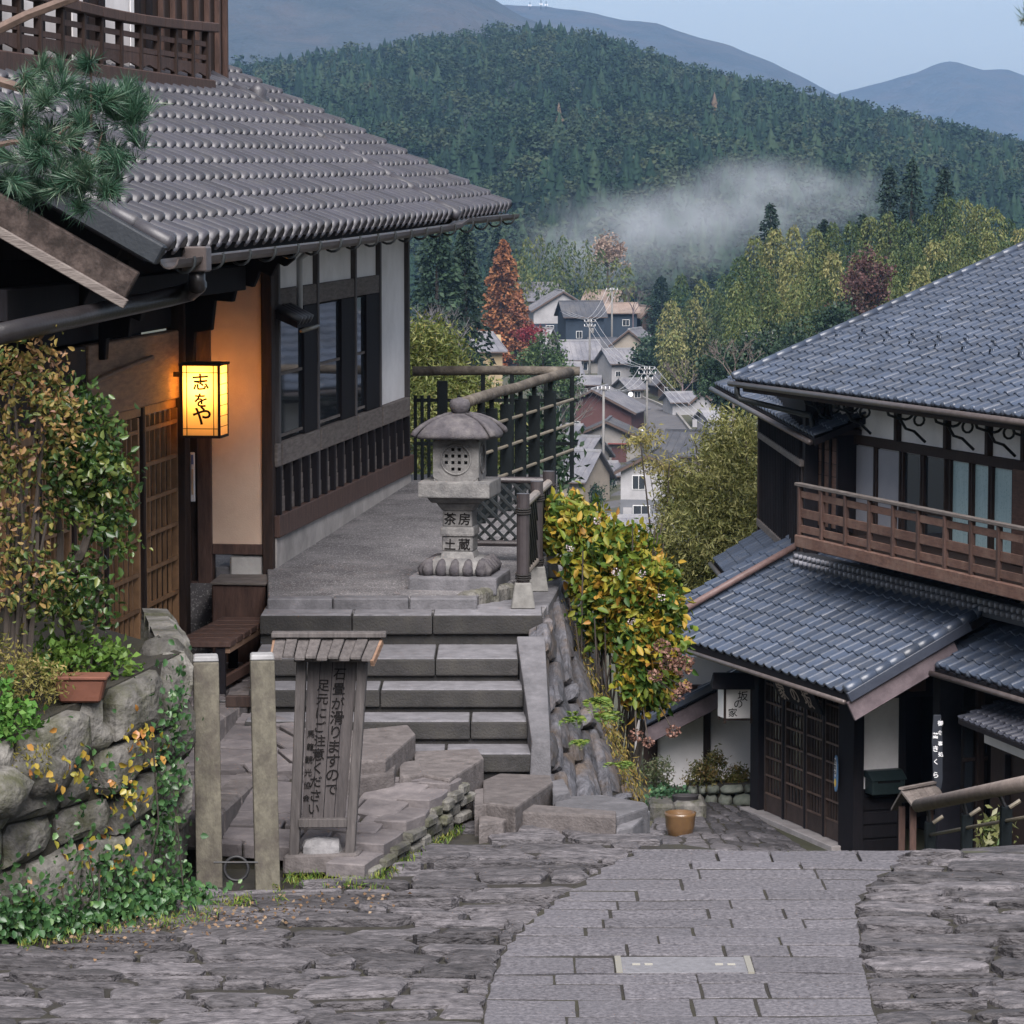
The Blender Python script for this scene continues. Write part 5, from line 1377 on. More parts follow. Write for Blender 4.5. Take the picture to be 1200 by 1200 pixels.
# verge tiles at the uphill end, bargeboard under it
for k in range(13):
    a = RB.p(5.60, 1.06, lz(1.06) + .07) + s_r * (k * .235); mb = MB(); mb.tube([a, a + s_r * .02, a + s_r * .25], [.07, .085, .075], 9); part('verge_tile', mb, TILER, lr, smooth=True)
mb = MB(); a = RB.p(5.66, 1.04, lz(1.04) - .03); mb.beam(a, a + s_r * 2.0, .05, .14); part('verge_board', mb, M('verge tile side', (.04, .047, .065), (.03, .035, .05), scale=6, rough=.4, rand=0), lr, bevel=.008)
BARG = M('grey brown bargeboard', (.125, .10, .11), (.07, .055, .062), scale=5, rough=.8, bump=.4, rand=.05)
mb = MB(); a = RB.p(5.60, .98, lz(.98) - .26); mb.beam(a, a + s_r * 1.75, .05, .28); part('bargeboard', mb, BARG, rh_, bevel=.008)
# rafters under the lower roof
for k in range(11):
    u = -1.6 + k * .66; a = RB.p(u, .92, lz(.92) - .19); mb = MB(); mb.beam(a, a + s_r * 1.1, .07, .08); part('rafter', mb, WOODB, rh_)
mb = MB(); a, b = RB.p(-2.0, 1.10, lz(1.1) - .09), RB.p(5.66, 1.10, lz(1.1) - .06); mb.tube([a, a.lerp(b, .5), b], .035, 8); part('gutter', mb, GUTTER, rh_, smooth=True)
mb = MB(); a = RB.p(-1.18, 1.05, lz(1.05) + .13); mb.tube([a, a + s_r * 1.5, a + s_r * 3.0 + RB.u * .06], .055, 9); part('roof_pipe', mb, M('brown pipe', (.15, .10, .095), (.10, .065, .06), scale=8, rough=.5, rand=0), rh_, smooth=True)
# --- second lower roof further up the street
e0_, e1_ = RB.uz(1088, 772, -.25), RB.uz(1200, 817, -.25)
zl_ = (e0_[1] + e1_[1]) / 2
p0, p1 = RB.p(e0_[0] - .25, -.25, zl_), RB.p(e1_[0] + 1.2, -.25, zl_)
s_r2 = (-RB.v + V(0, 0, .46)).normalized()
mb = MB(); tt = s_r2 * 1.7; dz = V(0, 0, -.13)
mb.hexa([p0 + dz, p1 + dz, p1 + tt + dz, p0 + tt + dz, p0 + dz * .2, p1 + dz * .2, p1 + tt + dz * .2, p0 + tt + dz * .2]); lr2 = part('side_roof', mb, WOODB, rh_)
TRb = tile_mesh('roof_tile', .30, .30, 'roll', TILER)
tile_roof(lr2, TRm, 'roof_tile', p0, p1, lambda t: s_r2, .29, .255, 7)
n_ = int((p1 - p0).length / .29)
for k in range(n_):
    c = p0.lerp(p1, (k + .82) / n_) + V(0, 0, .02) + RB.v * .0
    mb = MB(); mb.tube([c + RB.v * .035, c + RB.v * .0, c - RB.v * .05], [.03, .055, .055], 9); part('eave_disc', mb, TILER, lr2, smooth=True)
mb = MB(); mb.tube([p0 + V(0, 0, -.10) + RB.v * .06, p1 + V(0, 0, -.10) + RB.v * .06], .04, 8); part('gutter', mb, GUTTER, rh_, smooth=True)
# --- flashing row at the top of the lower roof
VWU = -1.5
VFL = -1.02; zt = lz(VFL)
FLT = M('pale flashing tile', (.28, .28, .31), (.18, .18, .205), scale=9, rough=.5, rand=.2)
Rbox('flashing', -.6, 9.2, VFL - .12, VFL + .10, zt - .05, zt + .20, M('dark flashing', (.05, .052, .06), (.035, .036, .042), scale=5, rough=.6, rand=0))
for r in range(2):
    for k in range(48):
        u = -.5 + k * .16 + (.08 if r else 0); c = RB.p(u, VFL + .15 - .03 * r, zt + .07 + .085 * r)
        mb = MB(); mb.tube([c + RB.v * .03, c - RB.v * .06], .038, 7); part('flashing_tile', mb, FLT, rh_, smooth=True)
# --- upper storey
uwall = ru(953, VWU, 560)
uplo = Rbox('upper_wall', uwall, 9.4, VWU - .25, VWU - .05, -1.5, 1.9, PLASTER, bevel=0)
Rbox('wall_beam', uwall, 9.4, VWU - .06, VWU + .03, .58, .72, WOODD)
Rbox('wall_base', uwall, 9.4, VWU - .06, VWU + .02, -1.1, -.66, WOODD)
for p in (969, 995, 1051, 1109, 1158, 1200): 
    u = ru(p, VWU, 520); Rbox('wall_post', u - .05, u + .05, VWU - .06, VWU + .035, .72, 1.85, WOODD)
GREYD = M('grey white door', (.27, .27, .30), (.22, .22, .25), scale=2, rough=.6, rand=.05)
CURT = M('pale blue curtain', (.40, .53, .55), (.29, .41, .44), scale=3, rough=.6, rand=.06, stretch=(9, 9, .5), speck=(.22, .34, .36), speck_scale=30, coat=.6)
def win(a, b, kind):
    u0, u1 = ru(a, VWU, 580), ru(b, VWU, 580)
    w_ = Rbox('window', u0, u0 + .045, VWU - .05, VWU + .01, -.66, .58, WOODD, bevel=.003)
    Rbox('frame_stile', u1 - .045, u1, VWU - .05, VWU + .01, -.66, .58, WOODD, w_, .003)
    if kind == 'door':
        Rbox('panel', u0 + .045, u1 - .045, VWU - .04, VWU - .02, -.66, .56, GREYD, w_, 0); Rbox('mid_rail', u0 + .045, u1 - .045, VWU - .02, VWU - .005, -.22, -.19, WOODD, w_, 0)
    elif kind == 'glass':
        Rbox('backing', u0 + .045, u1 - .045, VWU - .05, VWU - .045, -.66, .56, DARKIN, w_, 0); Rbox('pane', u0 + .045, u1 - .045, VWU - .035, VWU - .028, -.60, .56, GLASS, w_, 0)
        Rbox('mid_rail', u0 + .045, u1 - .045, VWU - .028, VWU - .01, -.26, -.235, WOODD, w_, 0)
    else:
        Rbox('curtain', u0 + .045, u1 - .045, VWU - .048, VWU - .04, -.62, .56, CURT, w_, 0); 
for a, b, k in ((996, 1025, 'door'), (1026, 1055, 'door'), (1057, 1080, 'glass'), (1081, 1108, 'glass'), (1112, 1137, 'curtain'), (1138, 1160, 'curtain'), (1161, 1188, 'curtain')): win(a, b, k)
ub0 = ru(1189, VWU, 580); Rbox('board_wall', ub0, 9.4, VWU - .05, VWU + .04, -.7, .6, WOODM)
# shutter box at the far corner
ua, ub_ = ru(956, VWU + .28, 560), ru(982, VWU + .28, 560)
sb = Rbox('shutter_box', ua, ub_, VWU - .2, VWU + .26, -.75, .72, WOODB, bevel=.006)
for k in range(7): Rbox('shutter_board', ua + .03, ub_ - .03, VWU + .26, VWU + .272, -.70 + k * .195, -.70 + k * .195 + .185, WOODM, sb, .004)
for k in range(4): u = ua + (ub_ - ua) * k / 3; Rbox('shutter_batten', u - .03, u + .03, VWU + .272, VWU + .30, -.72, .70, WOODB, sb, .003)
Rbox('shutter_cap', ua - .08, ub_ + .12, VWU - .2, VWU + .34, .72, .80, WOODD, sb)
# --- balcony
VBL = -.3
bu = [ru(p, VBL, 600) for p in (938, 964, 992, 1020, 1048, 1077.5, 1109, 1140, 1172, 1204, 1237)]
bl = Rbox('balcony', bu[0] - .08, bu[-1] + .1, VBL - .06, VBL + .06, -.86, -.68, WOODM, bevel=.012)
Rbox('balcony_floor', bu[0], bu[-1], VWU, VBL - .06, -.80, -.72, WOODD, bl)
Rbox('handrail', bu[0] - .12, bu[-1], VBL - .05, VBL + .05, .035, .085, WOODG, bl, .008)
for i, u in enumerate(bu):
    Rbox('baluster', u - .033, u + .033, VBL - .03, VBL + .04, -.68, .035, WOODR, bl, .005)
    if i:
        for za, zb in ((-.13, -.03), (-.42, -.29), (-.64, -.53)): Rbox('balcony_rail', bu[i - 1] + .033, u - .033, VBL - .018, VBL + .012, za, zb, WOODM, bl, .004)
# --- main roof
zR = 1.46
s_m = (-RB.v + V(0, 0, .40)).normalized()
UR0, UR1, VE = -1.87, 10.6, -.5
def mz(v): return zR + (VE - v) * .40
mb = MB()
mb.hexa([RB.p(UR0, VE, mz(VE) - .14), RB.p(UR1, VE, mz(VE) - .14), RB.p(UR1, -7, mz(-7) - .14), RB.p(UR0, -7, mz(-7) - .14), RB.p(UR0, VE, mz(VE) - .02), RB.p(UR1, VE, mz(VE) - .02), RB.p(UR1, -7, mz(-7) - .02), RB.p(UR0, -7, mz(-7) - .02)])
mr_ = part('main_roof', mb, WOODB, rh_)
tile_roof(mr_, TRm, 'roof_tile', RB.p(UR0, VE + .03, mz(VE + .03)), RB.p(UR1, VE + .03, mz(VE + .03)), lambda t: s_m, .29, .262, 26)
for k in range(42):
    c = RB.p(UR0 + .24 + k * .2902, VE + .03, mz(VE) + .025); mb = MB(); mb.tube([c + RB.v * .03, c, c - RB.v * .05], [.028, .05, .05], 9)
    if inframe(c, 30): part('eave_disc', mb, TILER, mr_, smooth=True)
for k in range(25):
    a = RB.p(UR0 - .03, VE + .04, mz(VE + .04) + .05) + s_m * (k * .262); mb = MB(); mb.tube([a, a + s_m * .02, a + s_m * .275], [.05, .062, .055], 8); part('verge_tile', mb, TILER, mr_, smooth=True)
# snow guards
for k in range(24):
    u = UR0 + .5 + k * .43; row_ = 6 + (k % 2) ; c = RB.p(u, VE, mz(VE) + .03) + s_m * (row_ * .262 + .03)
    mb = MB(); mb.tube([c + RB.u * (-.07) - V(0, 0, .02), c + RB.u * (-.05) + V(0, 0, .06), c + RB.u * .05 + V(0, 0, .06), c + RB.u * .07 - V(0, 0, .02)], .016, 6); part('snow_guard', mb, TILER, mr_, smooth=True)
mb = MB(); mb.fbox(RB, UR0 + .05, UR1, VE - .14, VE - .10, mz(VE) - .20, mz(VE) - .02); part('eave_board', mb, WOODD, rh_)
a, b = RB.p(UR0 - .02, VE + .09, mz(VE) - .075), RB.p(UR1, VE + .09, mz(VE) - .06)
mb = MB(); mb.tube([a, a.lerp(b, .5), b], .045, 8); part('gutter', mb, GUTTER, rh_, smooth=True)
mb = MB(); mb.fbox(RB, UR0 + .2, UR1, VWU - .1, VE - .02, mz(VE) - .03, mz(VE) + .0); part('soffit', mb, WOODD, rh_)
# curled iron brackets under the eave
for p in (950, 985, 1048, 1104, 1152, 1196):
    u = ru(p, VE - .45, 500); c = RB.p(u, VWU + .04, mz(VE) - .06)
    mb = MB(); O = RB.v
    def cc(x, z): return c + O * x + V(0, 0, z)
    mb.tube([cc(.0, -.02), cc(.70, -.02)], .022, 6)
    mb.tube([cc(.66, -.04), cc(.60, -.22), cc(.42, -.28), cc(.33, -.42), cc(.20, -.46), cc(.02, -.62)], .022, 6)
    mb.tube([cc(.34 + .13 * math.cos(t), -.17 + .12 * math.sin(t)) for t in np.linspace(0, 2 * math.pi, 13)], .02, 6, cap=False)
    mb.tube([cc(.12 + .08 * math.cos(t), -.30 + .08 * math.sin(t)) for t in np.linspace(0, 2 * math.pi, 11)], .018, 6, cap=False)
    part('iron_bracket', mb, BLACKM, rh_, smooth=True)
# black rain pipe from the far eave corner
mb = MB(); q0 = RB.p(UR0 + .25, VE + .08, mz(VE) - .10); q1 = U(950, 487, 51.4)
mb.tube([q0 + V(0, 0, .06), q0 + V(0, 0, -.12), q0 + V(.05, -.02, -.2), q1, q1 + V(.03, 0, -.12), q1 + V(.03, 0, -.3)], .045, 8); part('rain_pipe', mb, BLACKM, rh_, smooth=True)
# --- wing at the far end
WGF = Frame((4.42, 52.0), (-.0325, 1), (-1, -.0325))
def Wbox(name, *a, m=WOODD, parent=None, bevel=.006):
    mb = MB(); mb.fbox(WGF, *a); return part(name, mb, m, parent or rh_, bevel=bevel)
ww = Wbox('wing_wall', -.5, 5.8, -.2, 0, -2.2, 1.2, m=WOODB, bevel=0)
Wbox('wing_plaster', .3, 5.7, 0, .012, .25, .7, m=PLASTER, parent=ww, bevel=0)
k = 0
u = -.3
while u < 5.7:
    Wbox('wing_board', u, u + .20, 0.002, .02 + .006 * (k % 2), -1.25, .20, m=WOODD, parent=ww, bevel=.004); 
    Wbox('wing_batten', u + .2, u + .235, 0.0, .05, -1.25, .9, m=WOODB, parent=ww, bevel=0); u += .237; k += 1
Wbox('wing_rail', -.4, 5.8, .0, .07, .18, .28, m=WOODG, parent=ww)
Wbox('wing_sill', -.4, 5.85, .0, .07, -1.32, -1.20, m=WOODG, parent=ww)
Wbox('wing_post', 5.72, 5.85, -.1, .06, -2.2, 1.1, m=WOODD, parent=ww)
E1w, E2w = U(838, 451, 60), U(955, 513, 50.6)
su = V(1, .15, .42).normalized()
mb = MB(); tt = su * 1.0; dz = V(0, 0, -.12)
mb.hexa([E2w + dz, E1w + dz, E1w + tt + dz, E2w + tt + dz, E2w + dz * .2, E1w + dz * .2, E1w + tt + dz * .2, E2w + tt + dz * .2]); wr = part('wing_roof', mb, WOODB, rh_)
tile_roof(wr, TRm, 'roof_tile', E1w, E2w, lambda t: su, .29, .255, 4)
mb = MB(); mb.tube([E1w + V(-.07, 0, -.07), E2w + V(-.07, 0, -.07)], .045, 8); part('gutter', mb, GUTTER, wr, smooth=True)
P1w, P2w = WGF.p(5.2, .85, -1.85), WGF.p(1.3, .85, -1.85); su2 = (-WGF.v + V(0, 0, .62)).normalized()
mb = MB(); tt = su2 * 1.1
mb.hexa([P2w + dz, P1w + dz, P1w + tt + dz, P2w + tt + dz, P2w + dz * .2, P1w + dz * .2, P1w + tt + dz * .2, P2w + tt + dz * .2]); wr2 = part('wing_skirt_roof', mb, WOODB, rh_)
tile_roof(wr2, TRm, 'roof_tile', P1w, P2w, lambda t: su2, .29, .255, 4)
mb = MB(); mb.tube([P1w + V(-.06, 0, -.06), P2w + V(-.06, 0, -.06)], .04, 8); part('gutter', mb, GUTTER, wr2, smooth=True)
Wbox('wing_lower_wall', -.5, 5.6, -.2, -.05, GF - 2, -2.0, m=PLASTER, bevel=0)
# body of the house behind the walls
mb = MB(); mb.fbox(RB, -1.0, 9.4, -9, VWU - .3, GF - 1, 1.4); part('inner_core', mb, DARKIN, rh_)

# ------------------------------------------------------------------ white walled annex left of the lattice doors
AD = 53.0
an = thing('storehouse', 'white plastered storehouse with brown posts beside the shop house', 'building', U(815, 950, AD))
def Abox(name, pa, pb, y0, y1, zf, m, dep=.1, bevel=.006):
    a = U(pa, y1, AD - zf); b = U(pb, y0, AD - zf); mb = MB(); mb.box(((a.x + b.x) / 2, AD - zf + dep / 2, (a.z + b.z) / 2), b.x - a.x, dep, b.z - a.z); return part(name, mb, m, an, bevel=bevel)
Abox('wall', 762, 900, 770, 955, 0, PLASTER, bevel=0)
Abox('post', 754, 771, 815, 930, .06, WOODD)
Abox('post', 824, 833, 822, 930, .06, WOODD)
Abox('tie_beam', 754, 884, 803, 823, .09, WOODR)
Abox('corner_board', 744, 750, 845, 905, .02, M('pale pole', (.35, .33, .33), (.26, .25, .25), scale=9, rand=0))
e0_, e1_ = V(2.02, AD - .8, U(0, 842, AD).z), V(2.02, AD + 4, U(0, 842, AD).z)
su3 = V(1, 0, .52).normalized()
mb = MB(); tt = su3 * 2.6; dz = V(0, 0, -.12); mb.hexa([e0_ + dz, e1_ + dz, e1_ + tt + dz, e0_ + tt + dz, e0_ + dz * .2, e1_ + dz * .2, e1_ + tt + dz * .2, e0_ + tt + dz * .2]); ar = part('roof', mb, WOODB, an)
tile_roof(ar, TRm, 'roof_tile', e1_, e0_, lambda t: su3, .29, .255, 10)
mb = MB(); a = e0_ + V(.05, .02, -.16); mb.beam(a, a + su3 * 2.4, .06, .24); part('bargeboard', mb, BARG, an, bevel=.008)
mb = MB(); a = e0_ + V(0, -.03, .07); mb.beam(a, a + su3 * 2.5, .14, .14); part('verge_tile', mb, TILER, ar, bevel=.03)

# ------------------------------------------------------------------ white box sign 坂の家
SD = 50.15
sn = thing('box_sign', 'white box sign with black brush characters under a small dark roof', 'sign', U(862, 846, SD))
def Sbox(name, pa, pb, y0, y1, d0, d1, m, par=None, bevel=.003):
    a = U(pa, y1, SD); b = U(pb, y0, SD); mb = MB(); mb.box(((a.x + b.x) / 2, SD + (d0 + d1) / 2, (a.z + b.z) / 2), b.x - a.x, d1 - d0, b.z - a.z); return part(name, mb, m, par or sn, bevel=bevel)
SGW = plain('sign white', (.60, .58, .57), rough=.6)
Sbox('panel', 850.5, 879.5, 806, 843, 0.02, .05, SGW)
for y0, y1 in ((803.5, 806), (842, 844.5)): Sbox('frame', 848, 882, y0, y1, 0, .30, WOODD)
for a, b in ((848, 851), (879, 881.5)): Sbox('frame', a, b, 804, 848, .0, .03, WOODD)
Sbox('frame', 843, 845, 806, 847, .26, .30, WOODD)
a, b = U(848, 842, SD), U(848, 807, SD)
mb = MB(); mb.hexa([V(a.x, SD + .03, a.z), V(a.x - .07, SD + .28, a.z), V(a.x - .05, SD + .28, a.z), V(a.x + .02, SD + .03, a.z), V(a.x, SD + .03, b.z), V(a.x - .07, SD + .28, b.z), V(a.x - .05, SD + .28, b.z), V(a.x + .02, SD + .03, b.z)]); part('side_panel', mb, SGW, sn)
a, b = U(834, 806, SD), U(884, 790, SD)
mb = MB(); mb.hexa([V(a.x, SD - .12, a.z - .01), V(b.x, SD - .12, a.z - .01), V(b.x, SD + .42, a.z), V(a.x, SD + .42, a.z), V(a.x + .03, SD + .1, b.z), V(b.x, SD + .1, b.z), V(b.x, SD + .2, b.z), V(a.x + .03, SD + .2, b.z)]); part('roof', mb, WOODB, sn, bevel=.01)
for t, px, py in (('坂', 870.5, 815.5), ('の', 865, 825), ('家', 859, 835)):
    q = U(px, py, SD + .018); write(t, q, V(1, 0, 0), V(0, 0, 1), V(0, -1, 0), .15, 0, INK, sn, weight=.0008, name='brush_character', jitter=.08)
q0 = RB.p(.1, .05, U(0, 800, SD).z); mb = MB(); mb.beam(U(876, 800, SD + .2), q0, .05, .05); part('bracket', mb, WOODB, sn)
# carved plaque above the doors
u0, u1 = ru(906, .25, 800), ru(956, .25, 815)
cp_ = thing('carved_plaque', 'carved dark wooden name board hung over the lattice doors', 'sign', RB.p((u0 + u1) / 2, .2, -3.05))
mb = MB(); mb.hexa([RB.p(u0, .10, -3.04), RB.p(u1, .10, -3.08), RB.p(u1, .14, -3.08), RB.p(u0, .14, -3.04), RB.p(u0, .28, -2.70), RB.p(u1, .28, -2.70), RB.p(u1, .32, -2.70), RB.p(u0, .32, -2.70)]); part('board', mb, WOODB, cp_, bevel=.01)
upv = (RB.p(0, .32, -2.70) - RB.p(0, .14, -3.06)).normalized(); nv_ = RB.u.cross(upv); nv_ = nv_ if nv_.dot(RB.v) > 0 else -nv_
for i, ch in enumerate('坂の家'[::-1]):
    write(ch, RB.p(u0 + (u1 - u0) * (.2 + .3 * i), .23, -2.88) + nv_ * .012, RB.u, upv, nv_, .30, 0, plain('pale carving', (.30, .24, .20), rough=.8), cp_, weight=.004, name='carved_character')
mb = MB(); mb.beam(RB.p(u0 - .05, .31, -2.70), RB.p(u1 + .05, .31, -2.70), .05, .05); part('top_batten', mb, WOODD, cp_)
# little blue and yellow door plaque
c = RB.p(ru(980.5, .06, 905), .06, U(0, 903, 48).z)
dp = thing('door_plaque', 'narrow blue and white oval plaque hung on the lattice door', 'sign', c - V(0, 0, .26))
vs = []; 
P = [c + RB.u * (.055 * math.cos(t)) + V(0, 0, .26 * math.sin(t)) for t in np.linspace(0, 2 * math.pi, 17)[:-1]]
mb = MB(); mb.prism(P, RB.v * .02); part('board', mb, plain('blue plaque', (.10, .20, .36), rough=.5), dp)
P = [c + RB.v * .022 + RB.u * (.04 * math.cos(t)) + V(0, 0, .09 + .14 * math.sin(t)) for t in np.linspace(0, 2 * math.pi, 13)[:-1]]; mb = MB(); mb.prism(P, RB.v * .003); part('white_field', mb, SGW, dp)
P = [c + RB.v * .022 + RB.u * (.03 * math.cos(t)) + V(0, 0, -.13 + .06 * math.sin(t)) for t in np.linspace(0, 2 * math.pi, 13)[:-1]]; mb = MB(); mb.prism(P, RB.v * .003); part('yellow_field', mb, plain('yellow plaque', (.75, .48, .05)), dp)
for k in range(3): write('営業中'[k], c + RB.v * .026 + V(0, 0, .17 - .08 * k), RB.u, V(0, 0, 1), RB.v, .075, 0, INK, dp, name='writing')
# mailbox on the end wall
mq = RB.p(ue + .02, rv(1032, ue), U(0, 930, 47).z)
mx_ = thing('mailbox', 'dark green metal mailbox fixed to the end wall', 'mailbox', mq)
v0, v1 = rv(1052, ue), rv(1014, ue); z0, z1 = U(0, 932, 47.2).z, U(0, 905, 47.2).z
GRM = M('dark green metal', (.02, .032, .034), (.013, .022, .024), scale=6, rough=.4, rand=0)
mb = MB(); mb.fbox(RB, ue, ue + .26, v0, v1, z0, z1 - .10); part('box', mb, GRM, mx_, bevel=.012)
mb = MB(); mb.hexa([RB.p(ue, v0 - .02, z1 - .10), RB.p(ue + .30, v0 - .02, z1 - .12), RB.p(ue + .30, v1 + .02, z1 - .12), RB.p(ue, v1 + .02, z1 - .10), RB.p(ue, v0 - .02, z1), RB.p(ue + .12, v0 - .02, z1), RB.p(ue + .12, v1 + .02, z1), RB.p(ue, v1 + .02, z1)]); part('lid', mb, GRM, mx_, bevel=.008)
mb = MB(); mb.fbox(RB, ue + .26, ue + .265, v0 + .08, v1 - .08, z1 - .16, z1 - .13); part('slot', mb, DARKIN, mx_)
# hanging name board on the pillar
hb0, hb1 = U(1100, 928, 45.2), U(1094, 836, 45.2)
hb = thing('hanging_board', 'tall blackish hanging board with white writing on the pillar', 'sign', hb0)
P = [U(1094, 838, 45.2), U(1103, 838, 45.2), U(1105, 870, 45.2), U(1105, 915, 45.2), U(1103, 925, 45.2), U(1098, 925, 45.2), U(1094, 912, 45.2), U(1092, 870, 45.2)]
mb = MB(); mb.prism(P, V(0, .05, 0)); part('board', mb, M('bluish black board', (.022, .026, .036), (.015, .018, .026), scale=5, rough=.6, rand=0), hb, bevel=.006)
WW = plain('white writing', (.75, .75, .77), rough=.8)
def col2(text, p0, p1, size): st = (p1 - p0).length / max(1, len(text) - 1); write(text, p0, V(1, 0, 0), (p0 - p1).normalized(), V(0, -1, 0), size, st, WW, hb, weight=.001, name='writing', jitter=.08)
col2('御食事処', U(1101.6, 846, 45.195), U(1102.2, 884, 45.195), .07)
col2('蕎きくら', U(1096.2, 862, 45.195), U(1096.8, 908, 45.195), .085)
# small roofed stand under it
ks = U(1072, 990, 44.5); kz = ks.z - .3
st_ = thing('roofed_stand', 'small wooden stand with a little shingled gable roof', 'stand', V(ks.x, ks.y, kz))
A1, A2 = U(1056, 926, 44.3), U(1098, 918, 45.3); B1, B2 = U(1073, 948, 44.0), U(1110, 938, 45.0); C1 = U(1044, 947, 44.9); C2 = C1 + (A2 - A1)
th = V(0, 0, -.04)
for k in range(5):
    t0, t1 = k / 5, (k + .96) / 5; mb = MB(); a, b, c, d = A1.lerp(A2, t0), A1.lerp(A2, t1), B1.lerp(B2, t1), B1.lerp(B2, t0); mb.hexa([a + th, b + th, c + th, d + th, a, b, c, d]); part('roof_shingle', mb, WOODG, st_, bevel=.004)
mb = MB(); mb.hexa([A1 + th, A2 + th, C2 + th, C1 + th, A1, A2, C2, C1]); part('roof_side', mb, WOODG, st_)
mb = MB(); mb.beam(A1 + V(0, 0, .02), A2 + V(0, 0, .02), .07, .03); part('ridge', mb, WOODG, st_)
for px, D in ((1057, 44.6), (1070, 44.4), (1090, 45.1)):
    a = U(px, 945, D); mb = MB(); mb.beam(V(a.x, a.y, kz - 1), V(a.x, a.y, a.z), .085, .085); part('leg', mb, WOODR, st_, bevel=.005)
mb = MB(); a, b = U(1058, 950, 44.7), U(1094, 946, 45.2); mb.beam(a, b, .05, .2); part('tie', mb, WOODB, st_)

# ------------------------------------------------------------------ log handrail by the road, right edge
hr = thing('roadside_rail', 'round timber handrail on dark posts along the downhill road', 'railing', V(3.9, 29, gzf(3.9, 29)))
h0, h1 = U(1076, 944, 31), U(1235, 911, 26)
mb = MB(); d = (h1 - h0).normalized(); mb.tube([h0 - d * .02, h0, h0.lerp(h1, .5), h1], [.04, .062, .064, .066], 12); part('handrail_log', mb, M('pale log', (.20, .165, .15), (.12, .10, .092), scale=7, rough=.8, bump=.5, rand=0), hr, smooth=True)
pts_ = []
for px, D, yt in ((1090, 30.6, 963), (1133, 29.2, 954), (1179, 27.9, 945), (1225, 26.7, 936)):
    a = U(px, yt, D); g = gzf(a.x, D); pts_.append(a)
    mb = MB(); mb.box(V(a.x, D, (a.z + g) / 2 - .1), .095, .095, a.z - g + .2); po = part('post', mb, SLATB, hr, bevel=.008)
    q = h0.lerp(h1, min(1, max(0, (h0.y - D) / (h0.y - h1.y)))); mb = MB(); mb.tube([a + V(0, 0, -.02), q], .02, 6); part('bracket', mb, IRON, po)
    mb = MB(); mb.tube([a + V(.02, -.05, .0), a + V(.11, -.05, .06)], .018, 6); part('peg', mb, BAMB, po)
for dz in (-.11,):
    mb = MB(); mb.tube([q + V(0, -.05, dz) for q in pts_], .016, 7); part('bamboo_rail', mb, BAMB, hr, smooth=True)

# ------------------------------------------------------------------ pots, low wall and stone bench on the street below
def pot(name, label, px, pyb, w_px, h_px, m, D, rim=1.0, group=None, flat=False, base=None):
    c = U(px, pyb, D); k = F / D; r = w_px / 2 / k; h = h_px / k
    t = thing(name, label, 'flower pot', c, group)
    mb = MB(); mb.lathe(c, [(r * .62, 0), (r * .80, h * .18), (r * .93, h * .5), (r * .96, h * .80), (r, h * .88), (r * 1.02, h), (r * .88, h), (r * .84, h * .86), (r * .1, h * .84)], 20, ax=.6 if flat else 1.0); part('body', mb, m, t, smooth=True)
    mb = MB(); mb.lathe(c + V(0, 0, h * .8), [(r * .85, 0), (r * .83, h * .03), (.01, h * .05)], 16, ax=.6 if flat else 1.0); part('soil', mb, SOIL, t, smooth=True)
    return c, r, h
pot('glazed_pot', 'large round brown glazed pot on the street by the stone bench', 797, 983, 37, 32, M('brown glaze', (.13, .075, .035), (.08, .045, .022), scale=5, rough=.3, rand=0, spec=.5), 48.85)
sbn = thing('stone_bench', 'rough grey stone block bench behind the brown pot', 'stone bench', U(795, 970, 50.2))
for (pa, pb, y0, y1, D, dep) in ((762, 792, 943, 985, 50.0, .8), (790, 828, 941, 978, 50.1, .8)):
    a, b = U(pa, y1, D), U(pb, y0, D); mb = MB(); mb.box(((a.x + b.x) / 2, D + dep / 2, (a.z + b.z) / 2), b.x - a.x, dep, b.z - a.z); part('block', mb, WALLST, sbn, bevel=.05)
pot('bonsai_pot', 'shallow dark rectangular bonsai pot on the stone bench', 803, 945, 32, 14, M('dark clay', (.03, .028, .03), (.02, .018, .02), scale=8, rough=.6, rand=0), 50.4, flat=True)
lw = thing('low_wall', 'low wall of greenish round stones below the small hedge', 'wall', U(845, 948, 51.5))
A, B = U(806, 950, 51.6), U(884, 946, 51.2); Cc, Dd = U(884, 920, 51.3), U(806, 922, 51.7)
mb = MB(); mb.hexa([A + V(0, .12, -.2), B + V(0, .12, -.2), B + V(0, .6, -.2), A + V(0, .6, -.2), Dd + V(0, .12, 0), Cc + V(0, .12, 0), Cc + V(0, .6, 0), Dd + V(0, .6, 0)]); part('core', mb, SOIL, lw)
stone_field('wall_stone', lw, M('mossy wall stone', (.12, .13, .11), (.07, .08, .065), scale=5, rough=.9, bump=.7, rand=.3, stain=(.20, .20, .18), stain_amt=.5, stain_scale=4), A, B, Cc, Dd, 2, 4, V(0, -1, 0), top=(-.02, .05), thick=.12, dome=.05, gap=.008, inset=.05, jit=.35, smooth=True)
# cobbled patch of the lower street in front of the doors
A, B, Cc, Dd = V(1.6, 46.5, GF), V(4.6, 45.5, GF), V(3.5, 51.0, GF), V(2.4, 52.0, GF)
lst = part('lower_street', MB().quad(*[q + V(0, 0, .006) for q in (A, B, Cc, Dd)]), SOIL, None, kind='structure')
stone_field('cobble', lst, COBBLE, A, B, Cc, Dd, 14, 6, V(0, 0, 1), top=(.012, .04), thick=.05, dome=.015, gap=.008, inset=.03, jit=.35, rowjit=.35)
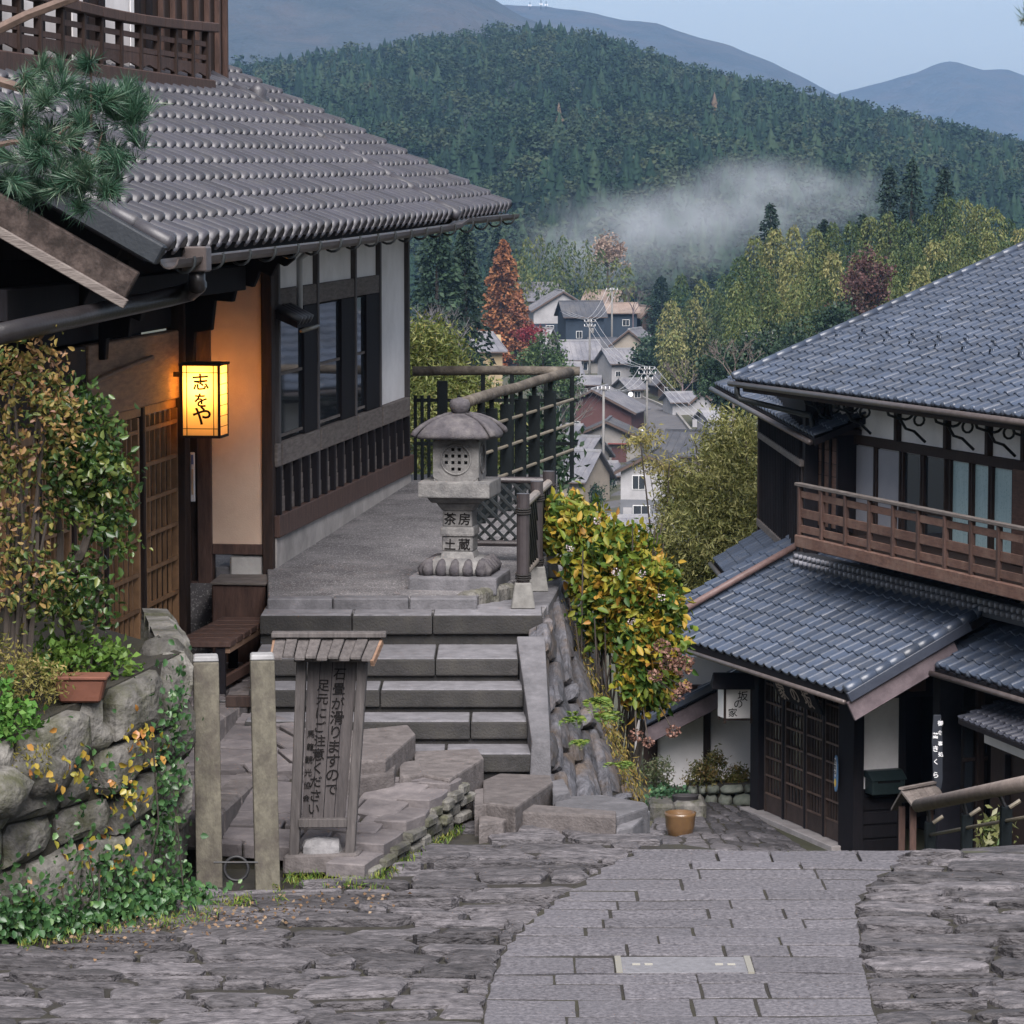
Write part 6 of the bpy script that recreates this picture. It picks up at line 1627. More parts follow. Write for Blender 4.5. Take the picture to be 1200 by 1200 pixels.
# ================================================================== VILLAGE IN THE VALLEY
def ground_hit(px, py, d0=300.0, d1=780.0):
    prev = None
    for D in np.arange(d0, d1, 4.0):
        q = U(px, py, float(D))
        if q.z <= gzf(q.x, D): return float(D)
    return d1
VR = {k: M('village roof ' + k, c1, c2, scale=.6, rough=.55, bump=.5, bscale=3.2, rand=.1, stain=st, stain_amt=.4, stain_scale=.35, bdist=.08) for k, c1, c2, st in (
    ('grey', (.135, .135, .15), (.085, .085, .10), (.22, .21, .21)), ('dark', (.06, .062, .072), (.04, .042, .05), (.12, .115, .11)), ('brown', (.20, .15, .125), (.13, .10, .085), (.28, .24, .21)), ('light', (.22, .22, .235), (.15, .15, .165), (.30, .29, .28)))}
VW_ = {k: M('village wall ' + k, c1, tuple(v * .8 for v in c1), scale=.8, rough=.85, bump=.2, bscale=4, rand=.05, stain=tuple(v * .6 for v in c1), stain_amt=.4, stain_scale=.5) for k, c1 in (
    ('white', (.29, .285, .295)), ('beige', (.25, .22, .185)), ('tan', (.27, .21, .13)), ('navy', (.020, .030, .045)), ('red', (.075, .034, .032)), ('grey', (.13, .135, .15)), ('old', (.20, .19, .18)), ('brown', (.08, .055, .045)))}
WTRIM = plain('window trim', (.5, .5, .5), rough=.6)
def vhouse(label, x0, x1, y_ridge, y_eave, y_base, roof, wall, orient='front', rot=0.0, depth=7.0, over=.6, low=None, windows=(), doors=(), D=None, hip=0.0, zb=-4.0):
    cx = (x0 + x1) / 2
    D = D or ground_hit(cx, y_base)
    b = U(cx, y_base, D); k = F / D
    w = (x1 - x0) / k - 2 * over * .6; hw = (y_base - y_eave) / k; hr = (y_eave - y_ridge) / k
    c = V(b.x, D + depth / 2, b.z)
    t = thing('village_house', label, 'house', V(c.x, c.y, b.z), 'houses in the valley village')
    Rm = Matrix.Rotation(math.radians(rot), 3, 'Z')
    def P(x, y, z): return V(c.x, c.y, b.z) + Rm @ V(x, y, 0) + V(0, 0, z)
    hx, hy = w / 2, depth / 2
    mb = MB()
    zs = hw * .48 if low else zb
    def boxm(m_, ax, bx, ay, by, az, bz): m_.hexa([P(ax, ay, az), P(bx, ay, az), P(bx, by, az), P(ax, by, az), P(ax, ay, bz), P(bx, ay, bz), P(bx, by, bz), P(ax, by, bz)])
    boxm(mb, -hx, hx, -hy, hy, zs, hw)
    if orient == 'front': mb.prism([P(-hx, -hy, hw), P(hx, -hy, hw), P(0, -hy, hw + hr * .97)], Rm @ V(0, depth, 0))
    else: mb.prism([P(-hx, -hy, hw), P(-hx, hy, hw), P(-hx, 0, hw + hr * .97)], Rm @ V(w, 0, 0))
    part('wall', mb, VW_[wall], t)
    if low:
        mb = MB(); boxm(mb, -hx - .03, hx + .03, -hy - .03, hy + .03, zb, zs); part('lower_wall', mb, VW_[low], t)
    th = .16
    for sgn in (-1, 1):
        mb = MB()
        if orient == 'front':
            sl = hr / hx; e = hx + over; ze = hw - over * sl
            a, b_, c_, d = P(sgn * e, -hy - over, ze), P(sgn * e, hy + over, ze), P(0, hy + over, hw + hr), P(0, -hy - over, hw + hr)
        else:
            sl = hr / hy; e = hy + over; ze = hw - over * sl
            a, b_, c_, d = P(-hx - over, sgn * e, ze), P(hx + over, sgn * e, ze), P(hx + over - hip * hx, 0, hw + hr), P(-hx - over + hip * hx, 0, hw + hr)
        u_ = V(0, 0, th)
        mb.hexa([a, b_, c_, d, a + u_, b_ + u_, c_ + u_, d + u_]); ro = part('roof_slope', mb, VR[roof], t)
        # standing seams / tile lines, joined to one part per slope
        mb = MB(); n = max(4, int((b_ - a).length / .9))
        for i in range(n + 1):
            p_, q_ = a.lerp(b_, i / n) + u_ * 1.1, d.lerp(c_, i / n) + u_ * 1.1; mb.beam(p_, q_, .12, .08)
        part('roof_seams', mb, VR[roof], ro)
    mb = MB()
    if orient == 'front': mb.beam(P(0, -hy - over, hw + hr + .2), P(0, hy + over, hw + hr + .2), .4, .3)
    else: mb.beam(P(-hx - over + hip * hx, 0, hw + hr + .2), P(hx + over - hip * hx, 0, hw + hr + .2), .4, .3)
    part('ridge', mb, VR['light' if roof == 'grey' else roof], t)
    # verge boards on the street side
    if orient == 'front':
        for sgn in (-1, 1):
            mb = MB(); mb.beam(P(sgn * (hx + over), -hy - over - .03, hw - over * hr / hx - .05), P(0, -hy - over - .03, hw + hr - .05), .08, .28); part('bargeboard', mb, VW_['brown'], t)
    else:
        mb = MB(); mb.beam(P(-hx - over, -hy - over - .06, hw - over * hr / hy), P(hx + over, -hy - over - .06, hw - over * hr / hy), .12, .12); part('gutter', mb, VW_['brown'], t)
    for (fx, fz, ww_, hh) in windows:
        mb = MB(); X = fx * hx; Z = fz * hw; boxm(mb, X - ww_ / 2 - .08, X + ww_ / 2 + .08, -hy - .06, -hy + .02, Z - hh / 2 - .08, Z + hh / 2 + .08); wn_ = part('window', mb, WTRIM, t)
        mb = MB(); boxm(mb, X - ww_ / 2, X - .03, -hy - .09, -hy - .061, Z - hh / 2, Z + hh / 2); boxm(mb, X + .03, X + ww_ / 2, -hy - .09, -hy - .061, Z - hh / 2, Z + hh / 2); part('pane', mb, GLASS, wn_)
    for (fx, ww_, hh, mm) in doors:
        mb = MB(); X = fx * hx; boxm(mb, X - ww_ / 2, X + ww_ / 2, -hy - .08, -hy + .02, -.3, hh); part('door', mb, VW_[mm], t)
    return t, P, hx, hy, hw, hr, D
vhouse('big house with white gable over dark blue boards', 619, 693, 342, 363, 394, 'grey', 'white', 'front', 8, 9, low='navy', windows=((-.45, .3, 1.4, 1.0), (.4, .3, 1.2, 1.0)))
vhouse('low grey roofed house behind the orange conifer', 596, 655, 333, 351, 378, 'grey', 'white', 'side', -14, 8)
vhouse('dark blue house with plain dark lean roof', 656, 706, 355, 370, 404, 'dark', 'navy', 'side', 10, 8, windows=((-.3, .35, 1.0, 1.2),))
t_, P_, hx_, hy_, hw_, hr_, D_ = vhouse('dark blue house with light brown roof and one pale window', 703, 747, 357, 366, 398, 'brown', 'navy', 'side', 4, 7, windows=((.35, .62, 1.2, 1.1),))
vhouse('house with brown gable roof above the dark blue walls', 686, 730, 342, 357, 380, 'brown', 'white', 'side', -24, 6)
vhouse('little brown shed next to the dark blue houses', 744, 768, 360, 370, 396, 'brown', 'brown', 'front', 20, 5)
vhouse('beige house with broad grey gable by the bamboo slope', 722, 768, 387, 403, 424, 'grey', 'beige', 'front', -18, 7, windows=((.2, .5, 1.5, 1.2),))
vhouse('small white house with plain grey roof by the utility pole', 705, 742, 411, 424, 452, 'grey', 'white', 'side', 24, 5.5, windows=((-.5, .5, .8, .8),))
vhouse('long grey roofed house behind the green tree', 584, 652, 386, 413, 430, 'light', 'old', 'side', -32, 7)
vhouse('grey roofed house partly behind the wires', 656, 702, 401, 419, 440, 'grey', 'old', 'side', 12, 6, windows=((0, .5, 1.5, 1.2),))
vhouse('tan walled house with grey hipped roof above the log rail', 532, 590, 393, 410, 445, 'grey', 'tan', 'side', 4, 7, hip=.55, D=420, zb=-18.0)
t_, P_, hx_, hy_, hw_, hr_, D_ = vhouse('large red brown house with grey gable roof', 654, 754, 457, 480, 518, 'grey', 'red', 'front', -14, 9, over=.9, windows=((-.5, .5, 1.6, 1.1),))
t_, P_, hx_, hy_, hw_, hr_, D_ = vhouse('old whitewashed barn with rusty red door', 668, 760, 494, 513, 543, 'dark', 'old', 'front', -6, 7, over=.8, doors=((.35, 2.0, 2.2, 'red'), (-.55, 2.2, 1.8, 'brown')))
for fx in (-.55, .35):
    mb = MB(); mb.beam(P_(fx * hx_ - 1.5, -hy_ - .3, hw_ * .78), P_(fx * hx_ + 1.5, -hy_ - .3, hw_ * .78), .7, .12); part('awning', mb, M('rusty red sheet', (.17, .04, .035), (.10, .025, .02), scale=2, rough=.7, rand=0), t_)
vhouse('small grey roofed house left of the barn', 642, 684, 500, 512, 536, 'grey', 'white', 'side', -26, 6, windows=((.3, .5, .9, .9),))
vhouse('grey roofed house stepping down below the barn', 640, 707, 514, 536, 560, 'grey', 'old', 'side', -30, 7)
vhouse('cream house with long grey roof beside the lane', 636, 707, 531, 560, 596, 'grey', 'beige', 'side', -28, 7, windows=((-.2, .45, 2.2, 1.5),))
vhouse('two storey house with white upper and dark grey lower floor', 730, 804, 533, 550, 618, 'dark', 'white', 'front', -8, 9, low='grey', windows=((-.35, .78, 1.2, 1.3), (-.25, .26, 1.6, 1.3)), doors=((-.75, .9, 2.0, 'white'),))
vhouse('cream house with wide dark roof behind the bamboo', 782, 856, 509, 532, 575, 'dark', 'beige', 'side', -20, 8)
vhouse('small white house with balcony above the lane', 812, 842, 459, 470, 502, 'grey', 'white', 'front', -10, 5, windows=((0, .6, .9, .9),))
vhouse('grey tiled roof just beyond the autumn bush', 690, 792, 612, 650, 700, 'grey', 'old', 'side', 14, 9, D=300)
vhouse('pale house among the bamboo on the slope', 872, 908, 392, 400, 424, 'light', 'white', 'side', 6, 5, D=420)
vhouse('white walled house at the foot of the wooded slope', 780, 812, 462, 470, 488, 'grey', 'white', 'side', 15, 5)

for lab, x0, x1, yr, ye, yb, rf, wl, ori, rt in (('low grey roof tucked under the small white house', 640, 680, 427, 439, 456, 'grey', 'old', 'side', 10), ('brick coloured shed under a flat grey roof', 664, 704, 443, 450, 468, 'grey', 'red', 'side', -4), ('grey shed roof beside the red banner', 744, 772, 420, 430, 446, 'light', 'old', 'side', -16), ('dark shed with grey roof above the lane bend', 764, 790, 440, 449, 466, 'grey', 'brown', 'front', 12), ('small dark roofed house between the wires', 668, 694, 412, 421, 437, 'dark', 'old', 'front', 14), ('brown gabled hut at the end of the lane', 746, 764, 398, 406, 420, 'brown', 'brown', 'front', -8), ('pale lean roof behind the long grey house', 604, 634, 404, 414, 430, 'light', 'white', 'side', -20), ('grey garage roof by the curve of the lane', 822, 856, 482, 492, 512, 'light', 'white', 'side', 18), ('grey roof stepping behind the slender pole', 676, 712, 476, 487, 503, 'grey', 'old', 'side', -18), ('dark shop roof below the blue houses', 690, 722, 398, 407, 420, 'dark', 'brown', 'side', 8), ('narrow grey roof over the retaining wall of the lane', 726, 750, 446, 455, 470, 'grey', 'old', 'side', 24), ('low grey roofs beside the garden pine', 646, 690, 556, 568, 588, 'light', 'old', 'side', 8), ('weathered roof between the barn and the cream house', 690, 724, 545, 556, 572, 'grey', 'old', 'side', 20)):
    vhouse(lab, x0, x1, yr, ye, yb, rf, wl, ori, rt, 5.5, windows=((.1, .5, 1.0, .9),))
# lane
ROADM = M('asphalt lane', (.085, .083, .088), (.06, .058, .063), scale=.8, rough=.9, bump=.2, bscale=6, rand=0, stain=(.12, .115, .115), stain_amt=.4, stain_scale=.25)
def gp(px, py):
    D = ground_hit(px, py, 260, 760); q = U(px, py, D); return V(q.x, D, gzf(q.x, D) + .08)
le = [(728, 470), (744, 474), (755, 486), (760, 505), (764, 530), (768, 560), (770, 600)]
re = [(744, 468), (770, 476), (792, 490), (808, 508), (819, 528), (826, 552), (834, 600)]
mb = MB(); A = [gp(*q) for q in le]; B = [gp(*q) for q in re]
for i in range(len(A) - 1):
    for j in range(3):
        f = lambda i_, t: A[i_].lerp(B[i_], t)
        mb.quad(f(i, j / 3), f(i, (j + 1) / 3), f(i + 1, (j + 1) / 3), f(i + 1, j / 3))
part('lane', mb, ROADM, None, kind='structure')
mb = MB()
for i in range(len(B) - 1): mb.beam(B[i] + V(.2, 0, .15), B[i + 1] + V(.2, 0, .15), .35, .5)
solo('lane_kerb', mb, VW_['old'], 'low concrete edging wall along the outside of the lane bend', 'wall')
le = [(676, 620), (690, 606), (705, 592), (722, 578), (735, 566)]; re = [(728, 622), (734, 606), (738, 592), (742, 578), (745, 566)]
mb = MB(); A = [gp(*q) for q in le]; B = [gp(*q) for q in re]
for i in range(4): mb.quad(A[i], B[i], B[i + 1], A[i + 1])
part('lane_lower', mb, ROADM, None, kind='structure')

# utility poles and wires
POLEM = M('concrete pole', (.17, .165, .16), (.12, .115, .11), scale=1, rough=.8, bump=0, rand=.1)
poles = {}
def upole(key, px, yt, yb, arms, label, D=None):
    D = D or ground_hit(px, yb); b = U(px, yb, D); zt_ = U(px, yt, D).z
    t = thing('utility_pole', label, 'utility pole', b, 'utility poles in the village')
    mb = MB(); mb.tube([b - V(0, 0, 2), V(b.x, b.y, zt_)], [.22, .14], 8); part('shaft', mb, POLEM, t, smooth=True)
    for z, w in arms:
        mb = MB(); mb.beam(V(b.x - w / 2, D - .2, zt_ - z), V(b.x + w / 2, D - .2, zt_ - z), .13, .13); a = part('crossarm', mb, POLEM, t)
        for k in range(4): mb = MB(); x = b.x - w / 2 + w * k / 3; mb.tube([V(x, D - .2, zt_ - z), V(x, D - .2, zt_ - z + .35)], [.07, .05], 6); part('insulator', mb, WHITEP, a)
    if len(arms) > 1:
        mb = MB(); mb.lathe(V(b.x + .45, D - .3, zt_ - 2.4), [(.25, 0), (.28, .1), (.28, .8), (.2, .9)], 10); part('transformer', mb, POLEM, t, smooth=True)
    poles[key] = (b.x, D, zt_, arms)
upole('a', 691, 374, 444, ((.4, 1.8), (1.2, 1.8)), 'tall utility pole in front of the dark blue houses')
upole('b', 707, 452, 584, ((.4, 1.4),), 'slender utility pole beside the cream house')
upole('c', 758, 430, 514, ((.3, 2.2), (1.0, 2.4), (1.8, 1.6)), 'utility pole with many crossarms at the lane bend')
upole('d', 717, 337, 412, ((.4, 2.0),), 'utility pole between the brown roofed houses')
upole('e', 637, 345, 376, ((.4, 1.6),), 'utility pole before the white gable')
WIRE = plain('wire grey', (.32, .32, .33), rough=.5)
def wires(ka, kb, label, n=3, sag=1.2, endpt=None, r=.035):
    ax, aD, az, aa = poles[ka]
    if endpt: bx, bD, bz = endpt; bw = 1.6
    else: bx, bD, bz, ba = poles[kb]; bw = ba[0][1]; bz -= ba[0][0]
    az -= aa[0][0]; aw = aa[0][1]
    t = thing('power_line', label, 'cable', V(ax, aD, az), 'power lines over the village')
    for k in range(n):
        f = k / max(1, n - 1) - .5; p = V(ax + f * aw, aD - .2, az + .35); q = V(bx + f * bw, bD - .2, bz + .35); pts = []
        for s in np.linspace(0, 1, 9): m_ = p.lerp(q, s); m_.z -= 4 * sag * s * (1 - s); pts.append(m_)
        mb = MB(); mb.tube(pts, r, 4, cap=False); part('wire', mb, WIRE, t)
wires('d', 'a', 'wires sagging between the two poles by the dark blue houses')
wires('a', 'c', 'wires running down from the dark blue houses to the lane bend', sag=2.2)
wires('a', 'e', 'wires strung towards the white gable', sag=1.0)
e_ = U(640, 520, 440); wires('b', None, 'wires running off behind the black slat fence', endpt=(e_.x, 440, e_.z), sag=.8)
e_ = U(850, 512, 440); wires('c', None, 'wires running off behind the bamboo thicket', endpt=(e_.x, 440, e_.z), sag=.9)
wires('c', 'b', 'wires slanting between the lane bend and the cream house', sag=1.8)
e_ = U(790, 610, 330); p_ = U(640, 588, 440)
poles['f'] = (p_.x, 440, p_.z, ((0, .4),)); wires('f', None, 'pair of dark cables crossing below the cream house', n=2, endpt=(e_.x, 330, e_.z), sag=.6)

# white van on the lane
D = ground_hit(749, 517); q = U(749, 517, D); car = thing('parked_car', 'small white car standing at the lane bend', 'car', V(q.x, D, q.z))
CW = plain('white car paint', (.62, .63, .65), rough=.3)
cq = V(q.x, D + 1.7, q.z)
def cb(ax, bx, ay, by, az, bz, tp=0): return [cq + V(ax, ay, az), cq + V(bx, ay, az), cq + V(bx, by, az), cq + V(ax, by, az), cq + V(ax + tp, ay + tp * 1.6, bz), cq + V(bx - tp, ay + tp * 1.6, bz), cq + V(bx - tp, by - tp, bz), cq + V(ax + tp, by - tp, bz)]
mb = MB(); mb.hexa(cb(-.82, .82, -1.75, 1.75, .28, .95, .05)); part('body', mb, CW, car, bevel=.08, seg=2)
mb = MB(); mb.hexa(cb(-.76, .76, -1.0, 1.6, .95, 1.6, .16)); part('cabin', mb, CW, car, bevel=.06)
mb = MB(); mb.hexa([cq + V(-.66, -.98, 1.0), cq + V(.66, -.98, 1.0), cq + V(.66, -.9, 1.0), cq + V(-.66, -.9, 1.0), cq + V(-.58, -.80, 1.52), cq + V(.58, -.80, 1.52), cq + V(.58, -.72, 1.52), cq + V(-.58, -.72, 1.52)]); part('windscreen', mb, GLASS, car)
for s in (-1, 1):
    mb = MB(); mb.box(cq + V(s * .6, -1.74, .68), .3, .06, .16); part('headlight', mb, plain('headlight', (.7, .72, .75), rough=.1), car)
    for y in (-1.15, 1.15): mb = MB(); mb.tube([cq + V(s * .70, y, .29), cq + V(s * .86, y, .29)], .29, 12); part('wheel', mb, plain('tyre', (.015, .015, .016), rough=.8), car)
mb = MB(); mb.box(cq + V(0, -1.76, .42), 1.3, .05, .16); part('bumper', mb, plain('bumper grey', (.12, .12, .13)), car)
# red banner flag
D = ground_hit(720, 418); q = U(720, 418, D); fl = thing('banner_flag', 'small red banner on a pole by the beige house', 'flag', q)
mb = MB(); mb.tube([q, q + V(0, 0, 3.2)], .05, 6); part('pole', mb, POLEM, fl)
mb = MB(); mb.box(q + V(.4, 0, 2.1), .7, .06, 1.9); part('cloth', mb, plain('red cloth', (.55, .10, .07), rough=.8), fl)
# round street lamp / mirror
D = ground_hit(739, 476); q = U(739, 476, D); ml = thing('road_mirror', 'round white road mirror near the red brown house', 'mirror', q)
mb = MB(); mb.tube([q, q + V(0, 0, 1.6)], .05, 6); part('pole', mb, POLEM, ml)
mb = MB(); mb.tube([q + V(0, -.1, 1.9), q + V(0, .0, 1.9)], .4, 14); part('mirror', mb, WHITEP, ml)
# ================================================================== PLANTS
def unit(v): return v / np.maximum(np.linalg.norm(v, axis=1, keepdims=True), 1e-9)
def leaf_arrays(C, L, W, d=None, fold=.25, nrm_bias=None, fine=False):
    """diamond leaves at centres C (N,3); returns verts, quads"""
    n = len(C)
    if d is None: d = unit(NR.normal(size=(n, 3)))
    else: d = unit(d)
    r = NR.normal(size=(n, 3))
    if nrm_bias is not None: r = r * .5 + nrm_bias
    s = unit(np.cross(d, r)); nn = np.cross(s, d)
    L = np.broadcast_to(np.asarray(L, float), (n,))[:, None]; W = np.broadcast_to(np.asarray(W, float), (n,))[:, None]
    if not fine:
        v = np.stack([C - d * L / 2, C + s * W / 2 - d * L * .05 + nn * W * fold, C + d * L / 2 - nn * L * .08, C - s * W / 2 - d * L * .05 + nn * W * fold], 1).reshape(-1, 3)
        return v, np.arange(4 * n).reshape(n, 4)
    b, t = C - d * L / 2, C + d * L / 2 - nn * L * .12
    v = np.stack([b, C + s * W * .46 - d * L * .18 + nn * W * fold, C + s * W * .36 + d * L * .2 + nn * W * fold * .6, t, C - s * W * .36 + d * L * .2 + nn * W * fold * .6, C - s * W * .46 - d * L * .18 + nn * W * fold], 1).reshape(-1, 3)
    k = np.arange(n)[:, None] * 6
    return v, np.concatenate([k + np.array([[0, 1, 2, 3]]), k + np.array([[3, 4, 5, 0]])], 0)
def rep4(t, k=4): return np.repeat(np.clip(t, 0, 1), k)
def blob_points(lobes, n, shell=.55):
    """points in a union of ellipsoid lobes: (cx,cy,cz,rx,ry,rz,weight)"""
    out = []
    tot = sum(l[6] for l in lobes)
    for l in lobes:
        m = int(n * l[6] / tot); u_ = unit(NR.normal(size=(m, 3))); r = NR.uniform(shell ** 3, 1, m) ** (1 / 3)
        out.append(np.array(l[:3]) + u_ * r[:, None] * np.array(l[3:6]))
    return np.concatenate(out)
def clumped(P, per, spread):
    n = len(P); C = np.repeat(P, per, 0) + NR.normal(size=(n * per, 3)) * spread
    return C, np.repeat(np.arange(n), per)
def branch_tubes(mb, base, tips, r0, r1, n=6, wob=.05):
    for t in tips:
        a = Vector(base); b = Vector(t); m_ = a.lerp(b, .5) + V(uni(-wob, wob), uni(-wob, wob), uni(0, wob)) * (b - a).length * 2
        mb.tube([a, a.lerp(m_, .5) * 1.0, m_, b], [r0, r0 * .8, (r0 + r1) / 2, r1], n)

G_DARK = [(.010, .022, .014), (.016, .034, .020), (.026, .050, .026), (.040, .068, .034)]
G_CED = [(.008, .018, .014), (.013, .028, .020), (.020, .042, .026), (.032, .056, .034)]
G_BAM = [(.028, .052, .018), (.065, .090, .030), (.125, .138, .046), (.21, .195, .08)]
G_RED = [(.12, .045, .020), (.19, .075, .028), (.26, .11, .042), (.22, .12, .05)]
BARK = M('bark', (.055, .045, .038), (.03, .025, .022), scale=3, rough=.95, bump=.8, bscale=14, rand=.15, stretch=(3, 3, .6))
CULM = M('bamboo culm', (.10, .12, .05), (.07, .085, .04), scale=1, rough=.6, bump=0, rand=.15)

# ------------------------------------------------------------------ hill forest (far wood that reads as one mass)
def proto_conifer(seed):
    g = np.random.default_rng(seed); vs = []; fs = []; layers = 7; n = 8
    for k in range(layers):
        z0 = .08 + .80 * k / layers; z1 = z0 + .26; r = .24 * (1 - k / layers) ** .8 + .03
        b = len(vs); vs.append((g.normal(0, .01), g.normal(0, .01), min(1.0, z1)))
        ph = g.uniform(0, 6.28)
        for i in range(n):
            a = ph + 2 * math.pi * i / n; rr = r * (g.uniform(.7, 1.25) if i % 2 else g.uniform(.35, .7)); vs.append((math.cos(a) * rr, math.sin(a) * rr, z0 + g.uniform(-.05, .03)))
        for i in range(n): fs.append((b, b + 1 + i, b + 1 + (i + 1) % n))
    return np.array(vs), np.array(fs)
def proto_round(seed, n=220):
    g = np.random.default_rng(seed); c = []
    for k in range(9):
        a = g.uniform(0, 6.28); r = g.uniform(.05, .26); c.append((math.cos(a) * r, math.sin(a) * r, g.uniform(.45, .93) - r * .5))
    vs = []; fs = []
    for k in range(n):
        p = np.array(c[k % 9]) + g.normal(0, .065, 3); d = g.normal(0, 1, 3); d /= np.linalg.norm(d); e = np.cross(d, g.normal(0, 1, 3)); e /= np.linalg.norm(e); s = g.uniform(.022, .05)
        b = len(vs); vs += [p + d * s, p - d * s * .5 + e * s, p - d * s * .5 - e * s]; fs.append((b, b + 1, b + 2))
    b = len(vs); vs += [np.array((-.012, 0, 0)), np.array((.012, 0, 0)), np.array((0, 0, .7))]; fs.append((b, b + 1, b + 2))
    return np.array(vs), np.array(fs)
pc = [proto_conifer(s) for s in range(5)]; pr_ = [proto_round(s) for s in range(4)]
tv = []; tf = []; tt_ = []; off = 0; ntree = 0
step = 8.8
Ycur = 880.0
while Ycur < 2130:
    half = Ycur * .165
    for X in np.arange(-half, half, step * (1 + (Ycur - 900) / 4000)):
        x = X + NR.uniform(-.5, .5) * step; y = Ycur + NR.uniform(-.5, .5) * step
        z = float(hill_z(np.array(x), np.array(y)))
        px = 600 + F * x / y; py = HZ + (CZ - z) * F / y
        if px < 230 or px > 1230 or py > 395: continue
        if py < 250 and px < 262: continue
        patch = float(fbm(np.array(x), np.array(y), .018, 77, 3))
        near_top = (460 < px < 800 and 60 < py < 215)
        rnd_ = NR.uniform() < (.75 if (patch > .0 and near_top) else .32)
        pv, pf = (pr_[NR.integers(4)] if rnd_ else pc[NR.integers(5)])
        h = NR.uniform(8, 18) * (1.08 if rnd_ else 1.0) * (.85 + .25 * (patch + .5)); w = h * NR.uniform(.9, 1.35) * (1.15 if rnd_ else 1)
        a = NR.uniform(0, 6.28); ca, sa = math.cos(a), math.sin(a)
        q = np.empty_like(pv); q[:, 0] = (pv[:, 0] * ca - pv[:, 1] * sa) * w + x; q[:, 1] = (pv[:, 0] * sa + pv[:, 1] * ca) * w + y; q[:, 2] = pv[:, 2] * h + z - .6
        tv.append(q); tf.append(pf + off); off += len(q)
        base_t = (.46 + NR.uniform(-.22, .26) + .16 * patch) if rnd_ else (.26 + NR.uniform(-.22, .24) + .18 * patch)
        if NR.uniform() < .0012: base_t = .93
        tt_.append(np.full(len(q), base_t)); ntree += 1
    Ycur += step * (1 + (Ycur - 900) / 3000)
HF = LEAF('hill foliage', [(.004, .011, .008), (.008, .020, .012), (.014, .030, .016), (.028, .043, .024), (.046, .057, .030), (.10, .06, .045)], rough=.8, trans=0, spec=.1)
fo = np_mesh('hill_forest', np.concatenate(tv), np.concatenate(tf), HF, tint=np.concatenate(tt_))
setp(fo, 'dense dark conifer forest covering the hill across the valley', 'forest', kind='stuff')

# ------------------------------------------------------------------ single trees of the valley
def conifer(name, label, px, y_top, D, h, r, cols, n=2600, card=.5, group=None, droop=.25, key='c', taper=.85, y_base=None):
    top = U(px, y_top, D); g = gzf(top.x, D); base = V(top.x, D, min(g, top.z - h * .5) if y_base is None else U(px, y_base, D).z); H = top.z - base.z
    t = thing(name, label, 'tree', base, group)
    z = NR.uniform(.08, 1, n) ** .9; a = NR.uniform(0, 6.28, n); wh = np.floor(z * 16)
    rad = r * (1 - z) ** taper * (.75 + .35 * np.sin(a * 3 + wh * 2.1)) + .12
    u_ = NR.uniform(.25, 1, n) ** .6
    C = np.stack([base.x + np.cos(a) * rad * u_, base.y + np.sin(a) * rad * u_, base.z + z * H - droop * rad * u_ + NR.normal(0, .15, n)], 1)
    d = np.stack([np.cos(a), np.sin(a), -.35 + NR.normal(0, .35, n)], 1) + NR.normal(0, .35, (n, 3))
    L = card * NR.uniform(.7, 1.4, n)
    v, f = leaf_arrays(C, L, L * .55, d)
    tint = .35 + .22 * np.sin(wh * 1.7 + a * 2) + NR.normal(0, .18, n)
    np_mesh('crown', v, f, LEAF('foliage ' + key, cols, rough=.7, trans=.15, vary=.15), t, tint=rep4(tint))
    mb = MB(); mb.tube([base - V(0, 0, 1), base + V(0, 0, H * .5), base + V(0, 0, H * .96)], [.028 * H, .016 * H, .03], 8); part('trunk', mb, BARK, t)
    return t
conifer('conifer', 'huge dark green conifer rising behind the white wall corner', 512, 262, 352, 22, 5.6, G_DARK, 5200, .62, 'dark conifers left of the village', key='dark conifer', taper=.45)
conifer('conifer', 'broad dark conifer half hidden by the roof corner', 545, 268, 362, 22, 4.6, G_DARK, 4200, .6, 'dark conifers left of the village', key='dark conifer', taper=.5)
conifer('conifer', 'dark cedar with open branches behind the orange conifer', 583, 270, 640, 18, 4.6, G_CED, 2000, .8, 'dark conifers left of the village', key='cedar', taper=.6)
conifer('orange_conifer', 'tall rusty orange autumn conifer before the dark trees', 590, 282, 600, 20, 6.4, G_RED, 4200, .75, key='rust', taper=.62, y_base=432)
conifer('orange_conifer', 'smaller brownish orange conifer leaning to the white gable', 606, 345, 598, 13, 4.6, [(.13, .05, .03), (.20, .08, .04), (.24, .11, .05), (.17, .10, .05)], 2000, .7, key='rust2', taper=.5, y_base=432)
for px, yt, D, lab in ((1043, 195, 430, 'dark pointed cedar, first of three above the bamboo'), (1069, 188, 430, 'tallest dark cedar of three above the bamboo'), (1107, 197, 425, 'dark cedar standing apart right of the other two above the bamboo'), (903, 240, 425, 'lone dark cedar tip over the bamboo grove'), (966, 258, 430, 'low dark cedar tip in the middle of the bamboo'), (1012, 252, 432, 'short dark cedar between the bamboo and the cedar trio'), (775, 325, 655, 'small dark conifer by the mist at the foot of the bamboo')):
    conifer('cedar', lab, px, yt, D, 16, 4.4, G_CED, 3200, .5, 'dark cedars above the bamboo', key='cedar', taper=.5)
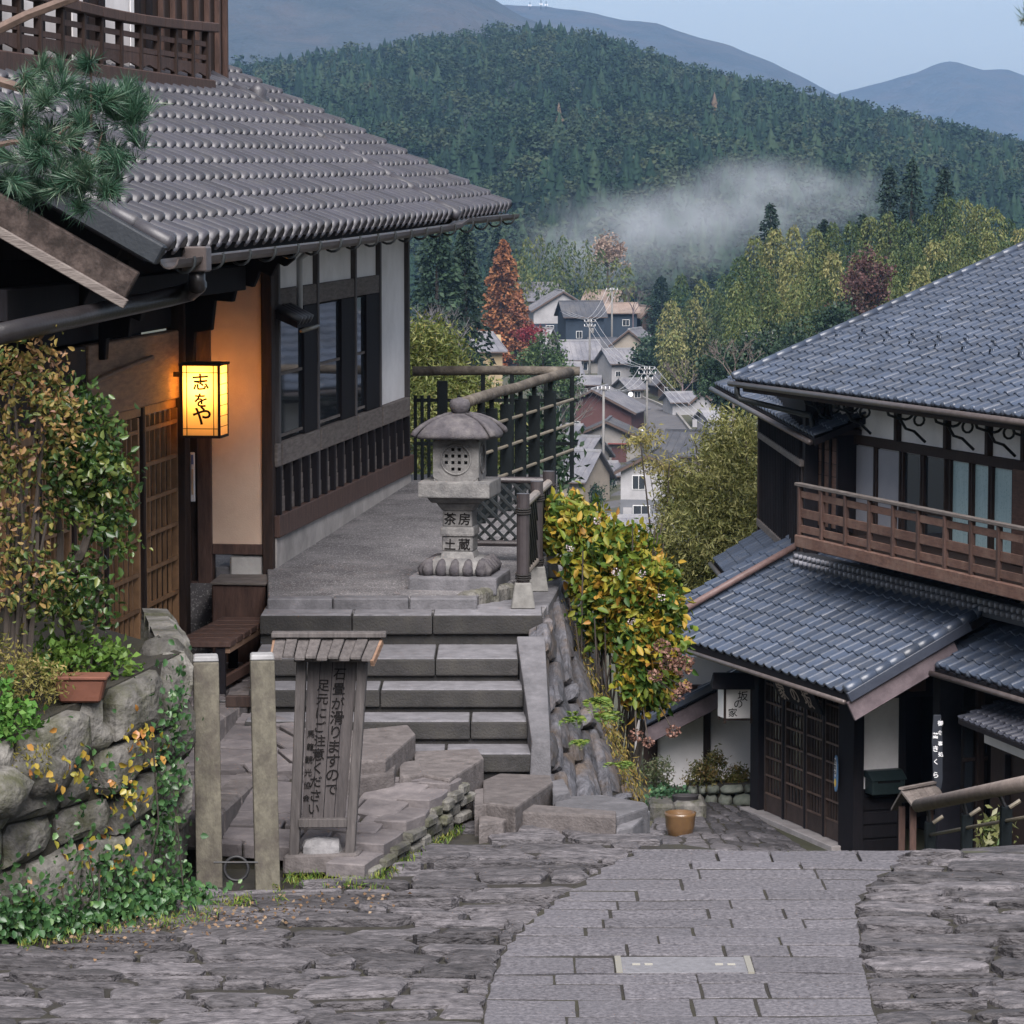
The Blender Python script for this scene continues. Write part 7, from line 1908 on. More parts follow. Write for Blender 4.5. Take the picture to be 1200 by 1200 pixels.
# bamboo plumes
def bamboo(label, px, y_top, D, h, r, group, n=700, cols=G_BAM, lean=0.0, key='bamboo', card=.55, name='bamboo', base_tone=None):
    top = U(px, y_top, D); base = V(top.x - lean, D, top.z - h)
    t = thing(name, label, 'bamboo', base, group)
    g = gzf(base.x, D)
    z = NR.uniform(.10, 1, n) ** .8; a = NR.uniform(0, 6.28, n)
    prof = np.sin(np.pi * np.clip(z, 0, 1) ** 1.7 * .97) ** .55 * r * (1.05 - .35 * z) + .2
    u_ = NR.uniform(.1, 1, n) ** .55
    br = np.floor(NR.uniform(0, 9, n)); a = br * 2 * math.pi / 9 + NR.normal(0, .28, n) + z * 2
    C = np.stack([base.x + lean * z ** 2 + np.cos(a) * prof * u_, base.y + np.sin(a) * prof * u_, base.z + z * h - .5 * prof * u_ ** 2 + NR.normal(0, .15, n)], 1)
    d = np.stack([np.cos(a) * .6, np.sin(a) * .6, np.full(n, -.9)], 1) + NR.normal(0, .4, (n, 3))
    L = card * NR.uniform(.6, 1.5, n); v, f = leaf_arrays(C, L, L * .42, d)
    bt = NR.choice([NR.uniform(.0, .2), NR.uniform(.2, .55), NR.uniform(.55, .85)], p=[.3, .4, .3]) if base_tone is None else base_tone
    tint = bt + .16 * np.sin(br * 2.4) + NR.normal(0, .15, n)
    np_mesh('crown', v, f, LEAF('foliage ' + key, cols, rough=.65, trans=.25), t, tint=rep4(tint))
    mb = MB(); mb.tube([V(base.x, D, min(g, base.z) - .5), base, base + V(lean * .25, 0, h * .5), base + V(lean, 0, h * .97)], [.10, .09, .06, .02], 6); part('culm', mb, CULM, t)
    return t
for px, yt in ((604, 292), (618, 278), (632, 276), (646, 284), (660, 276), (672, 284), (686, 280), (704, 292), (722, 302), (736, 312), (612, 300), (653, 300), (694, 300)):
    bamboo('slender bamboo in the row behind the village roofs', px, yt, 690 + uni(-12, 12), 15, 2.0, 'bamboo row behind the village', 260, card=.75, base_tone=uni(.2, .55))
for rowi, (D0, hh, rr, tops) in enumerate(((400, 12.5, 2.0, [(868, 300), (885, 278), (908, 268), (930, 266), (955, 268), (976, 262), (998, 260), (1020, 254), (1040, 248), (1062, 258), (1086, 250), (1110, 230), (1130, 233), (1148, 241), (1165, 243), (1181, 256), (1195, 268)]), (378, 12.5, 2.1, [(866, 330), (892, 312), (927, 296), (952, 300), (976, 296), (1002, 302), (1025, 293), (1048, 296), (1070, 286), (1094, 282), (1116, 272), (1138, 274), (1158, 270), (1180, 282)]), (356, 12, 2.1, [(872, 360), (905, 342), (935, 332), (962, 326), (1018, 326), (1046, 322), (1078, 312), (1104, 305), (1135, 300)]), (552, 0, 3.0, [(798, 322), (822, 328), (850, 322), (786, 352), (812, 350), (838, 340), (862, 338), (790, 388), (818, 376), (846, 366)]))):
    for px, yt in tops:
        h = hh + uni(-1, 1.3) if hh else (462 - yt) / 7.2
        bamboo(('feathery bamboo along the crest of the wooded slope', 'feathery bamboo in the middle tier of the wooded slope', 'feathery bamboo in the lowest tier just above the tiled roof', 'rounded bamboo clump at the foot of the slope above the lane')[rowi], px, yt, D0 + uni(-7, 7), h, rr + uni(-.4, .7), 'bamboo on the wooded slope', 1500, card=.36 if hh else .5)
# broadleaf trees
def broadleaf(name, label, px, y_top, D, h, r, cols, n_cl=60, per=28, leaf=.28, group=None, key='b', trunk_px=None, trunkfrac=.35):
    top = U(px, y_top, D); base = V(top.x, D, top.z - h); g = gzf(base.x, D)
    t = thing(name, label, 'tree', V(base.x, D, min(base.z, g)), group)
    lobes = []
    for k in range(7):
        a = uni(0, 6.28); q = uni(.15, .6) * r; lobes.append((base.x + math.cos(a) * q, D + math.sin(a) * q, base.z + h * uni(trunkfrac + .15, .82), r * uni(.4, .6), r * uni(.4, .6), h * uni(.14, .24), 1))
    P = blob_points(lobes, n_cl, .5); C, ci = clumped(P, per, leaf * 1.2)
    n = len(C); L = leaf * NR.uniform(.7, 1.4, n); v, f = leaf_arrays(C, L, L * .7)
    tone = NR.uniform(.15, .85, len(P)); np_mesh('crown', v, f, LEAF('foliage ' + key, cols, trans=.2, vary=.15), t, tint=rep4(tone[ci] + NR.normal(0, .12, n)))
    mb = MB(); b = V(base.x, D, min(base.z, g) - .5); fk = V(base.x, D, base.z + h * (trunkfrac + .1)); mb.tube([b, b.lerp(fk, .6) + V(.1, 0, 0), fk], [.03 * h, .022 * h, .015 * h], 7)
    branch_tubes(mb, fk, [Vector(P[i]) for i in range(0, len(P), max(1, len(P) // 9))], .012 * h, .003 * h, 5); part('trunk', mb, BARK, t)
    return t
G_MID = [(.020, .042, .016), (.035, .065, .022), (.055, .09, .03), (.085, .12, .04)]
broadleaf('broadleaf_tree', 'rounded fresh green tree between the village roofs', 632, 378, 455, 17, 3.6, G_MID, 130, 34, .42, key='mid')
broadleaf('broadleaf_tree', 'low green tree beside the tan house', 660, 405, 450, 14, 2.2, G_MID, 60, 30, .4, key='mid')
broadleaf('purple_tree', 'dull purplish brown tree among the bamboo', 1008, 292, 348, 13, 3.6, [(.05, .028, .028), (.075, .038, .036), (.10, .05, .045), (.07, .055, .035)], 110, 30, .34, key='purple')
broadleaf('purple_tree', 'leaning purplish tree at the lower edge of the bamboo', 985, 345, 345, 10, 3.0, [(.05, .03, .028), (.07, .04, .035), (.08, .055, .04)], 70, 28, .34, key='purple2')
for px, yt, r, h in ((800, 400, 4.6, 9), (770, 388, 4.4, 9), (825, 408, 4.6, 9), (782, 412, 4, 7), (808, 425, 3.6, 6), (758, 410, 3, 6)):
    broadleaf('evergreen_tree', 'dark evergreen tree above the lane bend', px, yt, 572 + uni(-6, 6), h, r, G_DARK, 120, 28, .55, 'dark evergreens above the lane', key='evergreen', trunkfrac=-.05)
for i, (px, yt, r, h) in enumerate(((852, 402, 3.2, 7), (880, 384, 3.2, 9), (915, 366, 3.4, 9), (945, 352, 3.4, 9), (972, 352, 3, 9), (1040, 345, 3.2, 9), (850, 432, 3, 5), (880, 425, 3, 6), (910, 400, 3, 8), (845, 420, 2, 4))):
    broadleaf('evergreen_tree', 'dark evergreen tree filling the foot of the bamboo slope', px, yt, 338 + uni(-8, 8) + (40 if yt > 420 else 0), h, r, G_DARK, 110, 28, .36, 'dark evergreens below the bamboo', key='evergreen', trunkfrac=-.05)
broadleaf('crimson_shrub', 'crimson autumn shrub below the white gable', 621, 380, 540, 4, 3.4, [(.10, .012, .018), (.18, .02, .028), (.24, .035, .035)], 60, 26, .3, key='crimson', trunkfrac=.1)
broadleaf('orange_shrub', 'orange and red maple thicket behind the tan house', 563, 388, 430, 9, 3.4, [(.17, .04, .025), (.24, .08, .03), (.30, .15, .05)], 70, 26, .32, key='maple', trunkfrac=.1)
broadleaf('yellow_tree', 'pale pinkish smoke like tree at the edge of the mist', 712, 272, 760, 14, 4.5, [(.22, .16, .13), (.28, .20, .16), (.30, .24, .18)], 80, 24, .55, key='pinkish')
# clipped hedge and garden pines of the village
for px, yt, D, r, h, lab in ((700, 545, 420, 2.2, 6, 'dark garden pine beside the slender utility pole'), (690, 565, 405, 1.6, 4, 'clipped green shrub under the garden pine'), (660, 470, 490, 2.4, 7, 'grey green bush left of the red brown house')):
    broadleaf('garden_tree', lab, px, yt, D, h, r, G_DARK if D < 450 else G_MID, 60, 26, .3, key='garden')
# bare trees
def bare_tree(label, px, y_top, D, h, spread, n=26, tone=(.10, .08, .085), group=None):
    top = U(px, y_top, D); base = V(top.x, D, top.z - h); t = thing('bare_tree', label, 'tree', V(base.x, D, min(base.z, gzf(base.x, D))), group)
    m_ = M('bare twig %g' % tone[0], tone, tuple(v * .7 for v in tone), scale=1, rough=.9, bump=0, rand=.1)
    mb = MB(); b = V(base.x, D, min(base.z, gzf(base.x, D)) - .5); mb.tube([b, base + V(0, 0, h * .45)], [.02 * h, .014 * h], 6); part('trunk', mb, m_, t)
    mb = MB(); r0 = random.Random(px)
    def grow(p, d, L, r, lev):
        q = p + d * L; mb.tube([p, p.lerp(q, .5) + V(r0.uniform(-.06, .06), r0.uniform(-.06, .06), .03) * L, q], [r, r * .8, r * .55], 4, cap=False)
        if lev > 0:
            for _ in range(3 if lev > 1 else 4):
                d2 = (d + V(r0.uniform(-.8, .8), r0.uniform(-.8, .8), r0.uniform(-.25, .5))).normalized(); grow(q, d2, L * r0.uniform(.55, .8), r * .55, lev - 1)
    for k in range(5):
        a = k * 1.26 + r0.uniform(-.3, .3); grow(base + V(0, 0, h * (.3 + .04 * k)), V(math.cos(a) * spread, math.sin(a) * spread, 1).normalized(), h * .22, .009 * h, 3)
    part('branches', mb, m_, t)
bare_tree('pale leafless tree with drooping twigs by the lane', 800, 414, 545, 9, .9, tone=(.16, .12, .125))
bare_tree('leafless grey tree under the dark conifers', 512, 345, 330, 13, .8, tone=(.13, .12, .125))
bare_tree('bare grey tree beyond the black slat fence', 655, 435, 300, 9, .7, tone=(.15, .15, .14))
bare_tree('thin bare tree at the end of the bamboo row', 742, 330, 640, 9, .6, tone=(.10, .08, .09))
bare_tree('bare brown tree against the bamboo', 860, 385, 335, 8, .8, tone=(.14, .11, .10))

# ------------------------------------------------------------------ near bamboo thicket above the right house
def leafy(name, label, cat, loc, lobes, n_cl, per, spread, L, W, mat_name, cols, stems=None, group=None, dz=-.3, trans=.3, vary=0, tone=(.1, .9), noise=.12, part_name='foliage', rough=.5, spec=.3, outward=None, fold=.25, fine=False):
    t = thing(name, label, cat, loc, group)
    P = blob_points(lobes, n_cl, .45); C, ci = clumped(P, per, spread); n = len(C)
    d = NR.normal(size=(n, 3)) * .8 + np.array((0, 0, dz))
    if outward is not None: d = d + (C - np.array(tuple(outward))) * 1.2
    Ls = L * NR.uniform(.65, 1.35, n)
    v, f = leaf_arrays(C, Ls, Ls * (W / L), d, fold, None, fine)
    tn = NR.uniform(tone[0], tone[1], len(P))
    np_mesh(part_name, v, f, LEAF(mat_name, cols, trans=trans, rough=rough, spec=spec), t, tint=rep4(tn[ci] + NR.normal(0, noise, n), 6 if fine else 4))
    if stems:
        mb = MB()
        for a, b, r0_, r1_ in stems: mb.tube([a, Vector(a).lerp(Vector(b), .5) + V(uni(-.05, .05), uni(-.05, .05), 0), b], [r0_, (r0_ + r1_) / 2, r1_], 6)
        part('stem', mb, BARK, t)
    return t, P
BD = 62.0
def lobe(px, py, D, rx, rz, ry=None, w=1.0):
    q = U(px, py, D); k = F / D; return (q.x, D, q.z, rx / k, (ry or rx) / k, rz / k, w)
lob = [lobe(858, 525, BD, 38, 42, w=1.1), lobe(845, 585, BD - .5, 55, 50, w=1.7), lobe(815, 635, BD - 1, 52, 48, w=1.5), lobe(865, 640, BD - .8, 45, 60, w=1.5), lobe(800, 575, BD, 30, 28, w=.5), lobe(790, 665, BD - 1, 36, 40, w=.9), lobe(835, 690, BD - 1, 50, 40, w=1.2), lobe(880, 575, BD + .5, 30, 70, w=1.0)]
g0_ = U(850, 700, BD)
stems = []
for k in range(14):
    x = g0_.x + uni(-1.3, .7); stems.append((V(x, BD + uni(-.6, .6), gzf(x, BD) - .3), V(x + uni(-.8, .3), BD + uni(-.6, .6), g0_.z + uni(1.0, 3.0)), .035, .012))
leafy('bamboo_thicket', 'dense olive green bamboo thicket behind the lower tiled roof', 'bamboo', V(g0_.x, BD, gzf(g0_.x, BD)), lob, 1500, 28, .13, .105, .026, 'thicket leaf', [(.055, .068, .022), (.11, .12, .036), (.18, .18, .062), (.28, .26, .11)], stems, dz=-.5, tone=(.1, .85))
# trailing sprays that reach left in front of the white house
lob = [lobe(775, 545, BD, 26, 8, w=1), lobe(752, 520, BD, 18, 9, w=.6), lobe(760, 512, BD, 20, 6, w=.6), lobe(790, 600, BD, 22, 14, w=1), lobe(770, 640, BD, 16, 24, w=.8), lobe(790, 560, BD, 20, 12, w=.8)]
leafy('bamboo_sprays', 'loose golden bamboo sprays hanging in front of the white house', 'bamboo', V(g0_.x - .6, BD, gzf(g0_.x - .6, BD)), lob, 90, 18, .10, .11, .025, 'thicket leaf 2', [(.14, .13, .04), (.20, .18, .06), (.26, .22, .09)], [(V(g0_.x - .3, BD, gzf(3.5, BD)), U(770, 545, BD), .02, .006), (V(g0_.x - .3, BD, gzf(3.5, BD)), U(755, 515, BD), .02, .005), (V(g0_.x - .3, BD, gzf(3.5, BD)), U(785, 600, BD), .02, .006)], dz=-.4)
# greenery beyond the slat fence
lob = [lobe(500, 420, 75, 40, 42, w=1.4), lobe(535, 470, 75, 45, 40, w=1.2), lobe(500, 500, 74, 40, 60, w=1.2), lobe(560, 520, 74, 40, 50, w=1.0)]
q = U(510, 480, 75); leafy('bamboo_grass', 'yellow green bamboo grass behind the level log rail', 'bamboo', V(q.x, 75, gzf(q.x, 75)), lob, 700, 26, .18, .15, .035, 'bamboo grass leaf', [(.05, .075, .018), (.09, .115, .03), (.14, .155, .045), (.22, .20, .07)], [(V(q.x + uni(-1, 1), 75, gzf(q.x, 75)), U(500 + uni(-20, 50), 430, 75), .04, .015) for _ in range(8)], dz=.2)
lob = [lobe(600, 505, 95, 45, 45, w=1), lobe(585, 560, 90, 55, 50, w=1.2), lobe(640, 540, 95, 30, 40, w=.5)]
q = U(600, 540, 93); leafy('hillside_shrub', 'grey green shrub seen between the black fence slats', 'shrub', V(q.x, 93, gzf(q.x, 93)), lob, 240, 20, .3, .24, .12, 'hillside leaf', G_DARK, [(V(q.x + uni(-1, 1), 93, gzf(q.x, 93)), U(590 + uni(-20, 40), 510, 93), .05, .02) for _ in range(6)])

# ------------------------------------------------------------------ autumn hydrangea beside the terrace
HD = 27.6
def lob2(px, py, D, rx, rz, w=1): return lobe(px, py, D, rx, rz, ry=rx * .8, w=w)
lob = [lob2(682, 628, HD + .4, 46, 36, 1.2), lob2(728, 655, HD, 44, 42, 1.3), lob2(755, 700, HD - .3, 44, 45, 1.3), lob2(765, 755, HD - .5, 36, 48, 1.2), lob2(722, 712, HD - .1, 42, 54, 1.4), lob2(700, 665, HD + .3, 40, 42, 1), lob2(760, 800, HD - .6, 30, 34, .7), lob2(665, 600, HD + .8, 22, 18, .5)]
hb_ = V(.75, HD, gzf(.75, HD)); ctr = U(715, 720, HD + .3)
stems = [(V(.7 + uni(-.2, .3), HD + uni(-.2, .2), gzf(.7, HD) - .2), U(uni(665, 780), uni(610, 800), HD + uni(-.4, .4)), .014, .006) for _ in range(46)]
hyd, Ph = leafy('hydrangea_bush', 'big hydrangea bush turning yellow and orange beside the slate wall', 'bush', hb_, lob, 760, 12, .06, .082, .044, 'hydrangea leaf', [(.028, .065, .014), (.06, .11, .018), (.12, .16, .022), (.22, .20, .025), (.32, .21, .028), (.30, .15, .03), (.16, .08, .03)], stems, dz=-.35, tone=(.0, .66), noise=.14, outward=ctr, fold=.18, fine=True)
DRY = LEAF('dried petals', [(.10, .05, .04), (.17, .09, .07), (.24, .14, .11)], trans=.2)
def flower(px, py, D, r, m_=DRY, n=70):
    c = U(px, py, D); u_ = unit(NR.normal(size=(n, 3))); C = np.array(tuple(c)) + u_ * r * NR.uniform(.75, 1, n)[:, None] * np.array((1, 1, .85)); v, f = leaf_arrays(C, r * .42, r * .36, NR.normal(size=(n, 3)))
    np_mesh('flower_head', v, f, m_, hyd, tint=rep4(NR.uniform(0, 1, n)))
for px, py, r in ((788, 768, .075), (800, 783, .08), (783, 778, .07), (776, 757, .07), (805, 775, .06), (802, 805, .06), (794, 815, .06), (789, 857, .06), (745, 862, .06), (768, 792, .06), (760, 870, .05)):
    flower(px, py, HD - 1.0, r)
    mb = MB(); a = U(px, py, HD - 1.0); mb.tube([a, a.lerp(U(745, 790, HD - .4), .5) + V(0, 0, .05), U(745, 790, HD - .4)], .006, 5); part('flower_stem', mb, BARK, hyd)
PAL = LEAF('pale petals', [(.45, .38, .42), (.55, .48, .50), (.5, .42, .40)], trans=.3)
for px, py in ((722, 670), (752, 672), (668, 642), (740, 728), (700, 610), (775, 700)): flower(px, py, HD - .9, .035, PAL, 26)
# moss, ferns and grass on the slate wall edge
FERN = LEAF('fern', [(.05, .10, .02), (.10, .17, .03), (.19, .22, .05)], trans=.3)
def fern(label, base, n_fr, L, mat, up=.5, out=V(.3, -1, 0), group='ferns on the slate wall'):
    t = thing('fern', label, 'fern', base, group); Vv = []; Ff = []; o_ = 0
    for k in range(n_fr):
        d = (Vector(out) + V(uni(-1, 1), uni(-.6, .6), uni(.0, up))).normalized(); m = 14
        for i in range(m):
            s = (i + 1) / m; p = Vector(base) + d * (L * s) + V(0, 0, -.5 * L * s * s + .15 * L * s); side = d.cross(V(0, 0, 1)).normalized()
            w = L * .24 * math.sin(math.pi * min(1, s * .95 + .05)) + .004
            for sg in (-1, 1):
                C = np.array([tuple(p + side * sg * w * .5)]); v, f = leaf_arrays(C, w, w * .32, np.array([tuple(side * sg + d * .5)])); Vv.append(v); Ff.append(f + o_); o_ += 4
    np_mesh('fronds', np.concatenate(Vv), np.concatenate(Ff), mat, t, tint=np.repeat(NR.uniform(0, 1, o_ // 4), 4))
for px, py, D, L in ((690, 820, 25.6, .28), (700, 838, 25.5, .25), (672, 842, 25.2, .20), (722, 895, 25.3, .18), (683, 868, 25.0, .16)): fern('small green fern rooted in the slate wall', U(px, py, D), 7, L, FERN)
MOSSG = LEAF('dry moss', [(.08, .07, .02), (.16, .12, .03), (.22, .15, .04), (.10, .13, .03)], trans=.2)
P = []
for k in range(1500):
    s = NR.uniform(); base = Vector((0, 0, 0)); px = 655 + 92 * s ** 1.1 + NR.normal(0, 5); py = 715 + 220 * s + NR.normal(0, 12); q = U(px + 4, py, 28.3 - 2.5 * s - .10); P.append(tuple(q))
C = np.array(P); v, f = leaf_arrays(C, .05 * NR.uniform(.5, 1.4, len(C)), .010, NR.normal(size=(len(C), 3)) * .5 + np.array((.3, -.3, -1)))
mo = np_mesh('wall_moss', v, f, MOSSG, None, tint=rep4(NR.uniform(0, 1, len(C))), loc=V(.6, 26, 0)); setp(mo, 'yellowish moss and dry grass trailing down the edge of the slate wall', 'moss', kind='stuff')

# ------------------------------------------------------------------ planting on and over the boulder wall
SD_ = 20.4
lob = [lobe(20, 480, SD_, 55, 75, w=1.3), lobe(45, 430, SD_, 30, 40, w=.5), lobe(15, 600, SD_, 40, 80, w=1.2), lobe(30, 690, SD_, 45, 50, w=.8), lobe(70, 500, SD_, 30, 50, w=.5)]
b0 = V(U(10, 800, SD_).x, SD_, 1.1)
leafy('autumn_shrub', 'leggy shrub with pinkish orange leaves in front of the lattice doors', 'shrub', b0, lob, 270, 9, .06, .044, .026, 'autumn shrub leaf', [(.05, .09, .025), (.10, .12, .03), (.20, .16, .045), (.26, .15, .06), (.27, .16, .11), (.17, .085, .06)], [(b0 + V(uni(-.1, .1), 0, 0), U(uni(0, 60), uni(430, 620), SD_), .022, .008) for _ in range(9)], tone=(.0, .72), dz=-.3, fine=True)
lob = [lobe(100, 510, SD_ + .3, 40, 40, w=1), lobe(120, 565, SD_ + .3, 42, 45, w=1.4), lobe(85, 560, SD_ + .2, 45, 60, w=1.2), lobe(130, 625, SD_ + .3, 28, 30, w=.6), lobe(95, 470, SD_ + .3, 24, 26, w=.4), lobe(60, 690, SD_ + .2, 50, 40, w=.9), lobe(105, 700, SD_ + .3, 36, 34, w=.6)]
b1_ = V(U(85, 780, SD_ + .3).x, SD_ + .3, 1.15)
leafy('camellia_shrub', 'glossy green rounded shrub on the boulder wall by the lattice doors', 'shrub', b1_, lob, 300, 9, .05, .052, .032, 'camellia leaf', [(.018, .045, .012), (.035, .075, .018), (.07, .12, .028), (.15, .17, .04), (.24, .16, .05)], [(b1_, U(70, 690, SD_ + .3), .045, .035), (U(70, 690, SD_ + .3), U(112, 600, SD_ + .3), .038, .02), (U(70, 690, SD_ + .3), U(60, 560, SD_ + .3), .03, .015), (b1_ + V(.05, 0, 0), U(120, 640, SD_ + .3), .02, .01)], tone=(.05, .7), dz=-.2, spec=.5, rough=.35, fine=True)
# bedding plants
lob = [lobe(100, 765, 20.75, 50, 22, w=1), lobe(140, 790, 20.9, 40, 30, w=1), lobe(60, 770, 20.6, 40, 22, w=.8)]
leafy('bedding_plant', 'bright green bedding plant above the terracotta trough', 'plant', V(-2.4, 20.8, 1.3), lob, 130, 9, .04, .05, .033, 'bedding leaf', [(.05, .11, .02), (.09, .17, .03), (.16, .23, .05)], dz=.2)
lob = [lobe(40, 800, 20.2, 40, 28, w=1), lobe(10, 780, 20.1, 30, 30, w=.8), lobe(75, 795, 20.35, 20, 12, w=.3)]
leafy('fern_clump', 'yellowing fern clump left of the terracotta trough', 'fern', V(-2.8, 19.8, 1.1), lob, 130, 12, .035, .035, .010, 'yellow fern leaf', [(.10, .12, .03), (.19, .17, .05), (.26, .20, .08)], dz=.1)
lob = [lobe(15, 845, 19.9, 35, 30, w=1), lobe(-10, 810, 19.9, 30, 30, w=.6)]
leafy('leafy_herb', 'fresh green herb on the left end of the boulder wall', 'plant', V(-2.9, 19.5, 1.05), lob, 70, 9, .035, .05, .03, 'herb leaf', [(.04, .12, .02), (.07, .18, .03), (.12, .22, .05)], dz=.2)
TERRA = M('terracotta', (.14, .055, .035), (.09, .036, .024), scale=6, rough=.8, bump=.2, rand=0)
c = U(95, 822, 20.35); tr_ = thing('terracotta_trough', 'reddish terracotta trough on the boulder wall', 'flower pot', c)
mb = MB(); mb.hexa([c + V(-.12, -.06, 0), c + V(.12, -.06, 0), c + V(.12, .08, 0), c + V(-.12, .08, 0), c + V(-.155, -.085, .14), c + V(.155, -.085, .14), c + V(.155, .105, .14), c + V(-.155, .105, .14)]); part('trough', mb, TERRA, tr_, bevel=.012)
mb = MB(); mb.box(c + V(0, .01, .150), .335, .21, .025); part('rim', mb, TERRA, tr_, bevel=.008)
# ivy over the wall face
def ivy(label, pts_n, name='ivy', L=.045, mat='ivy leaf', cols=None, spots=(), group=None, face=True):
    P = []
    for (px, py, sx, sy, w) in spots:
        for k in range(int(pts_n * w)):
            x, y = px + NR.normal(0, sx), py + NR.normal(0, sy)
            q = hit(x, y, W0 + nw * .06, nw); q = q + nw * NR.uniform(0, .10)
            if q.z < 0.0: q.z = NR.uniform(0.0, .12); q = q + nw * NR.uniform(0, .25)
            P.append(tuple(q))
    C = np.array(P); n = len(C); Ls = L * NR.uniform(.6, 1.4, n); d = NR.normal(size=(n, 3)) * .6 + np.array((.0, -.3, -.6)); v, f = leaf_arrays(C, Ls, Ls * .8, d, .15, np.tile(np.array(tuple(nw)), (n, 1)) * 1.0, True)
    base = V(float(C[:, 0].mean()), float(C[:, 1].mean()), max(0, float(C[:, 2].min()))); t = thing(name, label, 'plant', base, group)
    np_mesh('leaves', v, f, LEAF(mat, cols or [(.018, .055, .018), (.035, .09, .028), (.06, .13, .04), (.12, .19, .055)], trans=.15, rough=.4, spec=.5), t, tint=rep4(NR.beta(1.6, 2.6, n), 6))
    mb = MB()
    for k in range(3):
        i = int(NR.integers(n)); a = V(*C[i]); mb.tube([V(a.x + uni(-.1, .1), a.y, .0), a.lerp(V(a.x, a.y, 0), .5) + V(uni(-.06, .06), 0, 0), a], .005, 4)
    part('vine', mb, BARK, t)
ivy('dark glossy ivy mound at the foot of the boulder wall', 950, spots=((150, 1055, 34, 22, .7), (196, 1052, 12, 20, .22), (60, 1078, 40, 18, .5), (10, 1070, 26, 26, .3), (110, 1010, 30, 24, .12)))
ivy('ivy climbing the boulder wall beside the stone post', 650, spots=((192, 900, 11, 55, .32), (200, 835, 8, 36, .13), (185, 980, 13, 36, .24), (130, 930, 26, 36, .10), (85, 960, 20, 45, .07)), L=.042)
ivy('yellow and orange weeds sprouting from the boulder wall', 60, name='wall_weed', spots=((140, 935, 16, 14, .8), (160, 870, 14, 16, .8), (60, 900, 30, 16, .8), (100, 1010, 40, 20, .6)), mat='weed leaf', cols=[(.18, .17, .02), (.28, .22, .03), (.30, .12, .03), (.12, .20, .03)])
# moss cushions on the boulders
P = [tuple(U(NR.uniform(-20, 60), NR.uniform(872, 908), NR.uniform(19.75, 20.1))) for _ in range(900)]
C = np.array(P); v, f = leaf_arrays(C, .03, .010, NR.normal(size=(len(C), 3)) + np.array((0, 0, 1.0)))
mo = np_mesh('boulder_moss', v, f, LEAF('moss', [(.07, .075, .015), (.14, .12, .025), (.19, .15, .03)], trans=.1), None, tint=rep4(NR.uniform(0, 1, len(C))), loc=V(-2.9, 19.6, 1)); setp(mo, 'golden moss on top of the left boulders', 'moss', kind='stuff')
# grass tufts along the paving edges
P = []
for (x0, y0, x1, y1, n, h) in ((332, 1030, 455, 1036, 420, 4), (440, 1030, 545, 968, 420, 3), (228, 1055, 300, 1058, 160, 3), (20, 1108, 260, 1070, 420, 5), (318, 1045, 332, 1052, 60, 6)):
    for k in range(n):
        s = NR.uniform(); q = Uz(x0 + (x1 - x0) * s + NR.normal(0, 3), y0 + (y1 - y0) * s + NR.normal(0, h), .01); P.append((q.x, q.y, NR.uniform(.0, .04)))
C = np.array(P); v, f = leaf_arrays(C, .055 * NR.uniform(.5, 1.3, len(C)), .008, NR.normal(size=(len(C), 3)) * .5 + np.array((0, 0, 1.0)))
gr_ = np_mesh('grass', v, f, LEAF('grass blade', [(.035, .08, .012), (.07, .13, .02), (.14, .18, .03), (.19, .17, .05)], trans=.2), None, tint=rep4(NR.uniform(0, 1, len(C))), loc=V(-1, 21, 0)); setp(gr_, 'short grass and moss along the paving edge', 'grass', kind='stuff')
# leaf litter on the road verge
P = []
for k in range(380):
    s = NR.uniform(); q = Uz(60 + 380 * s + NR.normal(0, 20), 1108 - 55 * s + NR.normal(0, 10), .02); P.append((q.x, q.y, .035))
C = np.array(P); v, f = leaf_arrays(C, .028, .02, NR.normal(size=(len(C), 3)) * np.array((1, 1, .25)))
gr_ = np_mesh('leaf_litter', v, f, LEAF('litter', [(.10, .06, .035), (.18, .11, .06), (.22, .17, .12)], trans=.1), None, tint=rep4(NR.uniform(0, 1, len(C))), loc=V(-2, 20, 0)); setp(gr_, 'scattered dry leaves along the road verge', 'leaves', kind='stuff')

# ------------------------------------------------------------------ pine branch at the upper left, and twig at the upper right
PINE = LEAF('pine needle', [(.014, .045, .028), (.028, .075, .045), (.06, .115, .07), (.20, .24, .18)], trans=.15, rough=.45, spec=.4)
def pine(label, tufts, stems, D, loc, L=.092, per=110):
    t = thing('pine_branch', label, 'pine', loc); V_ = []; F_ = []; T_ = []; o_ = 0
    for (px, py, dd, k) in tufts:
        c = np.array(tuple(U(px, py, D + dd))); n = int(per * k); ax = unit(np.array([[uni(-.6, .6), uni(-.6, .2), uni(-.3, 1.0)]]))
        d = unit(NR.normal(size=(n, 3)) * .5 + ax * .9); Ls = L * NR.uniform(.75, 1.25, n)
        C = c + d * (Ls[:, None] / 2) + ax * NR.uniform(-.03, .03, (n, 1)); v, f = leaf_arrays(C, Ls, .0036, d, 0); V_.append(v); F_.append(f + o_); o_ += len(v); T_.append(np.repeat(np.clip(uni(.15, .6) + NR.normal(0, .22, n), 0, 1), 4))
    np_mesh('needles', np.concatenate(V_), np.concatenate(F_), PINE, t, tint=np.concatenate(T_))
    mb = MB()
    for (a, b, r0_, r1_) in stems: p, q = U(a[0], a[1], D + a[2]), U(b[0], b[1], D + b[2]); mb.tube([p, p.lerp(q, .5) + V(0, 0, .012), q], [r0_, (r0_ + r1_) / 2, r1_], 6)
    part('twig', mb, M('pine twig', (.13, .09, .075), (.07, .05, .042), scale=20, rough=.8, rand=0), t)
tf_ = []
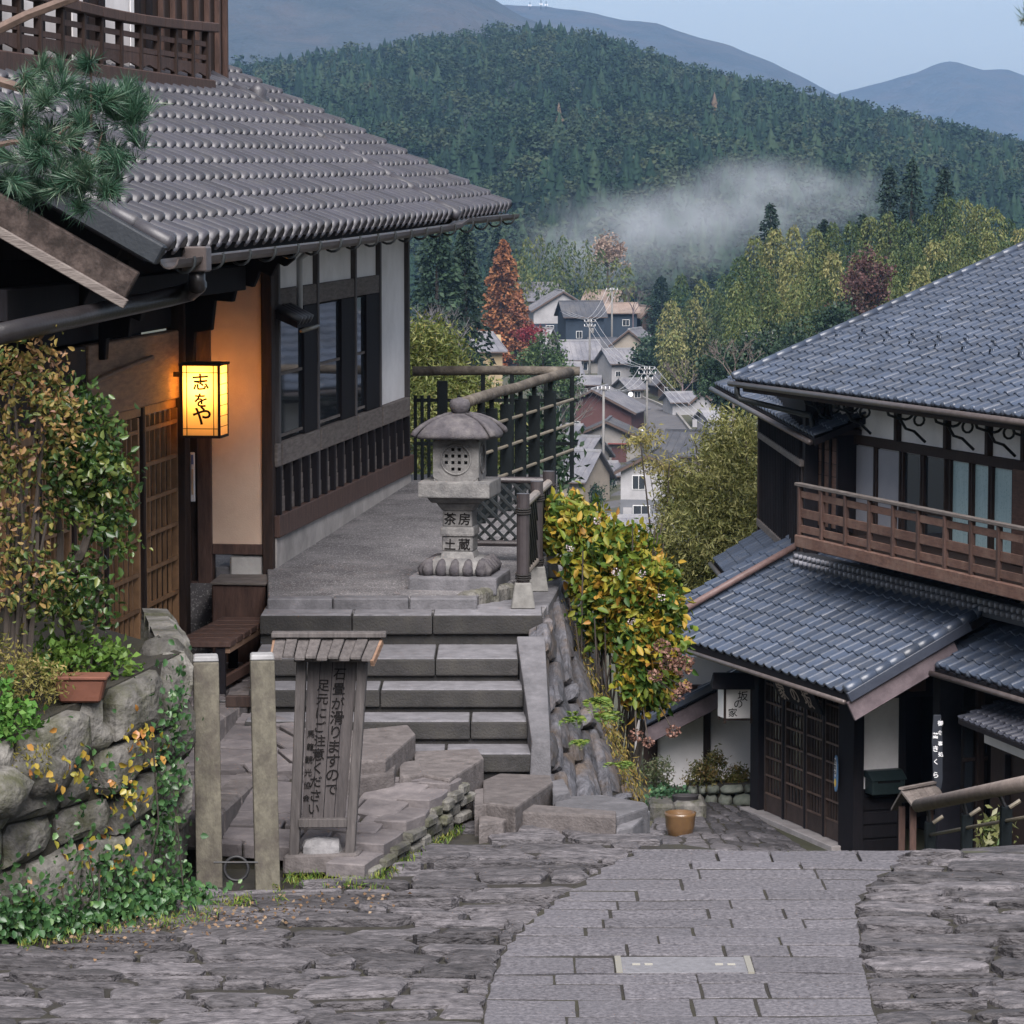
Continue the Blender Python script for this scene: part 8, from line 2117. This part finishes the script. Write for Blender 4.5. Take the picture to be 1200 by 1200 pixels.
for k in range(105):
    a = uni(0, 6.28); r = math.sqrt(uni(0, 1)); tf_.append((80 + math.cos(a) * r * 88, 160 + math.sin(a) * r * 82, uni(-.18, .18), uni(.7, 1.2)))
tf_ += [(107, 72, 0, 1.2), (107, 85, 0, 1.0), (28, 90, 0, .8), (28, 102, 0, .7), (150, 115, 0, .9), (165, 110, .1, .6), (175, 128, .1, .5), (85, 235, -.1, 1), (100, 245, -.1, 1), (60, 225, 0, 1)]
pine('soft long needled pine branch hanging before the tiled roof', tf_, [((107, 150, 0), (107, 58, 0), .006, .003), ((28, 175, 0), (28, 85, 0), .005, .003), ((-30, 175, 0), (60, 165, 0), .016, .008), ((60, 165, 0), (125, 190, 0), .008, .004), ((60, 165, 0), (110, 130, 0), .007, .004), ((110, 200, 0), (120, 155, 0), .005, .003), ((-30, 48, .2), (95, -6, .2), .025, .02), ((-40, 90, .1), (30, 105, .1), .03, .02)], 14.0, U(-30, 175, 14))
pine('tip of a pine twig reaching in from the right', [(1197, 24, 0, .5), (1204, 20, 0, .6), (1203, 30, 0, .5), (1210, 24, 0, .8)], [((1240, 20, 0), (1196, 24, 0), .008, .003)], 16.0, U(1240, 20, 16), L=.06, per=40)

# ------------------------------------------------------------------ small plants on the lower street
q = U(770, 925, 51); leafy('round_bush', 'small round grey green bush by the stone bench', 'bush', V(q.x, 51, GF), [lobe(770, 908, 51, 17, 20, w=1)], 90, 10, .06, .06, .02, 'round bush leaf', [(.05, .075, .03), (.08, .10, .05), (.12, .10, .06)], [(V(q.x, 51, GF), q + V(0, 0, .2), .03, .015)], dz=.3)
q = U(785, 935, 50.9); leafy('low_green_plant', 'bluish green leafy plant in front of the round bush', 'plant', V(q.x, 50.9, GF), [lobe(782, 932, 50.8, 24, 9, w=1)], 50, 9, .05, .07, .05, 'low green leaf', [(.03, .09, .045), (.05, .12, .06), (.08, .15, .07)])
for px, py, rx, rz, lab in ((822, 910, 22, 14, 'spiky clipped hedge shrub next to the round bush'), (838, 903, 15, 20, 'taller pointed hedge shrub below the white box sign'), (866, 913, 16, 11, 'small golden hedge shrub next to the door post')):
    q = U(px, 925, 51.8); leafy('hedge_shrub', lab, 'shrub', V(q.x, 51.8, q.z - .2), [lobe(px, py, 51.8, rx, rz, w=1), lobe(px, py - rz * .5, 51.8, rx * .35, rz * .8, w=.5)], 90, 10, .05, .06, .022, 'hedge leaf', [(.05, .07, .02), (.09, .10, .03), (.15, .12, .04), (.20, .12, .05)], [(V(q.x, 51.8, q.z - .2), U(px, py, 51.8), .02, .01)], dz=.6, group='clipped shrubs on the low wall')
q = U(1163, 985, 33); leafy('street_plant', 'potted leafy plant behind the roadside rail', 'plant', V(q.x, 33, gzf(q.x, 33)), [lobe(1165, 975, 33, 12, 18, w=1)], 30, 8, .06, .09, .04, 'street plant leaf', [(.06, .10, .04), (.14, .15, .05), (.20, .20, .12)])
# ================================================================== AIR
hz_ = MB(); hz_.hexa([V(-3200, -70, -48), V(3200, -70, -48), V(3200, 10400, -48), V(-3200, 10400, -48), V(-3200, -70, 640), V(3200, -70, 640), V(3200, 10400, 640), V(-3200, 10400, 640)])
hm = bpy.data.materials.new('haze'); hm.use_nodes = True; nt = hm.node_tree; nt.nodes.clear()
o_ = nt.nodes.new('ShaderNodeOutputMaterial'); pv = nt.nodes.new('ShaderNodeVolumePrincipled')
pv.inputs['Color'].default_value = (.33, .57, .96, 1); pv.inputs['Density'].default_value = 0.00008; pv.inputs['Anisotropy'].default_value = 0.1
nt.links.new(pv.outputs[0], o_.inputs['Volume'])
haze = solo('haze', hz_, hm, 'thin blue haze lying in the air over the valley', 'haze', kind='stuff')

# drifting wood smoke in front of the hill
def smoke(name, label, c, rx, ry, rz, dens, scale, seed):
    mb = MB(); mb.lathe(c, [(.02, -1.0), (.5, -.87), (.87, -.5), (1, 0), (.87, .5), (.5, .87), (.02, 1.0)], 18)
    a = np.array([tuple(q) for q in mb.v]); cc = np.array(tuple(c)); a = (a - cc) * np.array((rx, ry, rz)) + cc; mb.v = [tuple(q) for q in a]
    m = bpy.data.materials.new(name); m.use_nodes = True; nt = m.node_tree; N = nt.nodes; L = nt.links; N.clear()
    out = N.new('ShaderNodeOutputMaterial'); vol = N.new('ShaderNodeVolumePrincipled'); vol.inputs['Color'].default_value = (.80, .86, .95, 1); vol.inputs['Anisotropy'].default_value = .1
    tc = N.new('ShaderNodeTexCoord'); nz = N.new('ShaderNodeTexNoise'); nz.inputs['Scale'].default_value = scale; nz.inputs['Detail'].default_value = 4; nz.inputs['Roughness'].default_value = .6
    mp = N.new('ShaderNodeMapping'); mp.inputs['Location'].default_value = (seed, seed * 2, 0); mp.inputs['Scale'].default_value = (1, 1, 1.5)
    L.new(tc.outputs['Object'], mp.inputs[0]); L.new(mp.outputs[0], nz.inputs['Vector'])
    cr = N.new('ShaderNodeMapRange'); cr.inputs['From Min'].default_value = .44; cr.inputs['From Max'].default_value = .68; L.new(nz.outputs['Fac'], cr.inputs['Value'])
    dv = N.new('ShaderNodeVectorMath'); dv.operation = 'DIVIDE'; dv.inputs[1].default_value = (rx, ry, rz); L.new(tc.outputs['Object'], dv.inputs[0])
    ln = N.new('ShaderNodeVectorMath'); ln.operation = 'LENGTH'; L.new(dv.outputs[0], ln.inputs[0])
    fo_ = N.new('ShaderNodeMapRange'); fo_.interpolation_type = 'SMOOTHSTEP'; fo_.inputs['From Min'].default_value = 1.0; fo_.inputs['From Max'].default_value = .25; L.new(ln.outputs['Value'], fo_.inputs['Value'])
    m1 = N.new('ShaderNodeMath'); m1.operation = 'MULTIPLY'; L.new(cr.outputs[0], m1.inputs[0]); L.new(fo_.outputs[0], m1.inputs[1])
    m2 = N.new('ShaderNodeMath'); m2.operation = 'MULTIPLY'; m2.inputs[1].default_value = dens; L.new(m1.outputs[0], m2.inputs[0]); L.new(m2.outputs[0], vol.inputs['Density']); L.new(vol.outputs[0], out.inputs['Volume'])
    me = mesh_from(name, mb.v, mb.f, c, smooth=True); o = link_mesh(name, me, m); o.location = c
    return setp(o, label, 'smoke', kind='stuff')
q = U(735, 280, 800); smoke('smoke', 'pale smoke drifting low over the village bamboo', q, 32, 40, 15, .036, .06, 1.0)
q = U(900, 235, 820); smoke('smoke', 'wide veil of smoke drifting across the hill above the bamboo slope', q, 36, 40, 13, .034, .055, 7.0)
q = U(820, 265, 810); smoke('smoke', 'thin smoke linking the two drifting veils', q, 34, 30, 13, .024, .07, 3.0)
# ================================================================== at most 300 single pieces of one kind under one parent
def limit_pieces(parent, name, stuff_name, limit=300):
    kids = [o for o in parent.children if o.name.split('.')[0] == name]
    if len(kids) <= limit: return
    def area(o):
        c = Vector((0, 0, 0)); vs = o.data.vertices
        a = np.empty(len(vs) * 3); vs.foreach_get('co', a); a = a.reshape(-1, 3); c = Vector(a.mean(0)) + woff(parent)
        f_ = inframe(c, 0)
        if f_ is None: return -1
        e = a.max(0) - a.min(0); return float(e[0] * e[1]) / (c - V(0, 0, CZ)).length ** 3
    kids.sort(key=area, reverse=True); vs = []; fs = []
    for o in kids[limit:]:
        b = len(vs); vs.extend([tuple(v.co) for v in o.data.vertices]); fs.extend([tuple(b + k for k in p.vertices) for p in o.data.polygons])
    m = kids[0].data.materials[0]
    for o in kids[limit:]:
        me = o.data; bpy.data.objects.remove(o); bpy.data.meshes.remove(me)
    o = link_mesh(stuff_name, mesh_from(stuff_name, vs, fs, None, recalc=False), m, parent); o['kind'] = 'stuff'
limit_pieces(road, 'cobble', 'cobble_field')
